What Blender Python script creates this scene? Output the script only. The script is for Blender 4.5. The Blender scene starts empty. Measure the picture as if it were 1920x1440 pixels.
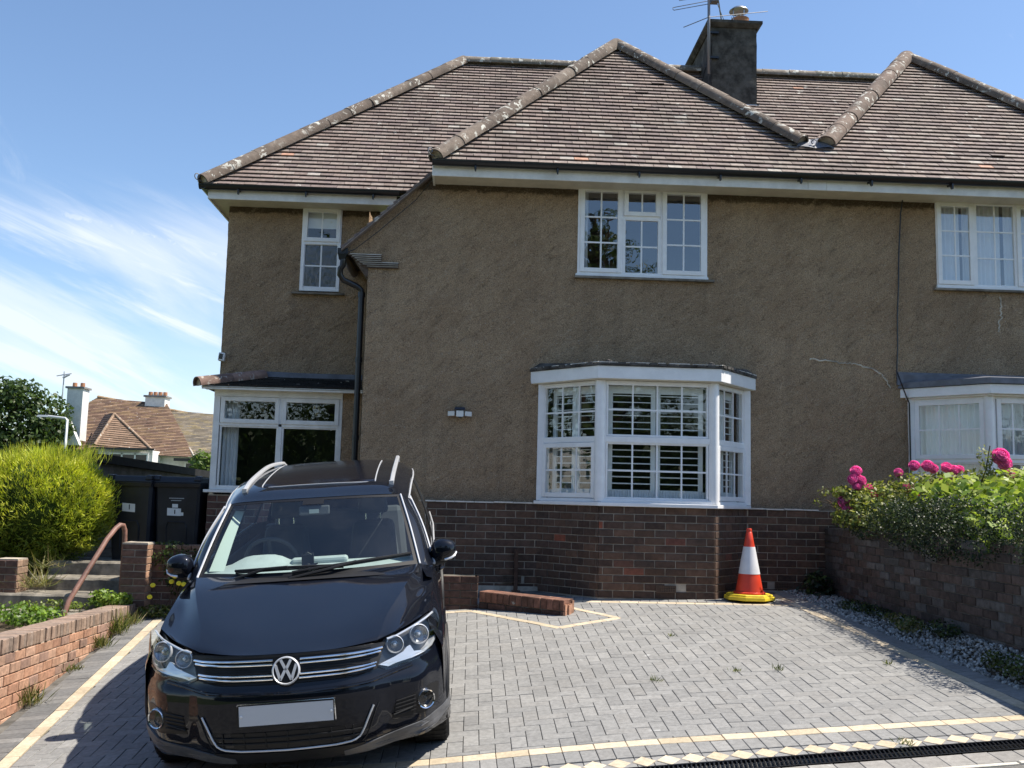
import bpy, bmesh, math, random
import numpy as np
from mathutils import Vector, Matrix, noise
from mathutils.geometry import tessellate_polygon
random.seed(7); rng = np.random.default_rng(7)
R = math.radians
S = bpy.context.scene
COL = S.collection

# ------------------------------------------------------------------ camera
cam_d = bpy.data.cameras.new("camera"); cam = bpy.data.objects.new("camera", cam_d); COL.objects.link(cam)
CAM = Vector((0.0, -11.5, 1.0403))
PITCH, ROLL, YAW, FPX = .1155, .0255, .039, 1850.0
cy, sy, cp, sp_ = math.cos(YAW), math.sin(YAW), math.cos(PITCH), math.sin(PITCH)
fw = Vector((sy*cp, cy*cp, sp_)); rt = Vector((cy, -sy, 0)); up = rt.cross(fw)
r2 = rt*math.cos(ROLL) + up*math.sin(ROLL); u2 = -rt*math.sin(ROLL) + up*math.cos(ROLL)
cam.matrix_world = Matrix(((r2.x, u2.x, -fw.x, CAM.x), (r2.y, u2.y, -fw.y, CAM.y), (r2.z, u2.z, -fw.z, CAM.z), (0, 0, 0, 1)))
cam_d.sensor_width = 36.0; cam_d.lens = 36.0*FPX/1920.0; cam_d.clip_end = 3000; cam_d.clip_start = .1
S.camera = cam

# ------------------------------------------------------------------ light, sky, exposure
SUN = Vector((.61, .02, 1.0)).normalized()
sun_d = bpy.data.lights.new("sun", 'SUN'); sun = bpy.data.objects.new("sun", sun_d); COL.objects.link(sun)
sun_d.energy = 5.0; sun_d.angle = R(.53); sun_d.color = (1.0, .93, .82)
sun.rotation_euler = SUN.to_track_quat('Z', 'Y').to_euler()
sun.location = (20, -5, 30)
S.view_settings.view_transform = 'Standard'; S.view_settings.look = 'None'
S.view_settings.exposure = .74; S.view_settings.gamma = 1.0
S.cycles.max_bounces = 8; S.cycles.transparent_max_bounces = 12; S.cycles.caustics_reflective = False; S.cycles.caustics_refractive = False

W = bpy.data.worlds.new("World"); S.world = W; W.use_nodes = True
nt = W.node_tree; N = nt.nodes; L = nt.links; N.clear()
def wn(t, **k):
    n = N.new(t)
    for a, b in k.items(): setattr(n, a, b)
    return n
def wmath(op, a, b=None, c=None, clamp=False):
    n = wn('ShaderNodeMath', operation=op, use_clamp=clamp)
    for i, v in enumerate((a, b, c)):
        if v is None: continue
        if isinstance(v, (int, float)): n.inputs[i].default_value = v
        else: L.new(v, n.inputs[i])
    return n.outputs[0]
def wsmooth(v, a, b):
    n = wn('ShaderNodeMapRange', interpolation_type='SMOOTHSTEP'); L.new(v, n.inputs[0])
    n.inputs[1].default_value = a; n.inputs[2].default_value = b
    return n.outputs[0]
sky = wn('ShaderNodeTexSky', sky_type='NISHITA', sun_disc=False)
sky.sun_elevation = math.asin(SUN.z); sky.sun_rotation = math.atan2(SUN.x, SUN.y)
sky.altitude = 50; sky.air_density = 1.0; sky.dust_density = .4; sky.ozone_density = 3.0
tc = wn('ShaderNodeTexCoord'); sx = wn('ShaderNodeSeparateXYZ'); L.new(tc.outputs['Generated'], sx.inputs[0])
ya = wmath('MAXIMUM', wmath('ABSOLUTE', sx.outputs[1]), .05)
U = wmath('DIVIDE', sx.outputs[0], ya); V = wmath('DIVIDE', sx.outputs[2], ya)
# cirrus: streaks that fall to the right, low in the left part of the sky; a short vapour trail above them
def rot_noise(ang, su, sv, scale, det, rough, dist, off=0.0):
    c_, s_ = math.cos(ang), math.sin(ang)
    a = wmath('ADD', wmath('MULTIPLY', U, c_), wmath('MULTIPLY', V, s_))
    b = wmath('SUBTRACT', wmath('MULTIPLY', V, c_), wmath('MULTIPLY', U, s_))
    cb = wn('ShaderNodeCombineXYZ'); L.new(wmath('MULTIPLY', a, su), cb.inputs[0]); L.new(wmath('MULTIPLY', b, sv), cb.inputs[1]); cb.inputs[2].default_value = off
    n = wn('ShaderNodeTexNoise'); L.new(cb.outputs[0], n.inputs['Vector'])
    n.inputs['Scale'].default_value = scale; n.inputs['Detail'].default_value = det; n.inputs['Roughness'].default_value = rough; n.inputs['Distortion'].default_value = dist
    return n.outputs['Fac'], a, b
n1, a1, b1 = rot_noise(-.43, 1.7, 10.0, 1.0, 9, .58, .55, 3.1)
n2, _, _ = rot_noise(-.15, 3.0, 12.0, 1.0, 8, .6, .6, 8.3)
n3, _, _ = rot_noise(-.8, 3.0, 5.0, 1.4, 9, .65, 1.2, 1.7)
left = wsmooth(U, .02, -.34)
band = wmath('MULTIPLY', wsmooth(V, .335, .235), left)
c1 = wmath('MULTIPLY', wsmooth(wmath('ADD', n1, wmath('MULTIPLY', band, .10)), .48, .74), band)
low = wsmooth(V, .26, .06)
c2 = wmath('MULTIPLY', wsmooth(n2, .36, .74), wmath('MULTIPLY', low, .55))
c3 = wmath('MULTIPLY', wsmooth(n3, .60, .85), wmath('MULTIPLY', wsmooth(wmath('ABSOLUTE', U), .30, .58), .65))
# trail: v = .283 - .236*(u+.445)
dv = wmath('ADD', wmath('SUBTRACT', V, .283), wmath('MULTIPLY', wmath('ADD', U, .445), .236))
n4, _, _ = rot_noise(-.23, 60, 60, 1.0, 5, .7, .4, .5)
dv2 = wmath('ABSOLUTE', wmath('ADD', dv, wmath('MULTIPLY', wmath('SUBTRACT', n4, .5), .012)))
trail = wmath('MULTIPLY', wmath('MULTIPLY', wsmooth(dv2, .0065, .0008), wmath('MULTIPLY', wsmooth(U, -.47, -.40), wsmooth(U, -.20, -.27))), wsmooth(n4, .25, .6))
n5, _, _ = rot_noise(-.40, 3.2, 30.0, 1.0, 9, .62, .7, 5.5)
c1 = wmath('ADD', wmath('MULTIPLY', c1, .8), wmath('MULTIPLY', wmath('MULTIPLY', wsmooth(n5, .46, .68), band), wmath('MULTIPLY', wsmooth(n1, .36, .52), .8)))
cl = wmath('MAXIMUM', wmath('MAXIMUM', c1, c2), wmath('MAXIMUM', c3, wmath('MULTIPLY', trail, .8)), clamp=False)
cl = wmath('MULTIPLY', cl, wsmooth(sx.outputs[2], -.01, .03), clamp=True)
hs = wn('ShaderNodeHueSaturation'); hs.inputs['Saturation'].default_value = 1.02; hs.inputs['Value'].default_value = 1.0; L.new(sky.outputs[0], hs.inputs['Color'])
mx = wn('ShaderNodeMix', data_type='RGBA'); L.new(wmath('MULTIPLY', cl, .80), mx.inputs[0]); L.new(hs.outputs[0], mx.inputs[6]); mx.inputs[7].default_value = (5.2, 5.55, 6.0, 1)
bg = wn('ShaderNodeBackground'); bg.inputs['Strength'].default_value = .115; L.new(mx.outputs[2], bg.inputs[0])
wo = wn('ShaderNodeOutputWorld'); L.new(bg.outputs[0], wo.inputs[0])

# ------------------------------------------------------------------ materials
def newmat(name):
    m = bpy.data.materials.new(name); m.use_nodes = True
    t = m.node_tree; t.nodes.clear()
    o = t.nodes.new('ShaderNodeOutputMaterial'); b = t.nodes.new('ShaderNodeBsdfPrincipled'); t.links.new(b.outputs[0], o.inputs[0])
    return m, t, b, o
class G:
    """small node helper"""
    def __init__(s, t): s.t = t; s.n = t.nodes; s.l = t.links
    def node(s, ty, **k):
        n = s.n.new(ty)
        for a, b in k.items(): setattr(n, a, b)
        return n
    def pos(s, obj=True):
        return s.node('ShaderNodeNewGeometry').outputs['Position']
    def noise(s, scale, det=6, rough=.6, dist=0, vec=None, stretch=None):
        v = vec or s.pos()
        if stretch:
            mp = s.node('ShaderNodeMapping'); s.l.new(v, mp.inputs[0]); mp.inputs['Scale'].default_value = stretch
            if len(stretch) > 3: pass
            v = mp.outputs[0]
        n = s.node('ShaderNodeTexNoise'); s.l.new(v, n.inputs['Vector'])
        n.inputs['Scale'].default_value = scale; n.inputs['Detail'].default_value = det; n.inputs['Roughness'].default_value = rough; n.inputs['Distortion'].default_value = dist
        return n.outputs['Fac']
    def voro(s, scale, feature='F1', out='Distance', vec=None):
        n = s.node('ShaderNodeTexVoronoi', feature=feature); s.l.new(vec or s.pos(), n.inputs['Vector']); n.inputs['Scale'].default_value = scale
        return n.outputs[out]
    def ramp(s, f, a, b, lo=0., hi=1.):
        n = s.node('ShaderNodeMapRange', interpolation_type='SMOOTHSTEP'); s.l.new(f, n.inputs[0])
        for i, v in zip((1, 2, 3, 4), (a, b, lo, hi)): n.inputs[i].default_value = v
        return n.outputs[0]
    def mix(s, f, a, b, blend='MIX'):
        n = s.node('ShaderNodeMix', data_type='RGBA', blend_type=blend)
        for i, v in ((0, f), (6, a), (7, b)):
            if isinstance(v, (int, float)): n.inputs[i].default_value = v
            elif isinstance(v, tuple): n.inputs[i].default_value = (*v, 1) if len(v) == 3 else v
            else: s.l.new(v, n.inputs[i])
        return n.outputs[2]
    def math(s, op, a, b=0.0, clamp=False):
        n = s.node('ShaderNodeMath', operation=op, use_clamp=clamp)
        for i, v in ((0, a), (1, b)):
            if isinstance(v, (int, float)): n.inputs[i].default_value = v
            else: s.l.new(v, n.inputs[i])
        return n.outputs[0]
    def attr(s, name='Col'):
        return s.node('ShaderNodeAttribute', attribute_name=name).outputs['Color']
    def bump(s, h, strength=.5, dist=.01, prev=None):
        n = s.node('ShaderNodeBump'); n.inputs['Strength'].default_value = strength; n.inputs['Distance'].default_value = dist; s.l.new(h, n.inputs['Height'])
        if prev is not None: s.l.new(prev, n.inputs['Normal'])
        return n.outputs[0]
def setin(g, b, **k):
    for a, v in k.items():
        a = a.replace('_', ' ')
        if isinstance(v, (int, float)): b.inputs[a].default_value = v
        elif isinstance(v, tuple): b.inputs[a].default_value = (*v, 1) if len(v) == 3 else v
        else: g.l.new(v, b.inputs[a])
MATS = {}
def simple(name, color, rough=.5, spec=.5, metal=0., coat=0., nvar=.0, bump=0., bscale=40, rvar=0.):
    m, t, b, o = newmat(name); g = G(t)
    c = color
    if nvar:
        f = g.noise(6, 8, .65); c = g.mix(g.ramp(f, .3, .7), tuple(x*(1-nvar) for x in color), tuple(min(1, x*(1+nvar)) for x in color))
    setin(g, b, Base_Color=c, Roughness=rough, Metallic=metal)
    b.inputs['Specular IOR Level'].default_value = spec; b.inputs['Coat Weight'].default_value = coat; b.inputs['Coat Roughness'].default_value = .03
    if rvar: setin(g, b, Roughness=g.ramp(g.noise(9, 6), .3, .7, rough-rvar, rough+rvar))
    if bump: setin(g, b, Normal=g.bump(g.noise(bscale, 6, .6), bump, .006))
    MATS[name] = m; return m

def mk_render():
    m, t, b, o = newmat('pebbledash'); g = G(t); p = g.pos()
    big = g.noise(1.3, 6, .6); mid = g.noise(9, 6, .65, .4); fine = g.noise(55, 8, .7)
    c = g.mix(g.ramp(big, .35, .68), (.50, .345, .215), (.62, .445, .285))
    c = g.mix(g.math('MULTIPLY', g.ramp(mid, .50, .74), .40), c, (.36, .26, .175))
    c = g.mix(g.math('MULTIPLY', g.ramp(fine, .55, .70), .75), c, (.15, .105, .068))
    spv = g.node('ShaderNodeTexVoronoi'); g.l.new(p, spv.inputs['Vector']); spv.inputs['Scale'].default_value = 75
    sep = g.node('ShaderNodeSeparateColor'); g.l.new(spv.outputs['Color'], sep.inputs[0])
    c = g.mix(g.math('MULTIPLY', g.ramp(sep.outputs[0], .80, .9), .35), c, (.58, .47, .34))
    c = g.mix(g.math('MULTIPLY', g.ramp(sep.outputs[1], .985, .99), g.ramp(spv.outputs['Distance'], .5, .25)), c, (.62, .58, .50))
    # grey stained patches with their own shape, ragged dark line under the eaves
    st = g.noise(.8, 5, .6, .3, stretch=(1, 1, .5)); c = g.mix(g.math('MULTIPLY', g.ramp(st, .55, .75), .45), c, (.235, .19, .14))
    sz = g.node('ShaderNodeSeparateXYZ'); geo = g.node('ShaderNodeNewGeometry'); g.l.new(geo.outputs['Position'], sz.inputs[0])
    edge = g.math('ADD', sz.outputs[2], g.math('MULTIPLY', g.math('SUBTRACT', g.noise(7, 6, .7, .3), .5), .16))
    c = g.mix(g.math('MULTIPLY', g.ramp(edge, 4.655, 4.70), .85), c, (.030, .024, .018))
    sk = g.noise(1.0, 6, .6, .2, stretch=(5, 5, .35)); c = g.mix(g.math('MULTIPLY', g.ramp(sk, .52, .72), .25), c, (.19, .15, .11))
    bo = g.ramp(edge, 1.22, 1.0); c = g.mix(g.math('MULTIPLY', bo, .65), c, (.20, .175, .14))
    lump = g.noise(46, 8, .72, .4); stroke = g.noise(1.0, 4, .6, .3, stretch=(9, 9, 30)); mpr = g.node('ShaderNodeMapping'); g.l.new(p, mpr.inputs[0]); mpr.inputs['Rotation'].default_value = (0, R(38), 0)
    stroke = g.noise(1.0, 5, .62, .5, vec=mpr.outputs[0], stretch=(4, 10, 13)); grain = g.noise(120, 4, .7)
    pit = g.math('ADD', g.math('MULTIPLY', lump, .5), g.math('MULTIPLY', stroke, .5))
    c = g.mix(g.math('MULTIPLY', g.ramp(pit, .49, .36), .62), c, (.17, .12, .078)); c = g.mix(g.math('MULTIPLY', g.ramp(pit, .52, .66), .5), c, (.70, .54, .375)); c = g.mix(g.math('MULTIPLY', g.ramp(grain, .52, .38), .85), c, (.13, .092, .06)); c = g.mix(g.math('MULTIPLY', g.ramp(grain, .55, .68), .5), c, (.80, .64, .46))  # pit shade and raised highlights painted into the colour, following the bump
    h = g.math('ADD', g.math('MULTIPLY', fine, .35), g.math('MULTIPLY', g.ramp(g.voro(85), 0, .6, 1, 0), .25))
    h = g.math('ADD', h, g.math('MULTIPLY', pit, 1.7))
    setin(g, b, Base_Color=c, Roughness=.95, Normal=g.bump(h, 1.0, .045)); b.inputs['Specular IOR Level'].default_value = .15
    MATS['pebbledash'] = m
mk_render()
def mk_attr(name, rough=.85, nv=.35, nscale=25, bump=.35, bdist=.004, lichen=0., lcol=(.55, .54, .48), lscale=14, spec=.3, soot=0., coarse=3.):
    m, t, b, o = newmat(name); g = G(t); c = g.attr()
    f = g.noise(nscale, 8, .65)
    c = g.mix(1.0, c, g.mix(g.ramp(f, .25, .75), (1-nv,)*3, (1+nv*.6,)*3), 'MULTIPLY')
    if soot: c = g.mix(g.math('MULTIPLY', g.ramp(g.noise(coarse, 5, .6), .5, .72), soot), c, (.035, .032, .028))
    if lichen:
        lm = g.math('MULTIPLY', g.ramp(g.noise(lscale, 7, .62, .4), .70-.10*lichen, .73-.10*lichen), g.ramp(g.noise(2.2, 4, .6), .35, .6))
        c = g.mix(lm, c, lcol)
    setin(g, b, Base_Color=c, Roughness=rough, Normal=g.bump(g.noise(nscale*2.2, 7, .65), bump, bdist)); b.inputs['Specular IOR Level'].default_value = spec
    MATS[name] = m
mk_attr('brick', .9, .35, 22, .6, .006, soot=.35, coarse=2.5)
mk_attr('old_brick', .92, .45, 18, .8, .008, lichen=.35, lcol=(.30, .29, .26), lscale=9, soot=.55, coarse=2.0)
mk_attr('roof_tile', .8, .30, 20, .4, .004, lichen=.7, lcol=(.50, .47, .42), lscale=7, soot=.35, coarse=1.6, spec=.35)
mk_attr('ridge_tile', .88, .35, 16, .6, .008, lichen=1.35, lcol=(.56, .55, .49), lscale=12, soot=.5, coarse=4)
mk_attr('paver', .88, .22, 30, .5, .003, soot=.16, coarse=1.1, lichen=.25, lcol=(.40, .40, .39), lscale=3.5, spec=.3)
mk_attr('stone', .85, .3, 30, .3, .003)
mk_attr('soil', 1, .5, 12, .8, .02)
simple('mortar', (.40, .35, .285), .95, .2, nvar=.3, bump=.5)
simple('dark_mortar', (.13, .115, .095), .95, .2, nvar=.4, bump=.5)
simple('pale_mortar', (.62, .58, .52), .95, .2, nvar=.2, bump=.6)
simple('upvc', (.84, .84, .84), .32, .5, nvar=.05)
simple('upvc_old', (.76, .75, .72), .4, .5, nvar=.10, rvar=.1)
simple('soffit_paint', (.60, .56, .46), .55, .4, nvar=.10)
simple('black_plastic', (.010, .011, .014), .28, .5)
simple('bin_plastic', (.012, .014, .020), .45, .45, nvar=.3)
simple('lead', (.13, .14, .17), .5, .5, nvar=.25, bump=.2, bscale=12)
simple('felt', (.085, .08, .075), .9, .2, nvar=.5, bump=.8, bscale=30)
simple('concrete', (.30, .275, .235), .92, .2, nvar=.35, bump=.6)
simple('old_concrete', (.20, .18, .15), .92, .2, nvar=.45, bump=.8, bscale=25)
simple('stack_render', (.075, .070, .062), .95, .15, nvar=.55, bump=1.0, bscale=45)
simple('white_render', (.70, .69, .66), .9, .2, nvar=.10, bump=.6)
simple('grey_wall', (.22, .215, .21), .9, .2, nvar=.25, bump=.5)
simple('terracotta', (.42, .20, .11), .85, .3, nvar=.25)
simple('steel', (.45, .44, .42), .35, .5, metal=1.0, nvar=.2)
simple('aerial_metal', (.20, .20, .21), .5, .5, metal=.6)
simple('rust_paint', (.20, .105, .08), .55, .45, nvar=.45, bump=.3, bscale=60)
simple('wood_post', (.085, .050, .036), .85, .2, nvar=.4, bump=.5)
simple('galvanised', (.48, .50, .52), .5, .5, metal=.3)
simple('paper', (.74, .74, .72), .8, .2, nvar=.06)
simple('ink', (.02, .02, .02), .8, .2)
simple('tarmac', (.15, .145, .135), .95, .2, nvar=.3, bump=1.0, bscale=160)
simple('crack_filler', (.50, .45, .37), .95, .1, nvar=.4)
simple('kerb_white', (.62, .59, .52), .9, .2, nvar=.15, bump=.4)
simple('hedge_core', (.035, .055, .012), 1, .1, nvar=.4)
simple('felt_black', (.018, .018, .019), .85, .25, nvar=.4)
simple('earth', (.075, .058, .040), 1, .1, nvar=.5, bump=1.0, bscale=20)
simple('joint_sand', (.13, .125, .115), 1, .1, nvar=.4, bump=.5, bscale=80)
simple('grass_ground', (.075, .10, .035), 1, .1, nvar=.5, bump=1.0, bscale=10)
simple('cone_red', (.60, .050, .022), .42, .5, nvar=.12, rvar=.1)
simple('cone_white', (.66, .66, .68), .4, .5, nvar=.10)
simple('cone_yellow', (.72, .54, .03), .5, .5, nvar=.18)
simple('room_dark', (.050, .048, .045), .9, .2)
simple('room_wall', (.14, .135, .12), .9, .2)
simple('shutter_white', (.86, .87, .85), .45, .4)
simple('bark', (.09, .065, .045), .95, .15, nvar=.4, bump=1.0, bscale=18)
simple('solar_black', (.008, .008, .012), .15, .6)
simple('lamp_lens', (.75, .75, .72), .3, .5)
# car
def mk_paint():
    m, t, b, o = newmat('car_paint'); g = G(t)
    sp1 = g.noise(26, 8, .75, .6); d = g.ramp(sp1, .715, .74)
    spots = g.math('MULTIPLY', d, g.ramp(g.noise(3.2, 3, .5), .45, .6))
    c = g.mix(g.math('MULTIPLY', spots, .55), (.0030, .0045, .0095), (.34, .34, .33))
    dust = g.ramp(g.noise(5, 8, .7), .35, .75, .0, .003)
    c = g.mix(dust, c, (.5, .48, .44))
    setin(g, b, Base_Color=c, Roughness=.5, Metallic=0.0)
    b.inputs['Specular IOR Level'].default_value = .05; b.inputs['Coat Weight'].default_value = 1.0; b.inputs['Coat IOR'].default_value = 1.45
    setin(g, b, Coat_Roughness=g.ramp(g.noise(4, 7, .7), .3, .75, .015, .06))
    MATS['car_paint'] = m
mk_paint()
simple('chrome', (.78, .79, .81), .12, .6, metal=1.0)
simple('satin_silver', (.60, .61, .63), .3, .5, metal=.35, nvar=.05)
simple('grille_black', (.006, .006, .007), .45, .4)
simple('trim_black', (.014, .014, .015), .55, .35, nvar=.2)
simple('lip_grey', (.085, .088, .095), .42, .5, nvar=.35, rvar=.12)
simple('tyre', (.016, .016, .016), .82, .3, nvar=.3, bump=.4, bscale=50)
simple('plate_white', (.62, .625, .64), .4, .5)
simple('lamp_bowl', (.022, .024, .028), .3, .5)
simple('lamp_silver', (.70, .71, .73), .2, .6, metal=.5)
simple('lamp_mirror', (.30, .31, .33), .22, .6, metal=.8)
simple('cabin_dark', (.075, .08, .09), .65, .3)
simple('cabin_dash', (.42, .47, .46), .7, .3, nvar=.1)
simple('cabin_light', (.50, .57, .52), .7, .3)
def mk_glass(name, tint, rmin=.05, rough=0.0, ior=1.5, bump=0., dirt=0.):
    m, t, b, o = newmat(name); g = G(t); t.nodes.remove(b)
    tr = g.node('ShaderNodeBsdfTransparent'); tr.inputs[0].default_value = (*tint, 1)
    gl = g.node('ShaderNodeBsdfGlossy'); gl.inputs['Roughness'].default_value = rough; gl.inputs[0].default_value = (1, 1, 1, 1)
    geo = g.node('ShaderNodeNewGeometry'); dt = g.node('ShaderNodeVectorMath', operation='DOT_PRODUCT'); g.l.new(geo.outputs['Normal'], dt.inputs[0]); g.l.new(geo.outputs['Incoming'], dt.inputs[1])
    q = g.math('SUBTRACT', 1.0, g.math('ABSOLUTE', dt.outputs['Value']), clamp=True)
    f = g.math('ADD', g.math('MULTIPLY', g.math('POWER', q, 5.0), .9), rmin, clamp=True)
    if bump:
        bn = g.bump(g.noise(bump, 4, .5), .25, .02); g.l.new(bn, gl.inputs['Normal'])
    ms = g.node('ShaderNodeMixShader'); g.l.new(f, ms.inputs[0]); g.l.new(tr.outputs[0], ms.inputs[1]); g.l.new(gl.outputs[0], ms.inputs[2])
    out = ms.outputs[0]
    if dirt:
        df = g.node('ShaderNodeBsdfDiffuse'); df.inputs[0].default_value = (.5, .5, .48, 1)
        m2 = g.node('ShaderNodeMixShader'); g.l.new(g.ramp(g.noise(3, 8, .7), .3, .8, 0, dirt), m2.inputs[0]); g.l.new(out, m2.inputs[1]); g.l.new(df.outputs[0], m2.inputs[2]); out = m2.outputs[0]
    g.l.new(out, o.inputs[0]); MATS[name] = m
mk_glass('upper_glass', (.92, .94, .94), .19, .0, 1.5, 1.1, .0)
mk_glass('window_glass', (.92, .945, .94), .10, .0, 1.5, 1.1, .01)
mk_glass('obscure_glass', (.28, .31, .28), .10, .10, 1.5, 16, .0)
mk_glass('car_glass', (.80, .87, .855), .075, .0, 1.5, 0, .02)
mk_glass('lamp_glass', (.95, .96, .96), .05, .0, 1.45)
def mk_leaf(name, trans=.35, gloss=.45, tint=(1.15, 1.2, .6)):
    m, t, b, o = newmat(name); g = G(t); t.nodes.remove(b)
    c = g.mix(1.0, g.attr(), g.mix(g.ramp(g.noise(3, 5, .6), .3, .7), (.75, .75, .75), (1.2, 1.2, 1.2)), 'MULTIPLY')
    p = g.node('ShaderNodeBsdfPrincipled'); g.l.new(c, p.inputs['Base Color']); p.inputs['Roughness'].default_value = gloss; p.inputs['Specular IOR Level'].default_value = .35
    tl = g.node('ShaderNodeBsdfTranslucent'); g.l.new(g.mix(1.0, c, tint, 'MULTIPLY'), tl.inputs[0])
    ms = g.node('ShaderNodeMixShader'); ms.inputs[0].default_value = trans; g.l.new(p.outputs[0], ms.inputs[1]); g.l.new(tl.outputs[0], ms.inputs[2]); g.l.new(ms.outputs[0], o.inputs[0])
    MATS[name] = m
mk_leaf('leaf', .38); mk_leaf('petal', .4, .6, (1.1, 1, 1.05))
def mk_sheer():
    m, t, b, o = newmat('sheer_curtain'); g = G(t); t.nodes.remove(b)
    d = g.node('ShaderNodeBsdfDiffuse'); d.inputs[0].default_value = (.88, .89, .90, 1)
    tl = g.node('ShaderNodeBsdfTranslucent'); tl.inputs[0].default_value = (.7, .72, .74, 1)
    ms = g.node('ShaderNodeMixShader'); ms.inputs[0].default_value = .15; g.l.new(d.outputs[0], ms.inputs[1]); g.l.new(tl.outputs[0], ms.inputs[2]); g.l.new(ms.outputs[0], o.inputs[0])
    MATS['sheer_curtain'] = m
mk_sheer()

# ------------------------------------------------------------------ mesh helpers
ORG = {}
def V3(*a): return Vector(a)
class MB:
    def __init__(s): s.v = []; s.f = []; s.m = []; s.c = []; s.col = False
    def face(s, pts, m=0, c=None):
        i = len(s.v); s.v += [tuple(p) for p in pts]; s.f.append(tuple(range(i, i+len(pts)))); s.m.append(m); s.c.append(c or (1, 1, 1))
        if c: s.col = True
    def idx(s, pts, faces, m=0, c=None):
        i = len(s.v); s.v += [tuple(p) for p in pts]
        for f in faces: s.f.append(tuple(i+k for k in f)); s.m.append(m); s.c.append(c or (1, 1, 1))
        if c: s.col = True
    BF = ((0, 3, 2, 1), (4, 5, 6, 7), (0, 1, 5, 4), (1, 2, 6, 5), (2, 3, 7, 6), (3, 0, 4, 7))
    def box(s, x0, x1, y0, y1, z0, z1, m=0, c=None):
        s.idx([(x0, y0, z0), (x1, y0, z0), (x1, y1, z0), (x0, y1, z0), (x0, y0, z1), (x1, y0, z1), (x1, y1, z1), (x0, y1, z1)], MB.BF, m, c)
    def obox(s, o, a, b, cc, m=0, c=None):
        o, a, b, cc = Vector(o), Vector(a), Vector(b), Vector(cc)
        s.idx([o, o+a, o+a+b, o+b, o+cc, o+a+cc, o+a+b+cc, o+b+cc], MB.BF, m, c)
    def prism(s, bottom, top, m=0, c=None):
        n = len(bottom); s.idx(list(bottom)+list(top), [tuple(range(n-1, -1, -1)), tuple(range(n, 2*n))]+[(i, (i+1) % n, n+(i+1) % n, n+i) for i in range(n)], m, c)
    def tube(s, pts, r, n=8, m=0, c=None, caps=True, taper=None):
        P = [Vector(p) for p in pts]; k = len(P); rings = []
        ref = None
        for i in range(k):
            d = (P[min(i+1, k-1)]-P[max(i-1, 0)]).normalized()
            if ref is None: ref = d.orthogonal().normalized()
            ref = (ref-d*ref.dot(d)).normalized(); q = d.cross(ref)
            rr = r if taper is None else r*(1+(taper-1)*i/(k-1))
            rings.append([P[i]+(ref*math.cos(2*math.pi*j/n)+q*math.sin(2*math.pi*j/n))*rr for j in range(n)])
        fs = [(i*n+j, i*n+(j+1) % n, (i+1)*n+(j+1) % n, (i+1)*n+j) for i in range(k-1) for j in range(n)]
        if caps: fs += [tuple(range(n-1, -1, -1)), tuple((k-1)*n+j for j in range(n))]
        s.idx([p for g_ in rings for p in g_], fs, m, c)
    def lathe(s, prof, n=24, o=(0, 0, 0), ax=(0, 0, 1), m=0, c=None):
        o = Vector(o); ax = Vector(ax).normalized(); a = ax.orthogonal().normalized(); b = ax.cross(a); k = len(prof)
        pts = [o+ax*h+(a*math.cos(2*math.pi*j/n)+b*math.sin(2*math.pi*j/n))*r for (r, h) in prof for j in range(n)]
        s.idx(pts, [(i*n+j, i*n+(j+1) % n, (i+1)*n+(j+1) % n, (i+1)*n+j) for i in range(k-1) for j in range(n)], m, c)
    def grid(s, P, m=0, c=None, flip=False):
        nu, nv = len(P), len(P[0])
        fs = [((i*nv+j), (i*nv+j+1), ((i+1)*nv+j+1), ((i+1)*nv+j)) for i in range(nu-1) for j in range(nv-1)]
        if flip: fs = [f[::-1] for f in fs]
        s.idx([p for row in P for p in row], fs, m, c)
    def build(s, name, mats, parent=None, origin=None, smooth=False, bevel=0, angle=None, subd=0, solid=0):
        me = bpy.data.meshes.new(name)
        o = Vector(origin) if origin is not None else (ORG[parent.name] if parent is not None else Vector((0, 0, 0)))
        me.from_pydata([tuple(Vector(p)-o) for p in s.v], [], s.f)
        if isinstance(mats, str): mats = [mats]
        for m in mats: me.materials.append(MATS[m])
        me.polygons.foreach_set('material_index', s.m)
        if s.col:
            a = me.color_attributes.new('Col', 'FLOAT_COLOR', 'CORNER'); arr = []
            for f, c in zip(s.f, s.c): arr += [c[0], c[1], c[2], 1.0]*len(f)
            a.data.foreach_set('color', arr)
        if smooth:
            me.polygons.foreach_set('use_smooth', [True]*len(s.f))
        me.update()
        ob = bpy.data.objects.new(name, me); COL.objects.link(ob)
        if parent is not None: ob.parent = parent
        else: ob.location = o
        ORG[ob.name] = o
        if smooth and angle is not None:
            try: me.set_sharp_from_angle(angle=R(angle))
            except Exception: pass
        if solid:
            md = ob.modifiers.new('solid', 'SOLIDIFY'); md.thickness = solid; md.offset = -1
        if bevel:
            md = ob.modifiers.new('bevel', 'BEVEL'); md.width = bevel; md.segments = 2; md.limit_method = 'ANGLE'; md.angle_limit = R(40)
        if subd:
            md = ob.modifiers.new('sub', 'SUBSURF'); md.levels = subd; md.render_levels = subd
        return ob
def tag(o, label, cat, group=None, kind=None):
    o['label'] = label; o['category'] = cat
    if group: o['group'] = group
    if kind: o['kind'] = kind
    return o
def thing(name, label, cat, loc, group=None):
    o = bpy.data.objects.new(name, None); COL.objects.link(o); o.location = loc; o.empty_display_size = .2
    ORG[o.name] = Vector(loc); return tag(o, label, cat, group)
def struct(o, kind='structure'):
    o['kind'] = kind; return o
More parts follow.
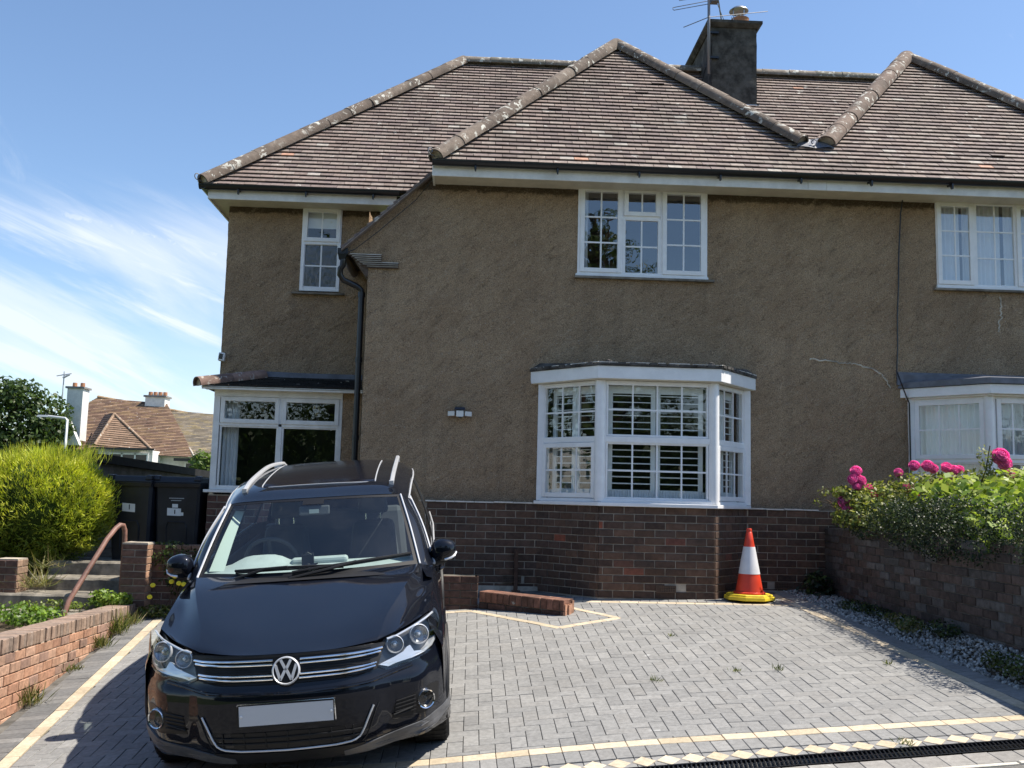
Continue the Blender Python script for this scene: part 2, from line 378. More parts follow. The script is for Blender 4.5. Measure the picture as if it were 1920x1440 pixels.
def cloud(name, verts, faces, cols, mat, parent=None, origin=(0, 0, 0), smooth=False):
    """fast path for foliage: verts (N,3), faces (M,k), cols (M,3)"""
    verts = np.asarray(verts, np.float32); faces = np.asarray(faces, np.int32); k = faces.shape[1]; M = len(faces)
    o = ORG[parent.name] if parent is not None else Vector(origin)
    verts = verts-np.array(o, np.float32)
    me = bpy.data.meshes.new(name); me.vertices.add(len(verts)); me.vertices.foreach_set('co', verts.ravel())
    me.loops.add(M*k); me.loops.foreach_set('vertex_index', faces.ravel()); me.polygons.add(M); me.polygons.foreach_set('loop_start', np.arange(M, dtype=np.int32)*k)
    me.materials.append(MATS[mat])
    a = me.color_attributes.new('Col', 'FLOAT_COLOR', 'CORNER')
    cc = np.ones((M, k, 4), np.float32); cc[:, :, :3] = np.asarray(cols, np.float32)[:, None, :]
    a.data.foreach_set('color', cc.ravel()); me.update(calc_edges=True); me.validate()
    if smooth: me.polygons.foreach_set('use_smooth', [True]*M)
    ob = bpy.data.objects.new(name, me); COL.objects.link(ob)
    if parent is not None: ob.parent = parent
    else: ob.location = o
    ORG[ob.name] = o
    return ob
def unit(a): return a/np.maximum(np.linalg.norm(a, axis=1, keepdims=True), 1e-6)
def leaf_quads(c, d, nrm, ln, wd, cols):
    """leaf-shaped quads (diamonds): centre c, direction d, normal nrm, length, width"""
    d = unit(d); s_ = unit(np.cross(d, nrm)); n = len(c); ln = np.broadcast_to(np.asarray(ln, float).reshape(-1, 1), (n, 1)); wd = np.broadcast_to(np.asarray(wd, float).reshape(-1, 1), (n, 1))
    v = np.stack([c-d*ln*.5, c+s_*wd*.5-d*ln*.05, c+d*ln*.5, c-s_*wd*.5-d*ln*.05], 1).reshape(-1, 3)
    return v, np.arange(n*4).reshape(n, 4), cols
def rnd_dirs(n): return unit(rng.normal(size=(n, 3)))
def palette(n, pal, jit=.18):
    p = np.array(pal); c = p[rng.integers(0, len(p), n)]
    return np.clip(c*(1+rng.uniform(-jit, jit, (n, 1))), 0, 1)
def smooth01(a, b, x):
    t = min(1, max(0, (x-a)/(b-a))); return t*t*(3-2*t)
def gz(x, y):
    """height of the drive: falls towards the street and to the left"""
    s_ = .4*math.log1p(math.exp(min(40, x/.4)))
    return -.02+.03*smooth01(-.6, 1.2, x)+.08*x-.066*s_+(.0972-.0112*s_)*y

# ------------------------------------------------------------------ masonry, tiles, render
def brickwork(mb, A, B, z0A, z0B, n, ch, bl, pal, jit=.2, out=(0, -1), headers=False, shift=0.0, skip=(), joint=.010, depth=.03, wob=.002, special=None):
    """bricks as real blocks standing 3 mm proud of the mortar; A->B seen from outside, left to right"""
    A = Vector((A[0], A[1], 0)); B = Vector((B[0], B[1], 0)); Ln = (B-A).length; d = (B-A)/Ln; nrm = Vector((out[0], out[1], 0)).normalized()
    for r in range(n):
        step = bl if not headers else bl
        s0 = -((r % 2)*.5+shift) * step
        k = 0
        while s0 < Ln:
            a, b = (0 if s0 <= 0 else s0+joint/2), (Ln if s0+step >= Ln else s0+step-joint/2)
            if b-a > .02:
                mid = (a+b)/2; zb = z0A+(z0B-z0A)*mid/Ln+r*ch
                if not any(sk[0] < mid < sk[1] and sk[2] < zb+ch/2 < sk[3] for sk in skip):
                    c = pal[random.randrange(len(pal))]; f = 1+random.uniform(-jit, jit); c = tuple(x*f for x in c)
                    if special and (r, k) in special: c = special[(r, k)]
                    pr = random.uniform(-wob, wob)
                    o = A+d*a+Vector((0, 0, zb+joint/2))+nrm*(pr); 
                    sl = (z0B-z0A)*(b-a)/Ln
                    dd = d*(b-a)+Vector((0, 0, sl)); 
                    P = [o, o+dd, o+dd-nrm*depth, o-nrm*depth]; h = Vector((0, 0, ch-joint))
                    e = .004
                    # slightly arrised front
                    q = [o+d*e+h*.05+nrm*.004, o+dd-d*e+h*.05+nrm*.004, o+dd-d*e+h*.95+nrm*.004, o+d*e+h*.95+nrm*.004]
                    i0 = [o, o+dd, o+dd+h, o+h]
                    mb.idx(q+i0+[p-nrm*depth for p in i0], [(0, 1, 2, 3), (4, 5, 1, 0), (5, 6, 2, 1), (6, 7, 3, 2), (7, 4, 0, 3), (8, 9, 5, 4), (9, 10, 6, 5), (10, 11, 7, 6), (11, 8, 4, 7)], 0, c)
            s0 += step; k += 1
def wallbody(mb, A, B, z0A, z0B, z1A, z1B, thick, out, m=1, inset=.006):
    A = Vector((A[0], A[1], 0)); B = Vector((B[0], B[1], 0)); n = Vector((out[0], out[1], 0)).normalized()
    a, b = A-n*inset, B-n*inset; c, d = B-n*thick, A-n*thick
    z = lambda p, h: Vector((p.x, p.y, h))
    mb.prism([z(a, z0A), z(b, z0B), z(c, z0B), z(d, z0A)], [z(a, z1A), z(b, z1B), z(c, z1B), z(d, z1A)], m)
def clip_poly(poly, cp):
    """Sutherland-Hodgman, both counter-clockwise convex clip polygon"""
    out = list(poly)
    for i in range(len(cp)):
        a, b = cp[i], cp[(i+1) % len(cp)]; inp = out; out = []
        if not inp: return []
        f = lambda p: (b[0]-a[0])*(p[1]-a[1])-(b[1]-a[1])*(p[0]-a[0])
        for j in range(len(inp)):
            p, q = inp[j], inp[(j+1) % len(inp)]; fp, fq = f(p), f(q)
            if fp >= 0: out.append(p)
            if (fp >= 0) != (fq >= 0):
                t = fp/(fp-fq); out.append((p[0]+(q[0]-p[0])*t, p[1]+(q[1]-p[1])*t))
    return out
TPAL = [(.215, .165, .145), (.25, .20, .172), (.185, .142, .128), (.275, .225, .195), (.235, .18, .155), (.20, .155, .142), (.24, .19, .165)]
RPAL = [(.135, .104, .082), (.155, .12, .096), (.12, .094, .076), (.17, .135, .108)]
def tiles(mb, O, u, poly, pitch_v, gauge=.102, w=.168, t=.021, pal=TPAL, jit=.15, odd=.003, sub=True):
    """plain clay tiles laid in courses; O origin, u along the eaves, pitch_v up the slope; poly in (u,v) ccw"""
    O, u, v = Vector(O), Vector(u).normalized(), Vector(pitch_v).normalized(); n = u.cross(v)
    umin = min(p[0] for p in poly); umax = max(p[0] for p in poly); vmin = min(p[1] for p in poly); vmax = max(p[1] for p in poly)
    r = 0; vv = vmin
    while vv < vmax:
        off = (r % 2)*.5*w; us = umin-off; k0 = int((umax-umin)/w)+2
        wv = .0022*math.sin(vv*2.1)
        for k in range(k0):
            a = us+k*w+random.uniform(-.0015, .0015)
            q = [(a+.0028, vv), (a+w-.0028, vv), (a+w-.0028, vv+gauge), (a+.0028, vv+gauge)]
            p = clip_poly(q, poly)
            if len(p) < 3: continue
            lift = t+random.uniform(-.0012, .002); tw = random.uniform(-.001, .001)
            if random.random() < .004: lift += .010
            c = pal[random.randrange(len(pal))]; f = 1+random.uniform(-jit, jit); c = tuple(x*f for x in c)
            rn = random.random()
            if rn < odd: c = (.46, .26, .18)
            elif odd and rn < odd+.02: c = (.38, .34, .30)
            dv = random.uniform(-.002, .0015)
            W3 = lambda x, up: O+u*x[0]+v*(x[1]+dv+wv)+n*(up)
            lo = min(x[1] for x in p)
            hgt = lambda x: lift*(1-(x[1]-vv)/gauge)+.003+tw*(x[0]-a)/w
            top = [W3(x, hgt(x)) for x in p]
            mb.face(top, 0, c)
            for i in range(len(p)):
                a_, b_ = p[i], p[(i+1) % len(p)]
                if abs(a_[1]-lo) < 1e-6 and abs(b_[1]-lo) < 1e-6:
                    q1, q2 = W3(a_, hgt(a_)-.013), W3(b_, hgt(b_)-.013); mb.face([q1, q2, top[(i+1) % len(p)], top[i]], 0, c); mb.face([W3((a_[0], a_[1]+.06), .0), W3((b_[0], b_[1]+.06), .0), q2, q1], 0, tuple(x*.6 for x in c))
                elif abs(a_[0]-b_[0]) < 1e-6:
                    mb.face([W3(a_, -.002), W3(b_, -.002), top[(i+1) % len(p)], top[i]], 0, c)
        vv += gauge; r += 1
    if sub:
        mb.face([O+u*p[0]+v*p[1]-n*.012 for p in poly], 1)
def ridge(mb, P0, P1, r_in=.125, ln=.42, pal=RPAL, upv=(0, 0, 1), open_end=True, jit=.14):
    """half-round ridge or hip tiles in overlapping lengths bedded on mortar"""
    P0, P1 = Vector(P0), Vector(P1); Ln = (P1-P0).length; d = (P1-P0)/Ln; upv = Vector(upv); n = (upv-d*upv.dot(d)).normalized(); s = d.cross(n)
    k = max(1, round(Ln/ln)); ln = Ln/k; r = r_in*.9
    for i in range(k):
        c = pal[random.randrange(len(pal))]; f = 1.15+random.uniform(-jit, jit); c = tuple(x*f for x in c)
        r = r_in*.9; rr0 = r*(1.025+random.uniform(-.015, .015)); rr1 = r*(.985+random.uniform(-.01, .01)); oz = random.uniform(-.004, .004); os_ = random.uniform(-.006, .006)
        a = P0+d*(i*ln-.012); b = P0+d*((i+1)*ln+.012); m_ = 12
        th = [math.pi*(-.08+1.16*j/m_) for j in range(m_+1)]
        ring = lambda p, rr: [p+s*(rr*math.cos(t)+os_)+n*(rr*math.sin(t)*.92+oz) for t in th]
        A, B = ring(a, rr0), ring(b, rr1); A2, B2 = ring(a, rr0-.02), ring(b, rr1-.02)
        mb.grid([A, B], 0, c, flip=True); mb.grid([A2, A], 0, tuple(x*.7 for x in c), flip=True); mb.grid([B, B2], 0, c, flip=True)
    # mortar bedding fills the barrel
    th = [math.pi*(-.1+1.2*j/10) for j in range(11)]
    A = [P0+d*.03+s*((r*.93)*math.cos(t))+n*(r*.80*math.sin(t)) for t in th]; B = [P1-d*.02+s*((r*.93)*math.cos(t))+n*(r*.80*math.sin(t)) for t in th]
    mb.grid([A, B], 1, (.38, .35, .30), flip=True); mb.face(A[::-1], 1, (.16, .14, .12)); mb.face(B, 1, (.16, .14, .12))
def nz(p, s, o=0): return noise.noise(Vector((p[0]*s+o, p[1]*s-o, p[2]*s+2*o)))
def dashed(mb, A, B, z0, z1, out, holes=(), step=.034, amp=.010, inside=None, m=0):
    """roughcast sheet with real relief, openings left out"""
    A = Vector((A[0], A[1], 0)); B = Vector((B[0], B[1], 0)); Ln = (B-A).length; d = (B-A)/Ln; n = Vector((out[0], out[1], 0)).normalized()
    def cuts(lo, hi, extra):
        e = sorted({lo, hi, *[x for x in extra if lo < x < hi]}); r_ = []
        for a, b in zip(e, e[1:]):
            k = max(1, math.ceil((b-a)/step)); r_ += [a+(b-a)*i/k for i in range(k)]
        return r_+[hi]
    ss = cuts(0, Ln, [h[0] for h in holes]+[h[1] for h in holes]); zs = cuts(z0, z1, [h[2] for h in holes]+[h[3] for h in holes])
    pts = []
    for s in ss:
        for z in zs:
            p = A+d*s+Vector((0, 0, z)); pp = (p.x, p.y, p.z)
            h = nz(pp, 9)*.5+nz(pp, 22, 3)*.6+nz(pp, 2.2, 7)*.5
            # trowel strokes falling to the right
            q = Vector((p.x*6+p.y*6+p.z*6, p.z*16-(p.x+p.y)*13, 1.3)); h += .75*noise.noise(q)
            pts.append(p+n*(h*amp))
    nzv = len(zs); fs = []
    for i in range(len(ss)-1):
        for j in range(nzv-1):
            sm, zm = (ss[i]+ss[i+1])/2, (zs[j]+zs[j+1])/2
            if any(h[0] < sm < h[1] and h[2] < zm < h[3] for h in holes): continue
            if inside and not inside(sm, zm): continue
            a = i*nzv+j; fs.append((a, a+nzv, a+nzv+1, a+1))
    mb.idx(pts, fs, m)

class Face:
    """window plane: A,B base ends seen from outside left to right"""
    def __init__(s, A, B):
        s.A = Vector((A[0], A[1], 0)); v = Vector((B[0]-A[0], B[1]-A[1], 0)); s.L = v.length; s.d = v/s.L; s.n = Vector((s.d.y, -s.d.x, 0))
    def P(s, a, z, o=0): return s.A+s.d*a+s.n*o+Vector((0, 0, z))
    def bar(s, mb, a0, a1, z0, z1, o0, o1, m=0): mb.obox(s.P(a0, z0, o0), s.d*(a1-a0), s.n*-(o0-o1), Vector((0, 0, z1-z0)), m) if o1 > o0 else None
    def rect(s, mb, a0, a1, z0, z1, w, o0, o1, m=0, wb=None, wt=None):
        wb = wb or w; wt = wt or w
        s.bar(mb, a0, a0+w, z0, z1, o0, o1, m); s.bar(mb, a1-w, a1, z0, z1, o0, o1, m)
        s.bar(mb, a0+w, a1-w, z0, z0+wb, o0, o1, m); s.bar(mb, a0+w, a1-w, z1-wt, z1, o0, o1, m)
    def quad(s, mb, a0, a1, z0, z1, o, m=0): mb.face([s.P(a0, z0, o), s.P(a1, z0, o), s.P(a1, z1, o), s.P(a0, z1, o)], m)
def make_window(parent, F, a0, a1, z0, z1, lights, o=0.0, depth=.06, mat='upvc', glass='window_glass', fw=.045, name='window', label=None, sillw=None):
    """lights: (a0,a1,z0,z1,kind,[v bars],[h bars]) as fractions of metres measured inside the outer frame"""
    fr = MB(); F.rect(fr, a0, a1, z0, z1, fw, o-depth, o+.004)
    pn = MB(); gb = MB()
    for (b0, b1, c0, c1, kind, vb, hb) in lights:
        if kind == 'sash':
            F.rect(fr, b0, b1, c0, c1, .052, o-depth+.01, o+.020); w = .052; go = o+.002
        else:
            F.rect(fr, b0, b1, c0, c1, .022, o-depth+.01, o-.004); w = .022; go = o-.022
        g0, g1, h0, h1 = b0+w, b1-w, c0+w, c1-w
        F.quad(pn, g0, g1, h0, h1, go)
        for k in range(1, vb+1):
            x = g0+(g1-g0)*k/(vb+1); F.bar(gb, x-.009, x+.009, h0, h1, go-.012, go+.004)
        for k in range(1, hb+1):
            z = h0+(h1-h0)*k/(hb+1); F.bar(gb, g0, g1, z-.009, z+.009, go-.012, go+.0055)
    w_ = fr.build(name, mat, parent, bevel=.004)
    if label: w_['label'] = label
    pn.build('pane', glass, w_)
    if gb.v: gb.build('glazing_bars', mat, w_)
    return w_
def room(parent, x0, x1, y0, y1, z0, z1, mat='room_dark', name='interior'):
    mb = MB(); p = [(x0, y0, z0), (x1, y0, z0), (x1, y1, z0), (x0, y1, z0), (x0, y0, z1), (x1, y0, z1), (x1, y1, z1), (x0, y1, z1)]
    mb.idx(p, [(0, 1, 2, 3), (7, 6, 5, 4), (1, 5, 6, 2), (2, 6, 7, 3), (3, 7, 4, 0)]); return mb.build(name, mat, parent)
def curtain(mb, F, a0, a1, z0, z1, o, amp=.02, wave=.09, m=0):
    n = max(8, int((a1-a0)/wave*8)); rows = []
    for z in (z0, (z0+z1)/2, z1):
        rows.append([F.P(a0+(a1-a0)*i/n, z, o+amp*math.sin(i/n*(a1-a0)/wave*6.283+.6*math.sin(i*.37))) for i in range(n+1)])
    mb.grid(rows, m)
def gutter(mb, A, B, r=.056, m=0):
    A, B = Vector(A), Vector(B); d = (B-A).normalized(); s = d.cross(Vector((0, 0, 1))).normalized(); n = 12
    th = [math.pi*i/n for i in range(n+1)]
    ring = lambda P, rr: [P-s*rr*math.cos(t)-Vector((0, 0, rr*math.sin(t)*1.05)) for t in th]
    a, b, a2, b2 = ring(A, r), ring(B, r), ring(A, r-.006), ring(B, r-.006)
    mb.grid([a, b]); mb.grid([b2, a2]); mb.face(a+a2[::-1]); mb.face(b[::-1]+b2)
    for pr in ((0,), (n,)):
        j = pr[0]; mb.face([a[j], b[j], b2[j], a2[j]])
def brackets(par, A, B, sp=.95):
    A, B = Vector(A), Vector(B); Ln = (B-A).length; d = (B-A)/Ln; s = d.cross(Vector((0, 0, 1))).normalized(); k = int(Ln/sp)
    for i in range(k+1):
        P = A+d*(.5+i*sp); mb = MB()
        if (P-A).length > Ln: break
        mb.obox(P-d*.012-s*.066-Vector((0, 0, .068)), d*.024, s*.075, Vector((0, 0, .02))); mb.obox(P-d*.012-s*.069-Vector((0, 0, .02)), d*.024, s*.012, Vector((0, 0, .024)))
        mb.prism([P-d*.008+s*.02-Vector((0, 0, .12)), P+d*.008+s*.02-Vector((0, 0, .12)), P+d*.008+s*.055-Vector((0, 0, .12)), P-d*.008+s*.055-Vector((0, 0, .12))],
                 [P-d*.010-s*.02-Vector((0, 0, .06)), P+d*.010-s*.02-Vector((0, 0, .06)), P+d*.010+s*.055-Vector((0, 0, .06)), P-d*.010+s*.055-Vector((0, 0, .06))]); mb.build('gutter_bracket', 'black_plastic', par)
BPAL = [(.118, .070, .048), (.096, .059, .044), (.132, .077, .052), (.084, .055, .042), (.122, .074, .053), (.104, .066, .049)]
OPAL = [(.130, .066, .048), (.105, .058, .045), (.150, .080, .058), (.090, .056, .046), (.12, .075, .06)]

EZ, PITCH_T = 4.90, 1.073          # eaves height, tan of roof pitch
XP = 4.08                          # party line
# ================================================================== the left-hand house
H = thing('semi_detached_house', 'brown pebbledash left half of the semi, with shuttered bay window and chimney', 'house', (1.4, 0, 0))
# walls
mb = MB()
win = (1.19+1.56, 2.755+1.56, 3.70, 4.835)
def inside_front(s, z):
    x = s-1.56
    if x > -.5: return True
    if x < -1.30 and z < 3.86: return False
    return z < 4.925+(x+.5)*.93
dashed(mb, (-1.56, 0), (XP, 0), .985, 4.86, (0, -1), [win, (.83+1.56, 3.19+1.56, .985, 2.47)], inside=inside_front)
dashed(mb, (-1.30, 1.25), (-1.30, 0), .0, 4.4, (-1, 0), step=.06)
def inside_kneel(s, z): return True
dashed(mb, (-3.27, 1.25), (-1.30, 1.25), 2.2, 4.86, (0, -1), [(.96, 1.475, 3.655, 4.78)])
dashed(mb, (-3.27, 7.2), (-3.27, 1.25), .0, 4.86, (-1, 0), step=.07)
dashed(mb, (-1.62, .80), (-1.30, .80), .1, 2.30, (0, -1))
mb.box(-3.26, -3.20, 1.262, 1.35, .2, 4.8, 1); mb.box(-1.29, 3.9, .35, .36, 3.0, 3.02, 1)
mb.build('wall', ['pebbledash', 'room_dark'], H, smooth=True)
# pale repaired crack lines in the render
# brick plinth with the bay
mb = MB(); ch, bl = .0825, .2286; n = 12
red = (.30, .095, .055)
F1 = ((-1.30, -.012), (.79, -.012)); 
ab = [(.39+1.30, .62+1.30, .08, .165)]
brickwork(mb, *F1, .985-n*ch, .985-n*ch, n, ch, bl, BPAL, skip=ab)
wallbody(mb, *F1, -.3, -.3, .99, .99, .2, (0, -1))
BA, BB, BC, BD = (.79, 0), (1.415, -.64), (2.69, -.64), (3.22, 0)
for P, Q, sp in ((BA, BB, {(7, 2): red}), (BB, BC, {(11-2, 0): red, (7, 4): (.17, .07, .05), (3, 2): (.22, .085, .055), (4, 1): (.14, .07, .05)}), (BC, BD, {(5, 2): (.16, .07, .05)})):
    d = Vector((Q[0]-P[0], Q[1]-P[1], 0)).normalized(); o = (d.y, -d.x)
    L_ = math.hypot(Q[0]-P[0], Q[1]-P[1])
    sk = [(.63, .85, .06, .145)] if P == BB else []
    P2 = (P[0]+o[0]*.012, P[1]+o[1]*.012); Q2 = (Q[0]+o[0]*.012, Q[1]+o[1]*.012)
    brickwork(mb, P2, Q2, .985-n*ch, .985-n*ch, n, ch, bl if P == BB else .172, BPAL, out=o, special=sp, shift=.3 if P == BB else 0, skip=sk)
    wallbody(mb, P2, Q2, -.3, -.3, .992, .992, .16, o)
F2 = ((3.22, -.012), (XP, -.012)); ab2 = [(.34, .57, .08, .165)]
brickwork(mb, *F2, .985-n*ch, .985-n*ch, n, ch, bl, BPAL, skip=ab2, shift=.4); wallbody(mb, *F2, -.3, -.3, .99, .99, .2, (0, -1))
# projecting plinth course at the foot, drip edge at the top
mb.box(-1.30, .80, -.03, -.014, -.3, .045, 1); mb.box(3.2, XP, -.03, -.014, -.3, .06, 1)
for P, Q in (((-1.30, 0), BA), (BA, BB), (BB, BC), (BC, BD), (BD, (XP, 0))):
    d = Vector((Q[0]-P[0], Q[1]-P[1], 0)); L_ = d.length; d.normalize(); o = Vector((d.y, -d.x, 0)); s_ = 0
    while s_ < L_:
        ln = min(.225, L_-s_); jj = random.uniform(-.003, .003)
        mb.obox(Vector((P[0], P[1], .985+jj))+d*s_-o*.02, d*(ln-.006), o*.050, (0, 0, .016), 2); s_ += .225
mb.build('brick_plinth', ['brick', 'mortar', 'pale_mortar'], H)
# porch plinth
mb = MB(); brickwork(mb, (-3.21, .79), (-1.62, .79), .0, .0, 12, ch, bl, [(.13, .065, .05), (.10, .055, .043), (.15, .08, .06)]); wallbody(mb, (-3.21, .79), (-1.62, .79), -.3, -.3, 1.0, 1.0, .4, (0, -1))
brickwork(mb, (-3.21, 1.25), (-3.21, .79), .0, .0, 12, ch, bl, OPAL, out=(-1, 0)); mb.build('porch_plinth', ['brick', 'mortar'], H)
# air bricks
def airbrick(parent, F, a, z, mat='terracotta', w=.215, h=.075):
    mb = MB(); F.rect(mb, a, a+w, z, z+h, .008, -.03, .016)
    for i in range(1, 11): F.bar(mb, a+w*i/11-.003, a+w*i/11+.003, z, z+h, -.02, .013)
    for i in range(1, 4): F.bar(mb, a, a+w, z+h*i/4-.0035, z+h*i/4+.0035, -.02, .014)
    F.bar(mb, a, a+w, z, z+h, -.035, .0015, 1)
    return mb.build('air_brick', [mat, 'grille_black'], parent)
FF = Face((-1.30, -.012), (XP, -.012))
simple('airbrick_clay', (.12, .085, .065), .9, .2, nvar=.3)
airbrick(H, FF, 1.30+.395, .083, 'airbrick_clay'); airbrick(H, Face((1.415, -.652), (2.69, -.652)), .635, .066, 'airbrick_clay'); airbrick(H, FF, 1.30+3.555, .083, 'airbrick_clay')
# upstairs window: casement, top light over fixed light, casement
WF = Face((1.19, 0), (2.755, 0)); w0 = WF.L
lights = [(.03, .53, 3.745, 4.785, 'sash', 1, 2), (.555, .99, 4.45, 4.785, 'sash', 1, 0), (.555, .99, 3.735, 4.42, 'fixed', 1, 1), (1.02, w0-.03, 3.745, 4.785, 'sash', 1, 2)]
w = make_window(H, WF, 0, w0, 3.70, 4.83, lights, o=.012, glass='upper_glass', label='upstairs window with a small top light in the middle')
mb = MB(); WF.bar(mb, .525, .56, 3.74, 4.79, -.05, .010); WF.bar(mb, .985, 1.025, 3.74, 4.79, -.05, .010); WF.bar(mb, .55, 1.0, 4.415, 4.455, -.05, .010); WF.bar(mb, -.02, w0+.01, 3.695, 3.725, -.03, .035); mb.build('mullion', 'upvc', w, bevel=.004)
mb = MB(); WF.bar(mb, -.03, w0+.08, 3.668, 3.693, -.02, .055); mb.build('sill', 'old_concrete', w)
room(H, 1.1, 2.9, .06, 3.0, 3.2, 4.86)
mb = MB(); cf = Face((1.19, .12), (2.755, .12)); curtain(mb, cf, .02, .14, 3.5, 4.82, 0, .03, .07); mb.build('curtain', 'sheer_curtain', H)
# small side window
SF = Face((-2.31, 1.25), (-1.795, 1.25)); w0 = SF.L
w = make_window(H, SF, 0, w0, 3.66, 4.775, [(.02, w0-.015, 4.32, 4.765, 'sash', 1, 0)], o=.012, label='tall narrow window under the left eaves')
w2 = make_window(H, SF, .0, w0, 3.66, 4.33, [(.03, w0-.025, 3.70, 4.30, 'fixed', 1, 1)], o=.011, glass='obscure_glass', label='frosted lower light of the narrow window')
mb = MB(); SF.bar(mb, -.09, w0+.07, 3.612, 3.632, -.02, .07); mb.build('sill', 'old_concrete', w)
room(H, -2.4, -1.7, 1.31, 3.0, 3.5, 4.86)
mb = MB(); Face((-2.3, 1.33), (-1.8, 1.33)).quad(mb, 0, .5, 4.52, 4.8, 0); mb.build('blind', 'shutter_white', H)
# ---- bay window
def bay(parent, A, B, C, D, zs, zt, lab, lightsL, lightsC, lightsR, old=True):
    """zs sill, zt head; facets A-B, B-C, C-D"""
    mt = 'upvc'
    root_ = None
    for nm, P, Q, lg in (('left', A, B, lightsL), ('front', B, C, lightsC), ('right', C, D, lightsR)):
        F = Face(P, Q)
        ls = lg(F.L)
        w = make_window(parent, F, .03, F.L-.03, zs, zt, ls, o=.0, depth=.06, fw=.032, label=lab % nm)
        mb = MB(); F.bar(mb, -.03, F.L+.03, zs-.045, zs-.004, -.05, .055 if old else .06); F.bar(mb, .02, F.L-.02, zs-.004, zs+.03, -.05, .022); mb.build('sill', mt, w, bevel=.006)
    for P in (B, C):
        mb = MB(); mb.lathe([(.001, zs), (.062, zs), (.062, zt), (.001, zt)], 10, (P[0], P[1]+.03, 0), (0, 0, 1)); mb.build('corner_post', mt, parent, smooth=True, angle=40)
    for P, s_ in ((A, 1), (D, -1)):
        mb = MB(); mb.box(P[0]-.03, P[0]+.045, -.05, .05, zs, zt); mb.build('corner_post', mt, parent)
ZS, ZT, ZM = 1.03, 2.375, 1.735
def bl_side(L_): return [(.06, L_-.06, 1.07, 1.685, 'sash', 2, 1), (.055, L_-.055, 1.72, 2.35, 'fixed', 2, 1)]
def bl_front(L_): return [(.065, L_-.065, 1.065, 1.69, 'fixed', 3, 1), (.065, L_-.065, 1.755, 2.35, 'fixed', 3, 1)]
bay(H, BA, BB, BC, BD, ZS, ZT, 'white bay window, %s light with shutters behind', bl_side, bl_front, bl_side)
for P, Q in ((BA, BB), (BB, BC), (BC, BD)):
    F = Face(P, Q); mb = MB(); F.bar(mb, .05, F.L-.05, 1.688, 1.753, -.05, .008); mb.build('transom', 'upvc', H, bevel=.004); mb = MB(); F.bar(mb, .03, F.L-.03, 1.03, 1.066, -.05, .006); mb.build('bottom_rail', 'upvc', H, bevel=.004)
# bay roof: fascia boards, felted flat roof with lead dressing
def off(poly, o):
    """offset an open bay polyline outward"""
    A, B, C, D = [Vector((p[0], p[1])) for p in poly]
    return [(A.x-o*1.05, 0), (B.x-o*.42, B.y-o), (C.x+o*.42, C.y-o), (D.x+o*1.05, 0)]
mb = MB(); P = off((BA, BB, BC, BD), .115); P0 = off((BA, BB, BC, BD), .095)
for i in range(3):
    F = Face(P[i], P[i+1]); F.bar(mb, -.004, F.L+.004, 2.385, 2.525, -.02, 0)
mb.build('bay_fascia', 'upvc', H, bevel=.003)
mb = MB(); mb.prism([(x, y, 2.378) for x, y in P0], [(x, y, 2.388) for x, y in P0]); mb.build('bay_soffit', 'soffit_paint', H)
mb = MB(); Pf = off((BA, BB, BC, BD), .13); Pb = [(P[0][0]+.1, -.01), (BB[0]+.1, -.40), (BC[0]-.1, -.40), (P[3][0]-.1, -.01)]
mb.prism([(x, y, 2.526) for x, y in Pf], [(x, y, 2.548) for x, y in Pf]); 
top = [(x, y, 2.60+.03*(y > -.1)) for x, y in Pb]; lo = [(x, y, 2.548) for x, y in Pf]
for i in range(3): mb.face([lo[i], lo[i+1], top[i+1], top[i]])
mb.face(top)
for i in range(3):
    F = Face(Pf[i], Pf[i+1])
    for k in range(int(F.L/.11)):
        a = k*.11+random.uniform(0, .04); F.bar(mb, a, a+.085, 2.538+random.uniform(-.01, .004), 2.560+random.uniform(-.006, .010), -.05, .012)
mb.lathe([(.001, 0), (.035, 0), (.035, .05), (.001, .06)], 8, (BB[0]+.08, -.66, 2.55), (0, 0, 1)); mb.lathe([(.001, 0), (.035, 0), (.035, .05), (.001, .06)], 8, (BC[0]-.04, -.66, 2.55), (0, 0, 1))
mb.build('bay_roof', 'felt', H)
mb = MB()
for i in range(3):
    F = Face(Pf[i], Pf[i+1]); a = 0
    while a < F.L-.05:
        l_ = random.uniform(.08, .3); F.bar(mb, a, min(F.L, a+l_), 2.560, 2.566+random.uniform(0, .006), -.03, .004+random.uniform(-.008, 0)); a += l_+random.uniform(.0, .08)
mb.build('bay_roof_edging', 'pale_mortar', H)
room(H, .80, 3.21, .012, 3.4, .3, 2.40, 'room_dark')
# shutters
def shutters(parent, F, a0, a1, z0, z1, nleaf, o=-.13, tilt=.5, mid=None):
    mb = MB(); wl = (a1-a0)/nleaf
    for k in range(nleaf):
        b0, b1 = a0+k*wl+.003, a0+(k+1)*wl-.003
        F.rect(mb, b0, b1, z0, z1, .050, o-.028, o, 0, .10, .085)
        zz = z0+.11
        while zz < z1-.10:
            if mid and abs(zz-mid) < .05: zz += .082; continue
            c = F.P(b0+.05, zz, o-.014); d = F.d*(b1-b0-.1); t = (F.n*math.cos(tilt)-Vector((0, 0, math.sin(tilt))))*.062; t2 = Vector((0, 0, 1)).cross(F.d)
            mb.obox(c-t*.5, d, t, Vector((0, 0, .010)))
            zz += .0745
        if mid: F.bar(mb, b0+.05, b1-.05, mid-.035, mid+.035, o-.028, o)
    mb.build('shutter', 'shutter_white', parent)
for P, Q, k in ((BA, BB, 2), (BB, BC, 2), (BC, BD, 2)):
    F = Face(P, Q); shutters(H, F, .10, F.L-.10, 1.05, 2.33, k, -.115, .10, 1.72)
mb = MB(); 
for P, Q in ((BA, BB), (BB, BC), (BC, BD)):
    F = Face(P, Q); curtain(mb, F, .06, F.L-.06, 1.04, 1.16, -.095, .008, .03)
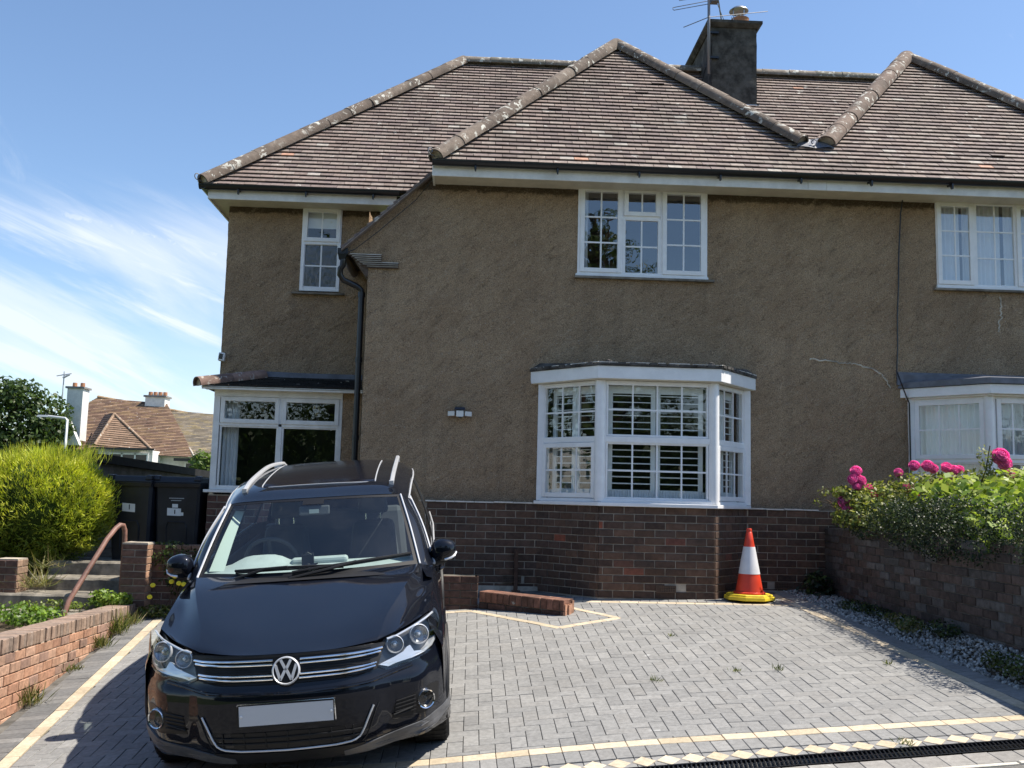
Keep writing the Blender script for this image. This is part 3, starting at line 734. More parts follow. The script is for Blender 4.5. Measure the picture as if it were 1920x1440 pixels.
mb.build('curtain', 'sheer_curtain', H)
# ---- porch
PF = Face((-3.20, .80), (-1.62, .80)); w0 = PF.L
hw = .06+(w0-.06)/2
w = make_window(H, PF, .0, w0, 1.06, 2.235, [(.085, hw-.015, 1.88, 2.205, 'sash', 0, 0), (hw+.02, w0-.04, 1.88, 2.205, 'sash', 0, 0), (.085, hw-.02, 1.09, 1.85, 'fixed', 0, 0), (hw+.025, w0-.05, 1.09, 1.85, 'fixed', 0, 0)], o=.0, mat='upvc_old', fw=.05, label='porch window of two top lights over two big panes')
mb = MB(); PF.bar(mb, 0, .075, 1.06, 2.235, -.05, .012); PF.bar(mb, hw-.02, hw+.025, 1.09, 2.21, -.05, .006); PF.bar(mb, .05, w0-.04, 1.845, 1.885, -.05, .006); PF.bar(mb, 0, w0, 2.21, 2.30, -.05, .018); mb.build('mullion', 'upvc_old', w, bevel=.004)
mb = MB(); PF.bar(mb, -.06, w0+.02, 1.022, 1.058, -.04, .06); mb.build('sill', 'upvc_old', w, bevel=.006)
mb = MB(); Face((-3.2, 1.25), (-3.2, .80)).bar(mb, 0, .45, 1.0, 2.3, -.05, 0); mb.build('porch_side', 'upvc_old', H)
room(H, -3.15, -1.66, .87, 2.6, .1, 2.29); mb = MB(); curtain(mb, Face((-3.2, .95), (-1.6, .95)), .09, .28, 1.05, 2.2, 0, .02, .05); mb.build('curtain', 'sheer_curtain', H)
mb = MB(); e0, e1 = (.62, 2.315), (1.25, 2.50); v = Vector((0, e1[0]-e0[0], e1[1]-e0[1])); vl = v.length
tiles(mb, (-3.33, e0[0], e0[1]), (1, 0, 0), [(0, 0), (2.04, 0), (2.04, vl), (.66, vl)], v, pal=[(.035, .033, .033), (.045, .040, .038), (.03, .03, .03)], odd=0)
v2 = Vector((.63, 0, e1[1]-e0[1])); tiles(mb, (-3.33, 2.2, e0[1]), (0, -1, 0), [(0, 0), (1.58, 0), (.95, v2.length), (0, v2.length)], v2, pal=[(.06, .05, .045)], odd=0)
mb.box(-3.30, -1.30, .66, .80, 2.285, 2.312, 2); mb.box(-3.32, -1.30, .635, .66, 2.28, 2.318, 2)
mb.build('porch_roof', ['roof_tile', 'felt', 'upvc_old'], H)
mb = MB(); ridge(mb, (-3.36, .60, 2.33), (-2.71, 1.22, 2.52), .105, .42, pal=[(.26, .17, .135), (.21, .14, .115)]); mb.build('porch_hip_tiles', ['ridge_tile', 'mortar'], H, smooth=True, angle=50)
mb = MB(); mb.face([(-2.68, 1.215, 2.50), (-1.31, 1.215, 2.495), (-1.31, 1.23, 2.565), (-2.68, 1.23, 2.585)]); mb.box(-2.70, -1.31, 1.215, 1.26, 2.49, 2.575); mb.build('porch_flashing', 'lead', H)
# kneeler: corbelled tile courses at the springing of the catslide
mb = MB()
for i in range(7):
    z = 3.705+i*.0235; x0 = -1.315-.205*(i/6)**.8; x1 = -.93+.0*i if i < 3 else -1.13
    mb.box(x0, x1, -.034+random.uniform(-.004, .002), .02, z, z+.013, 0, (.10, .075, .06)); mb.box(x0+.012, x1-.006, -.026, .02, z+.0145, z+.0225, 1, (.9, .9, .9))
mb.prism([(-1.31, -.012, 3.60), (-1.29, -.012, 3.60), (-1.29, .35, 3.60), (-1.31, .35, 3.60)], [(-1.50, -.012, 3.87), (-1.29, -.012, 3.87), (-1.29, .35, 3.87), (-1.50, .35, 3.87)], 0, (.12, .09, .07))
mb.build('kneeler', ['old_brick', 'pale_mortar'], H)
# ---- roofs
def slope(dy): return Vector((0, 1, PITCH_T)).normalized()
sl = math.sqrt(1+PITCH_T**2)
gx0 = -.50; APX = 1.90; AY = -.45+2.45
mb = MB()
# front face of the wing, our half: u from gx0, v along slope
def uvf(x, y): return (x-gx0, (y+.45)*sl)
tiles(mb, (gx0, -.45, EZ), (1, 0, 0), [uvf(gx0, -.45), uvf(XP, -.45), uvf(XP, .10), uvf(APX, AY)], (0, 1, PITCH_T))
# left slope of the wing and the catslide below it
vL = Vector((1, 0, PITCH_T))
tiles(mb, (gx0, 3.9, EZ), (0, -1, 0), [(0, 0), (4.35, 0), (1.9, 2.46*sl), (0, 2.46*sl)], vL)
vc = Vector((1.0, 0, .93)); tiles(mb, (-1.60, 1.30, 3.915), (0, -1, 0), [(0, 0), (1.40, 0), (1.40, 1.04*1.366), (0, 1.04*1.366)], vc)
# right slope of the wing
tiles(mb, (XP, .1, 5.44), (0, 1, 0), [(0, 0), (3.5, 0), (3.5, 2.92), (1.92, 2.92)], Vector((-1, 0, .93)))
mb.obox((-1.60, -.10, 3.885), (1.06, 0, .986), (0, .12, 0), (0, 0, .022), 0, (.22, .18, .16))
mb.build('wing_roof', ['roof_tile', 'felt'], H)
mb = MB(); mgx = -3.50
RX, RY, RZ = -.31, 3.62, EZ+(3.62-.80)*PITCH_T
def uvm(x, y): return (x-mgx, (y-.80)*sl)
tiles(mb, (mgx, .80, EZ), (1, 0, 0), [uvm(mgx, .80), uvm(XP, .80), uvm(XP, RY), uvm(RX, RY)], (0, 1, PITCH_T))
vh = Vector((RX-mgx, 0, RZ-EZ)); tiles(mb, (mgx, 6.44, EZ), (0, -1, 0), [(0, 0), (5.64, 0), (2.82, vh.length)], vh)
mb.face([(mgx, 6.44, EZ), (RX, RY, RZ), (XP, RY, RZ), (XP, 6.44, EZ)], 0, (.14, .1, .09))
mb.build('main_roof', ['roof_tile', 'felt'], H)
mb = MB(); e = .05
ridge(mb, (gx0-.01, -.46, EZ+.03), (APX, AY, EZ+2.45*PITCH_T+.03), .125, .42)
ridge(mb, (3.93, .02, EZ+.47*PITCH_T+.05), (APX, AY, EZ+2.45*PITCH_T+.03), .125, .42)
ridge(mb, (mgx+.0, .80, EZ+.03), (RX, RY, RZ+.03), .125, .43)
ridge(mb, (RX, RY, RZ+.03), (XP, RY, RZ+.03), .115, .45, pal=[(.17, .155, .125), (.20, .17, .14)])
mb.build('ridge_tiles', ['ridge_tile', 'mortar'], H, smooth=True, angle=50)
# lead saddle between the two hips
mb = MB(); a = [(3.72, -.06, 5.36), (4.44, -.06, 5.36), (4.34, .12, 5.53), (3.86, .12, 5.53)]
mb.grid([[(3.84+.08*i, -.05+.012*math.sin(i*2), 5.385+.012*math.sin(i*1.7)) for i in range(7)], [(3.88+.065*i, .02, 5.455) for i in range(7)], [(3.94+.045*i, .12, 5.545+.03*abs(i-3)/3) for i in range(7)]])
mb.build('lead_saddle', 'lead', H)
# hip irons: scrolled ends
def hip_iron(P, d):
    mb = MB(); P = Vector(P); d = Vector((d[0], d[1], 0)).normalized(); pts = [P, P+d*.05+Vector((0, 0, .01))]
    c = P+d*.075+Vector((0, 0, .055))
    for i in range(12):
        t = -1.4+i*.52; rr = .045-.0022*i; pts.append(c+d*rr*math.cos(t)+Vector((0, 0, rr*math.sin(t))))
    mb.tube(pts, .007, 6); return mb.build('hip_iron', 'aerial_metal', H)
hip_iron((gx0-.02, -.47, EZ+.03), (-1, -1)); hip_iron((mgx-.01, .79, EZ+.03), (-1, -1)); hip_iron((3.99, .0, EZ+.50), (1, -.4))
# fascia, soffit, gutters
mb = MB(); mb.box(-.54, 3.86, -.385, -.36, 4.735, 4.872); mb.box(3.862, XP, -.387, -.361, 4.735, 4.872); mb.box(-3.43, -1.06, .862, .885, 4.735, 4.872)
mb.box(-3.455, -3.43, .862, 6.3, 4.735, 4.872); mb.box(-.555, -.53, -.385, .0, 4.735, 4.872)
mb.build('fascia', 'upvc_old', H, bevel=.004)
mb = MB(); mb.box(-.53, XP, -.36, .02, 4.758, 4.775); mb.box(-3.43, -1.06, .885, 1.27, 4.758, 4.775); mb.box(-3.43, -3.26, .89, 6.3, 4.757, 4.774)
mb.build('soffit', 'soffit_paint', H)
mb = MB(); g0, g1 = (-.555, -.448, 4.895), (XP, -.448, 4.895); gutter(mb, g0, g1); m0, m1 = (-3.55, .802, 4.895), (-1.02, .802, 4.895); gutter(mb, m0, m1); gutter(mb, (-3.50, 6.4, 4.895), (-3.50, .76, 4.895))
gutter(mb, (-1.60, 1.2, 3.905), (-1.60, -.06, 3.905), .05)
gt = mb.build('gutter', 'black_plastic', H, smooth=True, angle=40)
brackets(gt, g0, g1); brackets(gt, m0, m1, .85)
mb = MB(); mb.box(-1.65, -1.53, -.05, .06, 3.855, 3.925); mb.prism([(-1.635, -.04, 3.80), (-1.56, -.04, 3.80), (-1.56, .05, 3.80), (-1.635, .05, 3.80)], [(-1.645, -.05, 3.856), (-1.535, -.05, 3.856), (-1.535, .06, 3.856), (-1.645, .06, 3.856)])
mb.tube([(-1.585, 0, 3.82), (-1.59, .0, 3.72), (-1.615, .01, 3.69), (-1.62, .02, 3.62), (-1.58, .04, 3.56), (-1.42, .10, 3.50), (-1.37, .11, 3.46), (-1.365, .11, 3.36), (-1.365, .11, .25)], .036, 12)
for z in (3.40, 2.62, 1.7): mb.lathe([(.036, -.03), (.044, -.03), (.044, .03), (.036, .03)], 12, (-1.365, .11, z))
mb.build('downpipe', 'black_plastic', H, smooth=True, angle=40)
# chimney
cx0, cx1, cyf, cyb, cz = 3.50, 4.20, 2.85, 4.35, 8.36
mb = MB(); dashed(mb, (cx0, cyf), (cx1, cyf), 6.5, cz, (0, -1), step=.05, amp=.012); dashed(mb, (cx0, cyb), (cx0, cyf), 6.5, cz, (-1, 0), step=.05, amp=.012); dashed(mb, (cx1, cyf), (cx1, cyb), 6.5, cz, (1, 0), step=.06, amp=.012); dashed(mb, (cx1, cyb), (cx0, cyb), 6.5, cz, (0, 1), step=.08)
ck = mb.build('chimney', ['stack_render'], H, smooth=True)
mb = MB(); mb.prism([(cx0-.02, cyf-.02, cz-.02), (cx1+.02, cyf-.02, cz-.02), (cx1+.02, cyb+.02, cz-.02), (cx0-.02, cyb+.02, cz-.02)], [(cx0-.075, cyf-.075, cz+.03), (cx1+.075, cyf-.075, cz+.03), (cx1+.075, cyb+.075, cz+.03), (cx0-.075, cyb+.075, cz+.03)]); mb.box(cx0-.076, cx1+.076, cyf-.076, cyb+.076, cz+.031, cz+.075); mb.build('cap', 'stack_render', ck)
mb = MB(); mb.lathe([(.001, .0), (.14, .0), (.13, .10), (.11, .13), (.09, .13)], 20, (3.70, 3.15, cz+.075)); mb.build('pot', 'terracotta', ck, smooth=True, angle=40)
mb = MB(); mb.lathe([(.13, .0), (.125, .10), (.14, .13), (.12, .14), (.10, .14), (.1, .02)], 20, (3.99, 3.02, cz+.075)); pt = mb.build('pot', 'terracotta', ck, smooth=True, angle=40)
mb = MB(); c0 = Vector((3.97, 3.02, cz+.075))
for t in range(4): mb.tube([c0+Vector((.11*math.cos(t*1.571+.5), .11*math.sin(t*1.571+.5), .08)), c0+Vector((.115*math.cos(t*1.571+.5), .115*math.sin(t*1.571+.5), .29))], .008, 6)
mb.lathe([(.001, .33), (.10, .315), (.148, .275), (.15, .265), (.10, .275), (.001, .285)], 24, c0)
for t in range(12): mb.tube([c0+Vector((.10*math.cos(t*.5236), .10*math.sin(t*.5236), .1)), c0+Vector((.115*math.cos(t*.5236), .115*math.sin(t*.5236), .175))], .006, 5)
mb.build('cowl', 'steel', ck, smooth=True, angle=40)
mb = MB(); mb.box(cx0+.03, cx1+.02, cyf-.03, cyf+.01, 7.02, 7.11); mb.box(cx1, cx1+.03, cyf-.03, cyf+.8, 7.02, 7.11); mb.build('lead_apron', 'galvanised', ck)

# ================================================================== the right-hand house (mirror half)
NH = thing('semi_detached_house', 'right half of the semi, with sheer curtains upstairs and roses before its bay', 'house', (7.5, 0, 0))
XE = 10.2
mb = MB(); dashed(mb, (XP, 0), (XE, 0), .985, 4.86, (0, -1), [(5.56-XP, 7.12-XP, 3.70, 4.835), (5.23-XP, 7.64-XP, .985, 2.43)])
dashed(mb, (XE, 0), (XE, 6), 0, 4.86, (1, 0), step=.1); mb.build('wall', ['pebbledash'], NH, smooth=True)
NA, NB, NC, ND = (5.20, 0), (5.83, -.64), (7.05, -.64), (7.68, 0)
mb = MB(); F3 = ((XP, -.012), (5.20, -.012)); brickwork(mb, *F3, .985-n*ch, .985-n*ch, n, ch, bl, BPAL); wallbody(mb, *F3, -.3, -.3, .99, .99, .2, (0, -1))
for P, Q in ((NA, NB), (NB, NC), (NC, ND)):
    d = Vector((Q[0]-P[0], Q[1]-P[1], 0)).normalized(); o = (d.y, -d.x); brickwork(mb, P, Q, .985-n*ch, .985-n*ch, n, ch, .2, BPAL, out=o); wallbody(mb, P, Q, -.3, -.3, .99, .99, .16, o)
F4 = ((7.68, -.012), (XE, -.012)); brickwork(mb, *F4, .985-n*ch, .985-n*ch, n, ch, bl, BPAL); wallbody(mb, *F4, -.3, -.3, .99, .99, .2, (0, -1))
mb.build('brick_plinth', ['brick', 'mortar'], NH)
WF2 = Face((5.56, 0), (7.12, 0)); w0 = WF2.L
w = make_window(NH, WF2, 0, w0, 3.70, 4.80, [(.01, .46, 3.745, 4.765, 'sash', 1, 2), (.49, .99, 3.735, 4.77, 'fixed', 1, 2), (1.0, w0-.02, 3.745, 4.765, 'sash', 1, 2)], o=.012, glass='upper_glass', label='upstairs window with white sheer curtains')
mb = MB(); WF2.bar(mb, .455, .495, 3.74, 4.79, -.05, .01); WF2.bar(mb, .98, 1.005, 3.74, 4.79, -.05, .01); WF2.bar(mb, -.01, w0+.01, 3.695, 3.725, -.03, .035); WF2.bar(mb, 0, w0, 4.78, 4.84, -.05, .0); mb.build('mullion', 'upvc', w, bevel=.004)
mb = MB(); WF2.bar(mb, -.045, w0+.06, 3.668, 3.693, -.02, .055); mb.build('sill', 'old_concrete', w)
room(NH, 5.5, 7.2, .06, 3.0, 3.2, 4.86, 'room_wall')
mb = MB(); cf = Face((5.56, .11), (7.12, .11)); curtain(mb, cf, .03, .34, 3.68, 4.78, 0, .012, .06); curtain(mb, cf, .38, .50, 3.68, 4.78, 0, .012, .05); curtain(mb, cf, .52, .86, 3.68, 4.78, 0, .012, .06); curtain(mb, cf, .90, 1.5, 3.68, 4.78, 0, .012, .06)
mb.build('curtain', 'sheer_curtain', NH)
def nb_side(L_): return [(.06, L_-.06, 1.62, 2.30, 'sash', 2, 1), (.055, L_-.055, 1.06, 1.58, 'fixed', 2, 1)]
def nb_front(L_): return [(.07, .44, 1.62, 2.30, 'sash', 1, 1), (.45, L_-.07, 1.62, 2.30, 'fixed', 2, 1), (.07, L_-.07, 1.06, 1.58, 'fixed', 3, 1)]
bay(NH, NA, NB, NC, ND, 1.03, 2.33, 'white bay window of the right-hand house, %s light', nb_side, nb_front, nb_side)
for P, Q in ((NA, NB), (NB, NC), (NC, ND)):
    F = Face(P, Q); mb = MB(); F.bar(mb, .05, F.L-.05, 1.575, 1.625, -.05, .008); mb.build('transom', 'upvc', NH, bevel=.004); mb = MB(); F.bar(mb, .03, F.L-.03, 2.295, 2.335, -.05, .008); mb.build('top_rail', 'upvc', NH, bevel=.004)
mb = MB(); P = off((NA, NB, NC, ND), .11)
for i in range(3):
    F = Face(P[i], P[i+1]); F.bar(mb, -.004, F.L+.004, 2.345, 2.455, -.02, 0); F.bar(mb, -.004, F.L+.004, 2.325, 2.35, -.09, -.045)
mb.build('bay_fascia', 'upvc', NH, bevel=.006)
mb = MB(); Pf = off((NA, NB, NC, ND), .14); Pb = [(NA[0]-.13, -.01), (NB[0]+.05, -.35), (NC[0]-.05, -.35), (ND[0]+.13, -.01)]
mb.prism([(x, y, 2.46) for x, y in Pf], [(x, y, 2.525) for x, y in Pf]); top = [(x, y, 2.60+.02*(y > -.1)) for x, y in Pb]; lo = [(x, y, 2.525) for x, y in Pf]
for i in range(3): mb.face([lo[i], lo[i+1], top[i+1], top[i]])
mb.face(top); mb.box(NA[0]-.16, ND[0]+.16, -.03, .0, 2.50, 2.655)
mb.build('bay_roof', 'lead', NH)
room(NH, 5.22, 7.66, .012, 3.4, .3, 2.35, 'room_dark'); mb = MB()
for P, Q in ((NA, NB), (NB, NC), (NC, ND)):
    F = Face(P, Q); curtain(mb, F, .05, F.L-.05, 1.0, 2.31, -.13, .02, .07)
mb.build('curtain', 'sheer_curtain', NH)
mb = MB(); AX2 = 6.16
gx1 = 2*XP-gx0
def uvn(x, y): return (x-XP, (y+.45)*sl)
tiles(mb, (XP, -.45, EZ), (1, 0, 0), [uvn(XP, -.45), uvn(gx1, -.45), uvn(AX2, AY), uvn(XP, .10)], (0, 1, PITCH_T))
tiles(mb, (XP, 3.6, 5.44), (0, -1, 0), [(0, 0), (3.5, 0), (1.58, 2.8), (0, 2.8)], Vector((1, 0, .93)))
mb.build('wing_roof', ['roof_tile', 'felt'], NH)
mb = MB(); tiles(mb, (XP, .80, EZ), (1, 0, 0), [(0, 0), (5.6, 0), (4.15, (RY-.80)*sl), (0, (RY-.80)*sl)], (0, 1, PITCH_T)); mb.face([(XP, 6.44, EZ), (XP, RY, RZ), (XP+4.15, RY, RZ), (XE, 6.44, EZ)], 0, (.14, .1, .09)); mb.build('main_roof', ['roof_tile', 'felt'], NH)
mb = MB(); AZ = EZ+2.45*PITCH_T+.03
ridge(mb, (4.23, .02, EZ+.47*PITCH_T+.05), (AX2, AY, AZ), .135, .42, pal=[(.16, .118, .094), (.18, .13, .105)]); ridge(mb, (gx1, -.48, EZ), (AX2, AY, AZ), .125, .42)
ridge(mb, (XP+.003, RY, RZ+.03), (XP+3.9, RY, RZ+.03), .115, .45, pal=[(.17, .155, .125), (.20, .17, .14)]); ridge(mb, (XP+3.8, RY, RZ+.03), (XE, 1.2, EZ), .12, .45)
mb.build('ridge_tiles', ['ridge_tile', 'mortar'], NH, smooth=True, angle=50)
mb = MB(); mb.box(XP+.002, XE, -.386, -.3605, 4.735, 4.872); mb.build('fascia', 'upvc_old', NH, bevel=.004)
mb = MB(); mb.box(XP, XE, -.36, .02, 4.7575, 4.7745); mb.build('soffit', 'soffit_paint', NH)
mb = MB(); gutter(mb, (XP-.14, -.45, 4.897), (XE, -.45, 4.897), .057); gt = mb.build('gutter', 'black_plastic', NH, smooth=True, angle=40)
brackets(gt, (XP, -.45, 4.897), (XE, -.45, 4.897), .96)
for hh, nm, pts in ((NH, 'crack_repair', [(4.0, 2.775), (4.12, 2.765), (4.22, 2.775), (4.35, 2.745), (4.44, 2.735), (4.56, 2.745), (4.68, 2.70), (4.80, 2.655), (4.88, 2.60), (4.92, 2.53), (4.98, 2.46)]), (NH, 'crack_repair', [(6.34, 3.60), (6.35, 3.52), (6.33, 3.45), (6.345, 3.38), (6.31, 3.30), (6.315, 3.22), (6.29, 3.16)])):
    mb = MB(); q = []
    for (a, b), (c, d) in zip(pts, pts[1:]):
        for i in range(4): t = i/4; q.append((a+(c-a)*t+random.uniform(-.014, .014), random.uniform(-.012, .004), b+(d-b)*t+random.uniform(-.016, .016)))
    mb.tube(q, .0095, 5); mb.build(nm, 'crack_filler', hh)
# things fixed to the house
mb = MB(); mb.tube([(5.14, -.37, 4.80), (5.135, -.06, 4.77), (5.12, -.03, 4.6), (5.09, -.025, 4.1), (5.075, -.03, 3.7), (5.055, -.025, 3.3), (5.05, -.03, 2.95), (5.03, -.04, 2.66), (5.05, -.12, 2.50), (5.12, -.08, 2.36), (5.165, -.06, 2.28), (5.17, -.055, 1.05)], .008, 6)
tag(mb.build('cable', 'black_plastic'), 'thin black cable running down the render from the eaves to the right bay', 'cable')
mb = MB(); mb.tube([(-.55, -.30, 4.72), (-.75, -.03, 4.55), (-1.2, -.03, 4.13), (-1.45, -.03, 3.92), (-1.56, -.06, 3.86)], .005, 5)
tag(mb.build('cable', 'black_plastic'), 'thin cable slanting along the sloping verge above the downpipe', 'cable')
sec = thing('security_light', 'small solar security light with three lamps on the render between pipe and bay', 'light', (-.152, -.02, 2.02))
mb = MB(); mb.prism([(-.215, -.13, 2.045), (-.088, -.13, 2.045), (-.088, -.02, 2.05), (-.215, -.02, 2.05)], [(-.205, -.11, 2.075), (-.098, -.11, 2.075), (-.098, -.02, 2.09), (-.205, -.02, 2.09)]); mb.box(-.20, -.10, -.10, -.02, 1.985, 2.043); mb.lathe([(.001, 0), (.02, .004), (.018, .03), (.001, .035)], 12, (-.15, -.09, 1.95)); mb.build('body', 'solar_black', sec)
mb = MB(); F = Face((-.20, -.105), (-.10, -.105)); F.bar(mb, .008, .092, 1.965, 2.035, 0, .012); mb.build('lamp', 'lamp_lens', sec, bevel=.003)
mb = MB(); F = Face((-.285, -.03), (-.205, -.10)); F.bar(mb, 0, .1, 1.975, 2.03, 0, .012); mb.build('lamp', 'lamp_lens', sec, bevel=.003)
mb = MB(); F = Face((-.095, -.10), (-.015, -.03)); F.bar(mb, 0, .1, 1.975, 2.03, 0, .012); mb.build('lamp', 'lamp_lens', sec, bevel=.003)
cc = thing('security_camera', 'small white box camera on the left corner of the house', 'camera', (-3.24, 1.2, 2.74))
mb = MB(); mb.obox((-3.275, 1.12, 2.70), (.075, .015, -.008), (-.01, .1, 0), (.012, 0, .105)); mb.build('housing', 'upvc', cc, bevel=.008)
mb = MB(); mb.obox((-3.262, 1.112, 2.72), (.045, .009, -.005), (-.001, .008, 0), (.008, 0, .065)); mb.build('lens', 'solar_black', cc)
ae = thing('tv_aerial', 'thin metal television aerial strapped to the chimney', 'aerial', (3.44, 2.80, 7.6))
mb = MB(); mb.tube([(3.44, 2.78, 7.55), (3.44, 2.78, 9.2)], .022, 8); mb.build('mast', 'aerial_metal', ae, smooth=True)
mb = MB(); mb.tube([(3.40, 2.2, 8.70), (3.85, 3.6, 8.80)], .012, 6)
mb.tube([(3.46, 2.9, 8.74), (2.90, 2.80, 8.56), (2.885, 2.80, 8.575), (2.885, 2.80, 8.60), (3.46, 2.9, 8.79)], .006, 5); mb.tube([(3.46, 2.88, 8.86), (2.98, 2.8, 8.72)], .006, 5); mb.tube([(3.40, 2.62, 8.38), (3.03, 2.7, 8.24)], .007, 5); mb.tube([(3.42, 2.70, 8.42), (4.38, 2.86, 8.64)], .006, 5)
mb.tube([(3.50, 2.78, 8.86), (3.70, 2.9, 8.5)], .005, 5); mb.box(3.47, 3.58, 2.72, 2.84, 8.70, 8.78); mb.build('antenna', 'aerial_metal', ae)
mb = MB(); mb.tube([(3.46, 2.83, 8.35), (3.465, 2.835, 7.9), (3.46, 2.83, 7.82), (3.44, 3.0, 7.75), (3.44, 3.3, 7.55), (3.44, 3.5, 7.42)], .006, 5); mb.box(3.44, 3.60, 2.80, 2.84, 7.82, 7.85); mb.box(3.44, 3.60, 2.80, 2.84, 8.22, 8.25); mb.build('lead_wire', 'black_plastic', ae)

# ================================================================== drive
def xwall(y): return -3.36-.0703*(y+4.05)
def xr(y): return 3.44-.0458*(y+.3)
def yf(x): return -5.305+.02*x
def xt(y): return -3.13-.09*(y+2.5)
def g3(x, y, dz=0): return Vector((x, y, gz(x, y)+dz))
mb = MB(); xs = np.linspace(-4.3, 4.3, 44); ys = np.linspace(-6.2, .3, 34)
mb.grid([[g3(x, y, -.014) for y in ys] for x in xs], flip=True)
struct(mb.build('driveway_base', 'joint_sand', smooth=True))
def block(mb, poly, col, dz=0.0, j=.0019, m=0):
    cx = sum(p[0] for p in poly)/len(poly); cy_ = sum(p[1] for p in poly)/len(poly)
    def inset(d):
        out = []; k = len(poly)
        for i in range(k):
            a, b, c = poly[i-1], poly[i], poly[(i+1) % k]
            e1 = Vector((b[0]-a[0], b[1]-a[1])); e2 = Vector((c[0]-b[0], c[1]-b[1]))
            if e1.length < 1e-5 or e2.length < 1e-5: out.append(b); continue
            e1.normalize(); e2.normalize(); n1 = Vector((-e1.y, e1.x)); n2 = Vector((-e2.y, e2.x)); s = n1+n2; q = 1+n1.dot(n2)
            out.append((b[0]+d*s.x/max(q, .3), b[1]+d*s.y/max(q, .3)))
        return out
    tx, ty, h = random.uniform(-.010, .010), random.uniform(-.010, .010), dz+random.uniform(-.0012, .0016)
    f = lambda p, o: Vector((p[0], p[1], gz(p[0], p[1])+h+tx*(p[0]-cx)+ty*(p[1]-cy_)+o))
    a, b = inset(j+.0028), inset(j); k = len(poly)
    pts = [f(p, 0) for p in a]+[f(p, -.0028) for p in b]+[f(p, -.016) for p in b]
    fs = [tuple(range(k))]+[(i, k+i, k+(i+1) % k, (i+1) % k)[::1] for i in range(k)]+[(k+i, 2*k+i, 2*k+(i+1) % k, k+(i+1) % k) for i in range(k)]
    mb.idx(pts, fs, m, col)
GP = [(.238, .236, .230), (.252, .249, .242), (.226, .224, .219), (.265, .261, .252), (.245, .240, .231)]
TP = [(.52, .43, .31), (.55, .46, .34), (.48, .40, .285), (.57, .485, .365)]
def pc(pal, jit=.07):
    c = pal[random.randrange(len(pal))]; f = 1+random.uniform(-jit, jit); return tuple(x*f for x in c)
mb = MB(); tn = MB()
# herringbone field
reg = [(xt(-5.4)+.055, yf(-3.0)+.055), (xr(-5.2)-.055, yf(3.6)+.055), (xr(-1.05)-.055, -1.06), (.25, -.685), (xt(-.68)+.055, -.685)]
i0 = int(-4/.1); 
diam = [(-.30, -1.07), (.05, -1.085), (.871, -2.03), (1.49, -1.65), (1.0, -1.02)]
def seg_d(p, a, b):
    v = (b[0]-a[0], b[1]-a[1]); t = max(0, min(1, ((p[0]-a[0])*v[0]+(p[1]-a[1])*v[1])/(v[0]**2+v[1]**2))); return math.hypot(p[0]-a[0]-v[0]*t, p[1]-a[1]-v[1]*t)
for i in range(-38, 40):
    for j in range(-62, -6):
        t = (i-j) % 4
        if t == 0: q = [(i*.1, j*.1), (i*.1+.2, j*.1), (i*.1+.2, j*.1+.1), (i*.1, j*.1+.1)]
        elif t == 3: q = [(i*.1, j*.1), (i*.1+.1, j*.1), (i*.1+.1, j*.1+.2), (i*.1, j*.1+.2)]
        else: continue
        p = clip_poly(q, reg)
        if len(p) < 3: continue
        c = (sum(a[0] for a in p)/len(p), sum(a[1] for a in p)/len(p))
        ar = abs(sum(p[k-1][0]*p[k][1]-p[k][0]*p[k-1][1] for k in range(len(p))))/2
        if ar < .0015: continue
        block(mb, p, pc(GP, .06))
def course(P, Q, w0, w1, step, pal, m, dz=0., jit=.07):
    """blocks in a row from P to Q, between offsets w0..w1 measured to the left of the direction"""
    P, Q = Vector(P), Vector(Q); Ln = (Q-P).length; d = (Q-P)/Ln; n = Vector((-d.y, d.x)); k = max(1, round(Ln/step)); st = Ln/k
    for i in range(k):
        a, b = P+d*(i*st), P+d*((i+1)*st)
        q = [a+n*w0, b+n*w0, b+n*w1, a+n*w1]; block(m, [tuple(x) for x in q], pc(pal, jit), dz)
# left edge: soldier course against the wall, sandy band
y0, y1 = -5.9, -.15
course((xt(y0), y0), (xt(y1), y1), .055, .265, .1, [(.165, .165, .165), (.185, .183, .180), (.15, .151, .152)], mb, jit=.11); course((xt(y0), y0), (xt(y1), y1), -.05, .05, .2, TP, tn)
# right edge
course((xr(-5.15), -5.15), (xr(-.3), -.3), -.05, .05, .2, TP, tn); course((xr(-5.35), -5.35), (xr(-.1), -.1), -.27, -.055, .1, GP, mb)
# front band, soldier course, dog-tooth, outer soldier course
A_, B_ = (-3.0, yf(-3.0)), (4.3, yf(4.3))
course(A_, (3.60, yf(3.60)), -.05, .05, .201, TP, tn); course((3.60, yf(3.6)), (4.2, yf(4.2)), -.05, .05, .201, TP, tn)
course(A_, B_, -.235, -.055, .1005, GP, mb); course(A_, B_, -.745, -.572, .15, [(.27, .26, .24), (.30, .285, .265), (.25, .24, .225)], mb)
course(A_, B_, -.40, -.238, .1, GP, mb, -.004)
d = (Vector(B_)-Vector(A_)).normalized(); nn = Vector((-d.y, d.x)); k = 0
while k*.1445 < 7.3:
    c = Vector(A_)+d*(k*.1445)-nn*.318; u_, v_ = d*.0722, nn*.082; block(tn, [tuple(c-u_), tuple(c-v_), tuple(c+u_), tuple(c+v_)], pc(TP)); 
    k += 1
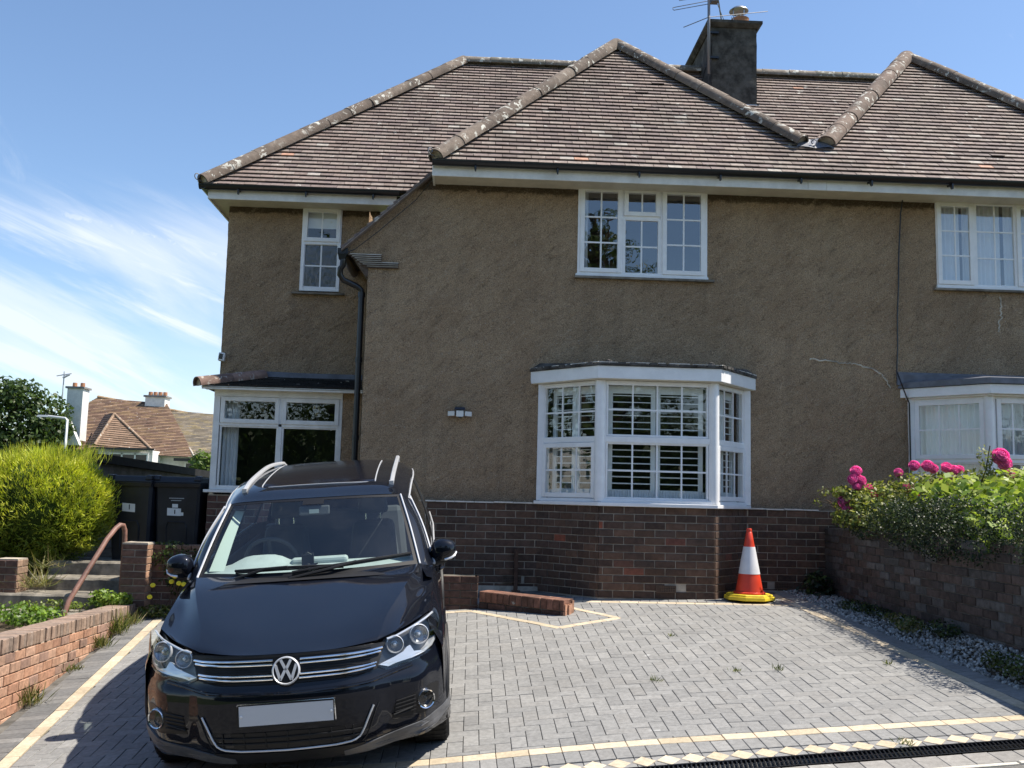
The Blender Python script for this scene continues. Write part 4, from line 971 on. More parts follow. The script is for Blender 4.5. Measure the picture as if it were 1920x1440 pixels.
# back band and the soldier course at the foot of the house
course((.25, -.63), (xr(-1.0)-.06, -1.005), -.05, .05, .2, TP, tn)
course((-1.2, -.50), (.25, -.50), -.18, .1, .1, GP, mb); course((.25, -.575), (xr(-.95), -.95), .004, .21, .1, GP, mb); course((2.6, -.66), (xr(-.66), -.66), -.12, .1, .1, GP, mb, -.002)
for a, b in zip(diam, diam[1:]): course(a, b, -.04, .04, .2, TP, tn, .0045)
struct(mb.build('driveway_paving', ['paver'])); struct(tn.build('driveway_border', ['paver']))
# drain
dr = thing('drain_channel', 'long black slotted drain channel across the front of the drive', 'drain', (1.0, yf(1.0)-.5, gz(1, -5.75)))
mb = MB(); P, Q = Vector(A_)-nn*.485, Vector(B_)-nn*.485
def z3(v, o=0): return Vector((v.x, v.y, gz(v.x, v.y)+o))
seg = 24
for sg in (-1, 1):
    rows = [[z3(P+(Q-P)*(i/seg)+nn*sg*.081, .004), z3(P+(Q-P)*(i/seg)+nn*sg*.066, .004)] for i in range(seg+1)]; mb.grid(rows, flip=(sg < 0)); rows = [[z3(P+(Q-P)*(i/seg)+nn*sg*.066, .004), z3(P+(Q-P)*(i/seg)+nn*sg*.066, -.06)] for i in range(seg+1)]; mb.grid(rows, flip=(sg < 0))
mb.grid([[z3(P+(Q-P)*(i/seg)-nn*.068, -.05), z3(P+(Q-P)*(i/seg)+nn*.068, -.05)] for i in range(seg+1)])
mb.build('channel', 'black_plastic', dr)
mb = MB(); Ln = (Q-P).length; k = 0; gsp = .0262
while k*gsp < Ln-.03:
    c = P+d*(k*gsp)
    for (o0, o1, sh, ln) in ((-.066, -.002, 0, .013), (.002, .066, gsp*.5, .013)):
        a, b = c+nn*o0+d*sh, c+nn*o1+d*(sh+.012)
        mb.obox(z3(a, -.012), z3(b)-z3(a), Vector((d.x, d.y, 0))*.0085, (0, 0, .014))
    k += 1
a, b = P-nn*.003, Q-nn*.003; rows = [[z3(P+(Q-P)*(i/seg)-nn*.004, .0025), z3(P+(Q-P)*(i/seg)+nn*.004, .0025)] for i in range(seg+1)]; mb.grid(rows)
mb.build('grating', 'black_plastic', dr)
# street
mb = MB(); e0 = -.75
mb.grid([[Vector((x, yf(x)+e0-.035-yy, gz(x, yf(x)+e0)-.012*min(1, yy*10)-.02*min(yy, 6)-.01)) for yy in (-.005, .4, 1.2, 3, 7, 14)] for x in np.linspace(-8, 8, 30)], flip=False)
struct(mb.build('street', 'tarmac', smooth=True))
mb = MB()
for i in range(14):
    x0 = -3+i*.55; a, b = Vector((x0, yf(x0)+e0)), Vector((x0+.545, yf(x0+.545)+e0)); block(mb, [tuple(a-nn*.035), tuple(b-nn*.035), tuple(b+nn*.003), tuple(a+nn*.003)], (.6, .57, .5), .002)
struct(mb.build('kerb_edging', ['paver']))
mb = MB(); mb.grid([[(x, y, -1.02) for y in (-700, -60, -9, 8, 60, 900)] for x in (-700, -60, -9, 12, 60, 700)], flip=True); struct(mb.build('ground', 'grass_ground'))
# small weeds in the joints: grass tufts
def tuft(name, x, y, z, n, h, w, pal, label, grp=None, spread=.04, up_=.7):
    c = np.tile([[x, y, z]], (n, 1))+np.c_[rng.normal(0, spread*.5, (n, 2)), np.zeros(n)]; dd = rnd_dirs(n); dd[:, 2] = np.abs(dd[:, 2])+up_; dd = unit(dd); ln = h*rng.uniform(.5, 1.1, (n, 1))
    v, f, cc = leaf_quads(c+dd*ln*.5, dd, rnd_dirs(n), ln, w, palette(n, pal)); return tag(cloud(name, v, f, cc, 'leaf', None, (x, y, z)), label, 'weed', grp)
GRN = [(.075, .11, .025), (.11, .14, .035), (.055, .085, .022)]; YGR = [(.20, .22, .06), (.26, .25, .09), (.15, .18, .05)]; DRY = [(.32, .27, .14), (.25, .21, .10), (.18, .19, .07)]
for (x, y, h, lab) in ((1.43, -3.96, .05, 'tiny grass tuft in the paving joints, left of the larger two'), (2.08, -3.78, .045, 'tiny grass tuft in the paving joints, between car and garden wall'), (2.40, -3.80, .075, 'larger grass tuft growing in the middle of the paving'), (1.85, -2.5, .04, 'tiny grass tuft in the paving nearest the broken wall end'), (3.28, -3.75, .05, 'grass tuft in the paving near the right border band'), (2.6, -5.62, .06, 'grass tuft at the edge of the black drain')):
    tuft('grass_tuft', x, y, gz(x, y), 26, h, .006, YGR+GRN, lab, 'grass tufts in the paving')

# ================================================================== left bank wall, steps, piers
def ztop(y): return -.067-.036*(y+4.05)
bw = MB(); Anear, Bfar = (xwall(-6.2), -6.2), (xwall(-.35), -.35); LP = [(.42, .235, .155), (.45, .265, .18), (.39, .215, .145), (.47, .295, .21), (.41, .245, .17), (.32, .205, .16)]
CP = [(.33, .235, .18), (.30, .22, .175), (.36, .26, .20), (.28, .215, .175)]
o_ = (1, .0703); nrows = 9; zA, zB = ztop(-6.2)-.112-nrows*.078, ztop(-.35)-.112-nrows*.078
brickwork(bw, Anear, Bfar, zA, zB, nrows, .078, .205, LP, .16, out=o_, wob=.006, joint=.009)
brickwork(bw, Anear, Bfar, ztop(-6.2)-.112, ztop(-.35)-.112, 1, .112, .070, CP, .2, out=o_, wob=.008, joint=.007, depth=.21)
wallbody(bw, Anear, Bfar, -2, -1.2, ztop(-6.2)-.012, ztop(-.35)-.012, .205, o_)
tag(bw.build('brick_bank_wall', ['brick', 'mortar']), 'low orange brick retaining wall along the left edge of the drive', 'wall')
pw = MB(); PP = [(.17, .10, .075), (.20, .115, .085), (.15, .09, .07)]
for A, B, o in (((-3.80, -.35), (-3.53, -.35), (0, -1)), ((-3.53, -.35), (-3.53, -.10), (1, 0)), ((-3.80, -.10), (-3.80, -.35), (-1, 0))):
    brickwork(pw, A, B, -.40, -.40, 11, .0775, .27, PP if o != (1, 0) else [(.34, .2, .13)], out=o)  # sunlit right side painted in as lighter brick colour
pw.box(-3.796, -3.534, -.346, -.10, -.6, .455, 1); pw.box(-3.805, -3.525, -.355, -.09, .432, .448, 1)
tag(pw.build('brick_pier', ['brick', 'mortar']), 'square brick pier at the top of the steps beside the handrail', 'pier')
pw = MB(); brickwork(pw, (-3.53, -.14), (-2.75, -.14), -.41, -.41, 10, .0775, .235, PP, out=(0, -1)); wallbody(pw, (-3.53, -.14), (-2.75, -.14), -.6, -.6, .37, .37, .22, (0, -1)); brickwork(pw, (-3.53, -.15), (-2.75, -.15), .368, .368, 1, .062, .105, [(.26, .15, .1), (.22, .13, .095)], out=(0, -1), depth=.22)
tag(pw.build('brick_wall', ['brick', 'mortar']), 'low brick wall with ivy in front of the wheelie bins, behind the car', 'wall')
pw = MB()
for A, B, o in (((-5.14, -.42), (-4.885, -.42), (0, -1)), ((-4.885, -.42), (-4.885, -.17), (1, 0))): brickwork(pw, A, B, -.38, -.38, 8, .0775, .25, PP if o == (0, -1) else [(.30, .2, .14)], out=o)  # sun on the right face put into its lighter bricks
pw.box(-5.13, -4.89, -.415, -.17, -.6, .25, 1); tag(pw.build('brick_pier', ['brick', 'mortar']), 'short worn brick pier at the left side of the steps, by the picture edge', 'pier')
mb = MB(); mb.box(-5.28, -5.16, -.62, -.52, -.4, .40); mb.prism([(-5.29, -.63, .40), (-5.15, -.63, .40), (-5.15, -.51, .40), (-5.29, -.51, .40)], [(-5.26, -.60, .43), (-5.18, -.60, .43), (-5.18, -.54, .43), (-5.26, -.54, .43)]); tag(mb.build('fence_post', 'concrete'), 'pale post top at the left picture edge before the hedge', 'post')
st = thing('garden_steps', 'four old concrete steps climbing past the hedge beside the brick pier', 'steps', (-4.4, -.97, -.4))
for k, (yy, zz) in enumerate(((-.97, -.26), (-.52, -.11), (-.05, .03), (.40, .18))):
    mb = MB(); x0 = -5.4 if k == 0 else (-5.15 if k == 1 else -4.9); y2 = yy+.60 if k < 3 else 1.2
    n_ = 14; fr = [Vector((x0+(-3.82-x0)*i/n_, yy+random.uniform(-.008, .008), zz+random.uniform(-.005, .005))) for i in range(n_+1)]
    mb.grid([[p+Vector((0, .012, -.5)), p+Vector((0, .0, -.02)), p+Vector((0, .02, 0)), Vector((p.x, y2, zz))] for p in fr], flip=True)
    mb.build('step', 'old_concrete', st)
rl = MB(); rl.tube([(-4.12, -1.02, -.34), (-4.12, -1.0, -.24), (-4.105, -.96, -.13), (-4.06, -.87, .01), (-3.93, -.48, .49), (-3.885, -.36, .605), (-3.86, -.31, .640), (-3.838, -.27, .635), (-3.826, -.245, .58), (-3.822, -.24, .48), (-3.822, -.24, -.3)], .027, 12)
tag(rl.build('handrail', 'rust_paint', smooth=True), 'bent reddish painted tube handrail beside the steps', 'handrail')
mb = MB(); mb.grid([[(x, y, -.30+.02*noise.noise(Vector((x*2, y*2, 0)))) for y in np.linspace(-6.5, -.9, 12)] for x in np.linspace(-9, xwall(-3)-.2, 10)], flip=True); struct(mb.build('garden_bank', 'earth', smooth=True))
mb = MB(); mb.box(-9, -3.21, .9, 9, -.9, .17); mb.box(-9, -4.9, -.4, .95, -.9, .02); mb.box(-3.86, -3.2, -.1, .95, -.9, .165); struct(mb.build('garden_terrace', 'earth'))
# stub wall on the drive
sw = MB(); RB = [(.115, .066, .052), (.10, .060, .048), (.13, .072, .056), (.09, .056, .047)]
brickwork(sw, (-.30, -.96), (.105, -.96), -.155, -.155, 5, .075, .225, RB, out=(0, -1), wob=.004); brickwork(sw, (.105, -.96), (.105, -.74), -.155, -.155, 5, .075, .22, RB, out=(1, 0)); sw.box(-.30, .10, -.955, -.745, -.4, .215, 1)
a, b = (.125, -.985), (.965, -1.50); dv = Vector((b[0]-a[0], b[1]-a[1])).normalized(); o = (dv.y, -dv.x); nv = Vector((dv.y, -dv.x))
brickwork(sw, a, b, -.175, -.20, 2, .068, .21, RB, out=o, wob=.005); brickwork(sw, a, b, -.04, -.065, 1, .112, .072, [(.20, .10, .07), (.24, .12, .085), (.17, .09, .065)], out=o, wob=.006, depth=.21, joint=.006)
wallbody(sw, a, b, -.4, -.4, .062, .036, .21, o)
bk = [(b[0]-nv.x*.21, b[1]-nv.y*.21)]
brickwork(sw, b, bk[0], -.20, -.20, 2, .068, .105, [(.34, .17, .11), (.38, .2, .13)], out=(dv.x, dv.y))
c0 = Vector((b[0], b[1], 0)); D3 = Vector((dv.x, dv.y, 0)); N3 = Vector((-nv.x, -nv.y, 0))
sw.obox(c0+D3*.004+Vector((0, 0, -.21)), D3*.085, N3*.205, (0, 0, .078), 0, (.33, .17, .115))
for t in range(4): # broken end bricks
    sw.obox(c0+N3*(.01+t*.05)+Vector((0, 0, -.13+.012*t)), D3*random.uniform(.005, .035), N3*.045, (0, 0, random.uniform(.09, .15)), 0, (.42, .23, .15))
tag(sw.build('broken_brick_wall', ['old_brick', 'dark_mortar']), 'low broken brick wall stub jutting onto the drive beside the car', 'wall')
mb = MB(); mb.obox((.525, -.075, -.06), (.045, 0, 0), (0, .05, 0), (-.004, 0, .525)); mb.box(.50, .60, -.09, -.01, -.06, .0)
tag(mb.build('timber_post', 'wood_post', bevel=.004), 'thin brown post standing against the brick plinth left of the bay', 'post')
# ================================================================== right garden wall, bed, gravel
gw = MB(); GPAL = [(.095, .070, .060), (.105, .074, .062), (.090, .070, .062), (.12, .108, .10), (.11, .095, .087), (.085, .065, .057), (.115, .080, .066), (.135, .122, .112)]
brickwork(gw, (4.15, -.015), (4.15, -6.0), -.42, -.42, 16, .0755, .222, GPAL, .25, out=(-1, 0), wob=.005, joint=.009)
gw.box(4.156, 4.36, -6.0, -.015, -.8, .795, 1)
tag(gw.build('garden_wall', ['old_brick', 'dark_mortar']), 'weathered old brick garden wall under the rose hedge', 'wall')
def bedz(x, y):
    xa = xr(y)+.26; t = max(0, min(1, (x-xa)/max(.05, 4.15-xa))); return gz(xa, y)+.002+t*(max(0, -.0-gz(xa, y))+.01)+.012*noise.noise(Vector((x*6, y*6, 0)))
mb = MB(); mb.grid([[(xr(y)+.255+(4.17-xr(y)-.255)*t, y, bedz(xr(y)+.255+(4.17-xr(y)-.255)*t, y)-.004) for y in np.linspace(-6, -.02, 50)] for t in np.linspace(0, 1, 10)], flip=True); struct(mb.build('garden_bed', 'earth', smooth=True))
mb = MB(); mb.box(4.20, 12, -9, -.02, -1.0, .74); struct(mb.build('raised_garden', 'earth'))
vs, fs, cs = [], [], []; octv = np.array([(1, 0, 0), (-1, 0, 0), (0, 1, 0), (0, -1, 0), (0, 0, 1), (0, 0, -1)], float); octf = np.array([(0, 2, 4), (2, 1, 4), (1, 3, 4), (3, 0, 4), (2, 0, 5), (1, 2, 5), (3, 1, 5), (0, 3, 5)])
nst = 3800
for k in range(nst):
    y = -rng.uniform(.05, 5.2); lo = xr(y)+.20; x = lo+(4.13-lo)*rng.uniform(0, 1)**1.05
    r = rng.uniform(.007, .020); A = rng.normal(size=(3, 3)); q, _ = np.linalg.qr(A); v = octv*np.array([r*1.3, r, r*.75])@q.T+np.array([x, y, (bedz(x, y) if x > xr(y)+.26 else gz(x, y))+r*.3])
    fs.append(octf+6*k); vs.append(v); g_ = rng.uniform(.14, .58); cs.append(np.tile([[g_, g_*.98, g_*.94]], (8, 1)))
st_ = cloud('gravel', np.concatenate(vs), np.concatenate(fs), np.concatenate(cs), 'stone'); struct(st_, 'stuff')

# ================================================================== foliage
def ell(n, c, r, shell=.55, zmin=None):
    d = rnd_dirs(n); rad = rng.uniform(shell, 1.0, (n, 1))**.7; p = np.array(c)+d*rad*np.array(r)
    if zmin is not None: p[:, 2] = np.maximum(p[:, 2], zmin+rng.uniform(0, .03, n))
    return p, d
def bush(name, blobs, n, ln, wd, pal, label=None, cat=None, parent=None, mat='leaf', flat=.5, jit=.3, origin=None, group=None, dens=None):
    P, Dn = [], []; w = np.array([b[1][0]*b[1][1]+b[1][1]*b[1][2]+b[1][0]*b[1][2] for b in blobs]); w = w/w.sum()
    for (c, r), f in zip(blobs, w):
        p, d = ell(max(4, int(n*f)), c, r, .35); P.append(p); Dn.append(d)
    P, Dn = np.concatenate(P), np.concatenate(Dn); k = len(P)
    nz_ = np.array([noise.noise(Vector(p)*3.1) for p in P.astype(float)]); keep = nz_ > rng.uniform(-.75, .0, k); P, Dn = P[keep], Dn[keep]; k = len(P)
    nr = unit(Dn*.5+np.array([0, 0, flat])+rng.normal(0, .55, (k, 3))); d = rnd_dirs(k); d -= nr*np.sum(d*nr, 1, keepdims=True); d[:, 2] -= .25
    v, f, c = leaf_quads(P, d, nr, ln*rng.uniform(.6, 1.25, (k, 1)), wd*rng.uniform(.7, 1.2, (k, 1)), palette(k, pal, jit))
    ob = cloud(name, v, f, c, mat, parent, origin if origin is not None else blobs[0][0])
    if label: tag(ob, label, cat, group)
    return ob
# golden conifer hedge
hd = thing('conifer_hedge', 'rounded golden-green conifer hedge left of the steps and bins', 'hedge', (-5.2, .5, .0))
hb = [((-5.12, .72, .80), (.86, .72, .70)), ((-5.80, .85, .78), (.9, .8, .70)), ((-4.94, .66, .80), (.60, .58, .58)), ((-6.6, 1.0, .8), (.9, .8, .65))]
core = MB()
for c, r in hb: core.lathe([(.001+math.sin(math.pi*i/10)*r[0]*.80, c[2]-math.cos(math.pi*i/10)*r[2]*.84) for i in range(11)], 20, (c[0], c[1]+.06, 0))
core.build('inner_growth', 'hedge_core' if 'hedge_core' in MATS else 'grass_ground', hd, smooth=True)
n = 46000; P, Dd = [], []
for (c, r), f in zip(hb, (.33, .27, .22, .18)):
    p, d = ell(int(n*f), c, r, .80); P.append(p); Dd.append(d)
P, Dd = np.concatenate(P), np.concatenate(Dd); k = len(P)
cl_ = np.array([noise.noise(Vector(p)*4.5)+.6*noise.noise(Vector(p)*11) for p in P.astype(float)]); P += Dd*(cl_[:, None]*.085)
kp = (P[:, 2] > .06) & (Dd[:, 1] < .75); P, Dd, cl_ = P[kp], Dd[kp], cl_[kp]; k = len(P)
dr_ = unit(Dd*.75+np.array([.0, -.05, .55])+rng.normal(0, .42, (k, 3)))
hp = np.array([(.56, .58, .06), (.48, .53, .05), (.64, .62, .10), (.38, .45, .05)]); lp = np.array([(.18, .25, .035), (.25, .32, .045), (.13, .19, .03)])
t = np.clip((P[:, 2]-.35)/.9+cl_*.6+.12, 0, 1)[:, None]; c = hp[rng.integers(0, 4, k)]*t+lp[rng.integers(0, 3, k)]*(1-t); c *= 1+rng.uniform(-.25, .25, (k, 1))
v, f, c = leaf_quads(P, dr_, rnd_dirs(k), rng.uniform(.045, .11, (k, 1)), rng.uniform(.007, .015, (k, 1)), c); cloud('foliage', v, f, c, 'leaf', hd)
n = 700; p, d = ell(n, (-4.95, .38, 1.36), (.75, .5, .12), .3); v, f, c = leaf_quads(p+[0, 0, .06], unit(d*.4+[0, 0, 1.]+rng.normal(0, .25, (n, 3))), rnd_dirs(n), rng.uniform(.12, .24, (n, 1)), .007, palette(n, hp)*1.0); cloud('sprig', v, f, c, 'leaf', hd)
# roses: leaves, stems, blooms
RG = [(.21, .25, .055), (.28, .30, .075), (.15, .20, .045), (.10, .145, .035), (.33, .33, .12)]
rs = thing('rose_bush', 'sprawling rose bush with bright pink blooms on top of the garden wall', 'rose bush', (4.6, -1.1, .78))
rb = [((4.22, -.9, 1.08), (.26, .40, .17)), ((4.42, -.95, 1.12), (.34, .45, .22)), ((4.72, -1.1, 1.18), (.36, .5, .26)), ((5.1, -1.25, 1.24), (.42, .5, .24)), ((4.15, -1.0, .92), (.24, .5, .14)), ((5.55, -1.5, 1.25), (.4, .5, .24)), ((4.05, -.85, 1.20), (.12, .2, .07)), ((4.55, -1.25, .92), (.3, .5, .16))]
bush('foliage', rb, 9500, .050, .032, RG, parent=rs, flat=.6)
mb = MB()
for (bx_, by, bz), k in (((4.3, -.7, .75), 9), ((4.7, -1.0, .78), 9), ((5.1, -1.3, .8), 8)):
    for q in range(k):
        t = random.uniform(0, 6.28); l_ = random.uniform(.4, .75); pts = [Vector((bx_, by, bz-.05))+Vector((math.cos(t)*.42*s_*l_*1.3, math.sin(t)*.3*s_, l_*s_*(1-.35*s_)*.95)) for s_ in (0, .3, .6, .85, 1)]; mb.tube(pts, .006, 5)
mb.tube([(4.3, -.9, .95), (4.05, -.85, 1.18), (3.90, -.8, 1.24), (3.82, -.78, 1.20)], .004, 5); mb.tube([(4.2, -.9, 1.0), (3.95, -.85, 1.06), (3.80, -.82, 1.10)], .004, 5); mb.tube([(5.2, -1.5, 1.2), (5.26, -1.58, 1.45), (5.30, -1.6, 1.70)], .006, 5)
mb.build('stem', 'bark', rs)
bush('foliage', [((5.26, -1.58, 1.58), (.10, .10, .13)), ((5.25, -1.55, 1.42), (.13, .13, .1))], 240, .045, .03, [(.20, .24, .09), (.30, .32, .15)], parent=rs); bush('foliage', [((3.86, -.8, 1.2), (.07, .07, .06)), ((3.79, -.8, 1.08), (.05, .05, .05))], 60, .035, .022, YGR, parent=rs)
def bloom_mesh(r):
    vs, fs, cs = [], [], []; kk = 0
    for ring in range(6):
        n = 5+ring*2; th0 = random.random()*6
        for i in range(n):
            th = th0+i*6.283/n+random.uniform(-.2, .2); el = 1.35-ring*.36; d = Vector((math.cos(th)*math.cos(el), math.sin(th)*math.cos(el), math.sin(el))); c = d*r*(.55+.11*ring*.8)
            t1 = Vector((-math.sin(th), math.cos(th), 0)); t2 = d.cross(t1); w, h = r*(.42+.05*ring), r*(.46+.04*ring)
            g_ = [[None]*3 for _ in range(3)]
            for a in range(3):
                for b in range(3):
                    uu, vv = (a-1)*w*(1-.25*(b == 2)), (b-1)*h; g_[a][b] = c+t1*uu+t2*vv+d*(r*.20*(b-1)**2-r*.22*abs(a-1)+random.uniform(-.05, .05)*r)
            vs += [tuple(p) for row in g_ for p in row]; col = np.array([.88, .21, .54])*random.uniform(.75, 1.2)+(.08 if random.random() < .2 else 0)
            for a in range(2):
                for b in range(2): q = kk+a*3+b; fs.append((q, q+3, q+4, q+1)); cs.append(col)
            kk += 9
    return vs, fs, cs
bl_ = [(4.18, -.9, 1.43, .062), (4.14, -.93, 1.34, .062), (4.22, -.93, 1.33, .058), (4.17, -.95, 1.27, .05), (4.03, -.92, 1.10, .062), (4.06, -.94, 1.04, .058), (4.20, -.95, .94, .05), (4.17, -.93, .97, .04), (4.32, -.9, 1.25, .045), (4.36, -.92, 1.17, .045), (4.72, -.95, 1.27, .05), (4.80, -.95, 1.26, .05), (4.81, -.95, 1.18, .04), (4.66, -.98, 1.08, .042), (4.65, -.9, 1.43, .048), (4.62, -1.35, 1.49, .055), (4.74, -1.4, 1.49, .06), (4.80, -1.4, 1.46, .05), (4.94, -1.4, 1.48, .055), (5.02, -1.4, 1.45, .055), (5.08, -1.4, 1.46, .045), (4.89, -1.42, 1.32, .048), (4.98, -1.42, 1.32, .045), (5.40, -1.62, 1.60, .085), (5.44, -1.62, 1.53, .07), (5.56, -1.5, 1.42, .05)]
for (x, y, z, r) in bl_:
    v, f, c = bloom_mesh(r*.82); tl = Vector((random.uniform(-.4, .1), -.75, .6)).normalized(); Rm_ = Vector((0, 0, 1)).rotation_difference(tl).to_matrix(); v = [tuple(Rm_@Vector(p)+Vector((x, y, z))) for p in v]; cloud('bloom', v, f, c, 'petal', rs, smooth=True)
BG_ = [(.24, .33, .05), (.30, .38, .07), (.17, .26, .04)]
bush('leafy_climber', [((4.75, -2.0, 1.18), (.42, .55, .22)), ((4.9, -2.6, 1.12), (.32, .4, .24)), ((4.55, -2.9, 1.02), (.24, .4, .26)), ((4.45, -3.3, .98), (.25, .4, .22)), ((4.2, -3.6, .86), (.13, .3, .22)), ((5.3, -2.3, 1.22), (.45, .6, .24)), ((4.9, -3.2, 1.10), (.4, .5, .25))], 2300, .095, .078, BG_+[(.36, .42, .12)], 'light green broad-leaved climber spilling over the garden wall at right', 'climber', flat=.7)
CT = [(.022, .038, .020), (.030, .050, .024), (.040, .062, .030), (.018, .030, .016), (.075, .095, .055)]
bush('cotoneaster', [((4.20, -1.75, .96), (.30, .5, .18)), ((4.25, -2.4, .98), (.32, .6, .22)), ((4.12, -2.3, .80), (.16, .6, .16)), ((4.10, -2.9, .78), (.16, .5, .20)), ((4.30, -3.0, .98), (.35, .5, .22)), ((4.12, -3.5, .78), (.17, .5, .20)), ((4.3, -3.8, .95), (.34, .5, .24)), ((4.2, -4.3, .85), (.25, .4, .25)), ((4.14, -1.3, .80), (.14, .4, .10)), ((4.5, -2.0, 1.0), (.35, .6, .2))], 21000, .026, .017, CT, 'dark small-leaved shrub trailing over the face of the garden wall', 'shrub', flat=.4)
for b, n, lab, pal, ln in (([((3.93, -.32, .12), (.20, .22, .20))], 700, 'dark fern-like plant in the corner between plinth and garden wall', CT+GRN[:1], .07), ([((3.97, -1.35, .03), (.17, .32, .07)), ((4.0, -1.8, .03), (.14, .35, .06))], 1100, 'low dark weeds on the gravel near the far end of the garden wall', GRN+CT, .035),
    ([((3.98, -2.45, .03), (.15, .35, .05)), ((3.93, -2.75, .0), (.14, .2, .045))], 900, 'low yellowish weeds on the gravel halfway along the garden wall', GRN+DRY, .032), ([((4.03, -3.15, .04), (.12, .22, .08))], 700, 'dark bushy weed clump at the foot of the garden wall', CT+GRN, .04), ([((3.96, -4.35, -.06), (.17, .38, .09)), ((4.0, -4.8, -.06), (.15, .3, .1))], 1500, 'thick green ground cover at the near end of the gravel bed', GRN+[(.15, .18, .05)], .035)):
    bush('weed_clump', b, n, ln, ln*.55, pal, lab, 'weeds', flat=.6)
# left side weeds
def at(x, y, z): return (x, y, z)
bush('weed_clump', [((-4.55, -1.25, -.21), (.42, .22, .11)), ((-4.2, -1.6, -.2), (.35, .3, .10)), ((-4.9, -1.5, -.18), (.4, .4, .13))], 1500, .05, .036, [(.14, .24, .035), (.20, .30, .05), (.10, .18, .03)], 'bright green weeds behind the low orange wall at the left edge', 'weeds')
bush('weed_clump', [((-4.35, -.72, -.20), (.45, .07, .06))], 500, .035, .025, [(.16, .22, .04), (.22, .26, .06)], 'yellow-green weeds along the second step', 'weeds')
bush('weed_clump', [((-3.88, -.62, -.12), (.16, .16, .10)), ((-3.72, -.50, -.16), (.12, .14, .09))], 700, .045, .034, [(.15, .24, .04), (.20, .28, .05)], 'green leafy weeds where the bank wall meets the pier', 'weeds')
bush('ivy', [((-3.3, -.20, .28), (.22, .05, .16)), ((-3.05, -.20, .20), (.2, .05, .22)), ((-3.2, -.19, .02), (.25, .06, .15)), ((-3.35, -.1, .43), (.2, .1, .04))], 1300, .038, .034, [(.035, .06, .02), (.06, .09, .03), (.12, .15, .05)], 'ivy on the low brick wall behind the car mirror', 'ivy')
tuft('grass_clump', -4.74, -.25, -.06, 150, .34, .007, DRY+YGR, 'long dry grass hanging over the concrete steps', None, .16, .1)
tuft('grass_clump', -4.80, .10, .12, 60, .28, .007, DRY+YGR, 'dry grass under the conifer hedge at the top of the steps', None, .16, .2)
for (y, n, h, lab) in ((-1.2, 150, .30, 'tall dry weeds against the orange wall face near its far end'), (-3.55, 110, .20, 'dry weeds at the foot of the orange wall by the picture edge'), (-2.55, 60, .09, 'small weed tuft in the orange wall joints, middle of its length'), (-.75, 160, .16, 'low weeds at the far end of the orange wall'), (-1.75, 120, .16, 'dry weeds at the foot of the orange wall between two taller clumps')):
    tuft('weed_tuft', xwall(y)+.05, y, gz(xwall(y)+.05, y), n, h, .010, DRY+YGR+GRN, lab, 'weeds along the orange wall', .10)
dn = thing('dandelion_plant', 'yellow flowering weed on thin stalks beside the car and pier', 'weed', (-3.25, -.45, -.33))
mb = MB(); simple('flower_yellow', (.80, .62, .03), .7, .3)
for k, (dx, dz, dy) in enumerate(((-.05, .16, 0), (.18, .26, .0), (.24, .19, -.05), (.29, .18, -.04), (.33, .14, -.06), (.14, .20, .02), (-.06, .04, -.05))):
    c = Vector((-3.35+dx, -.50+dy, -.15+dz)); mb.tube([(-3.32+random.uniform(-.08, .1), -.42, -.34), (-3.30+dx*.6, -.46, -.22+dz*.5), c], .004, 5); fl = MB(); fl.lathe([(.001, -.012), (.020, -.008), (.028, .004), (.018, .012), (.001, .014)], 12, c, (.2, -.7, .5)); fl.build('flower', 'flower_yellow', dn)
mb.build('stalk', 'bark', dn); bush('leaves', [((-3.35, -.45, -.27), (.22, .14, .08))], 380, .05, .025, GRN+YGR, parent=dn)
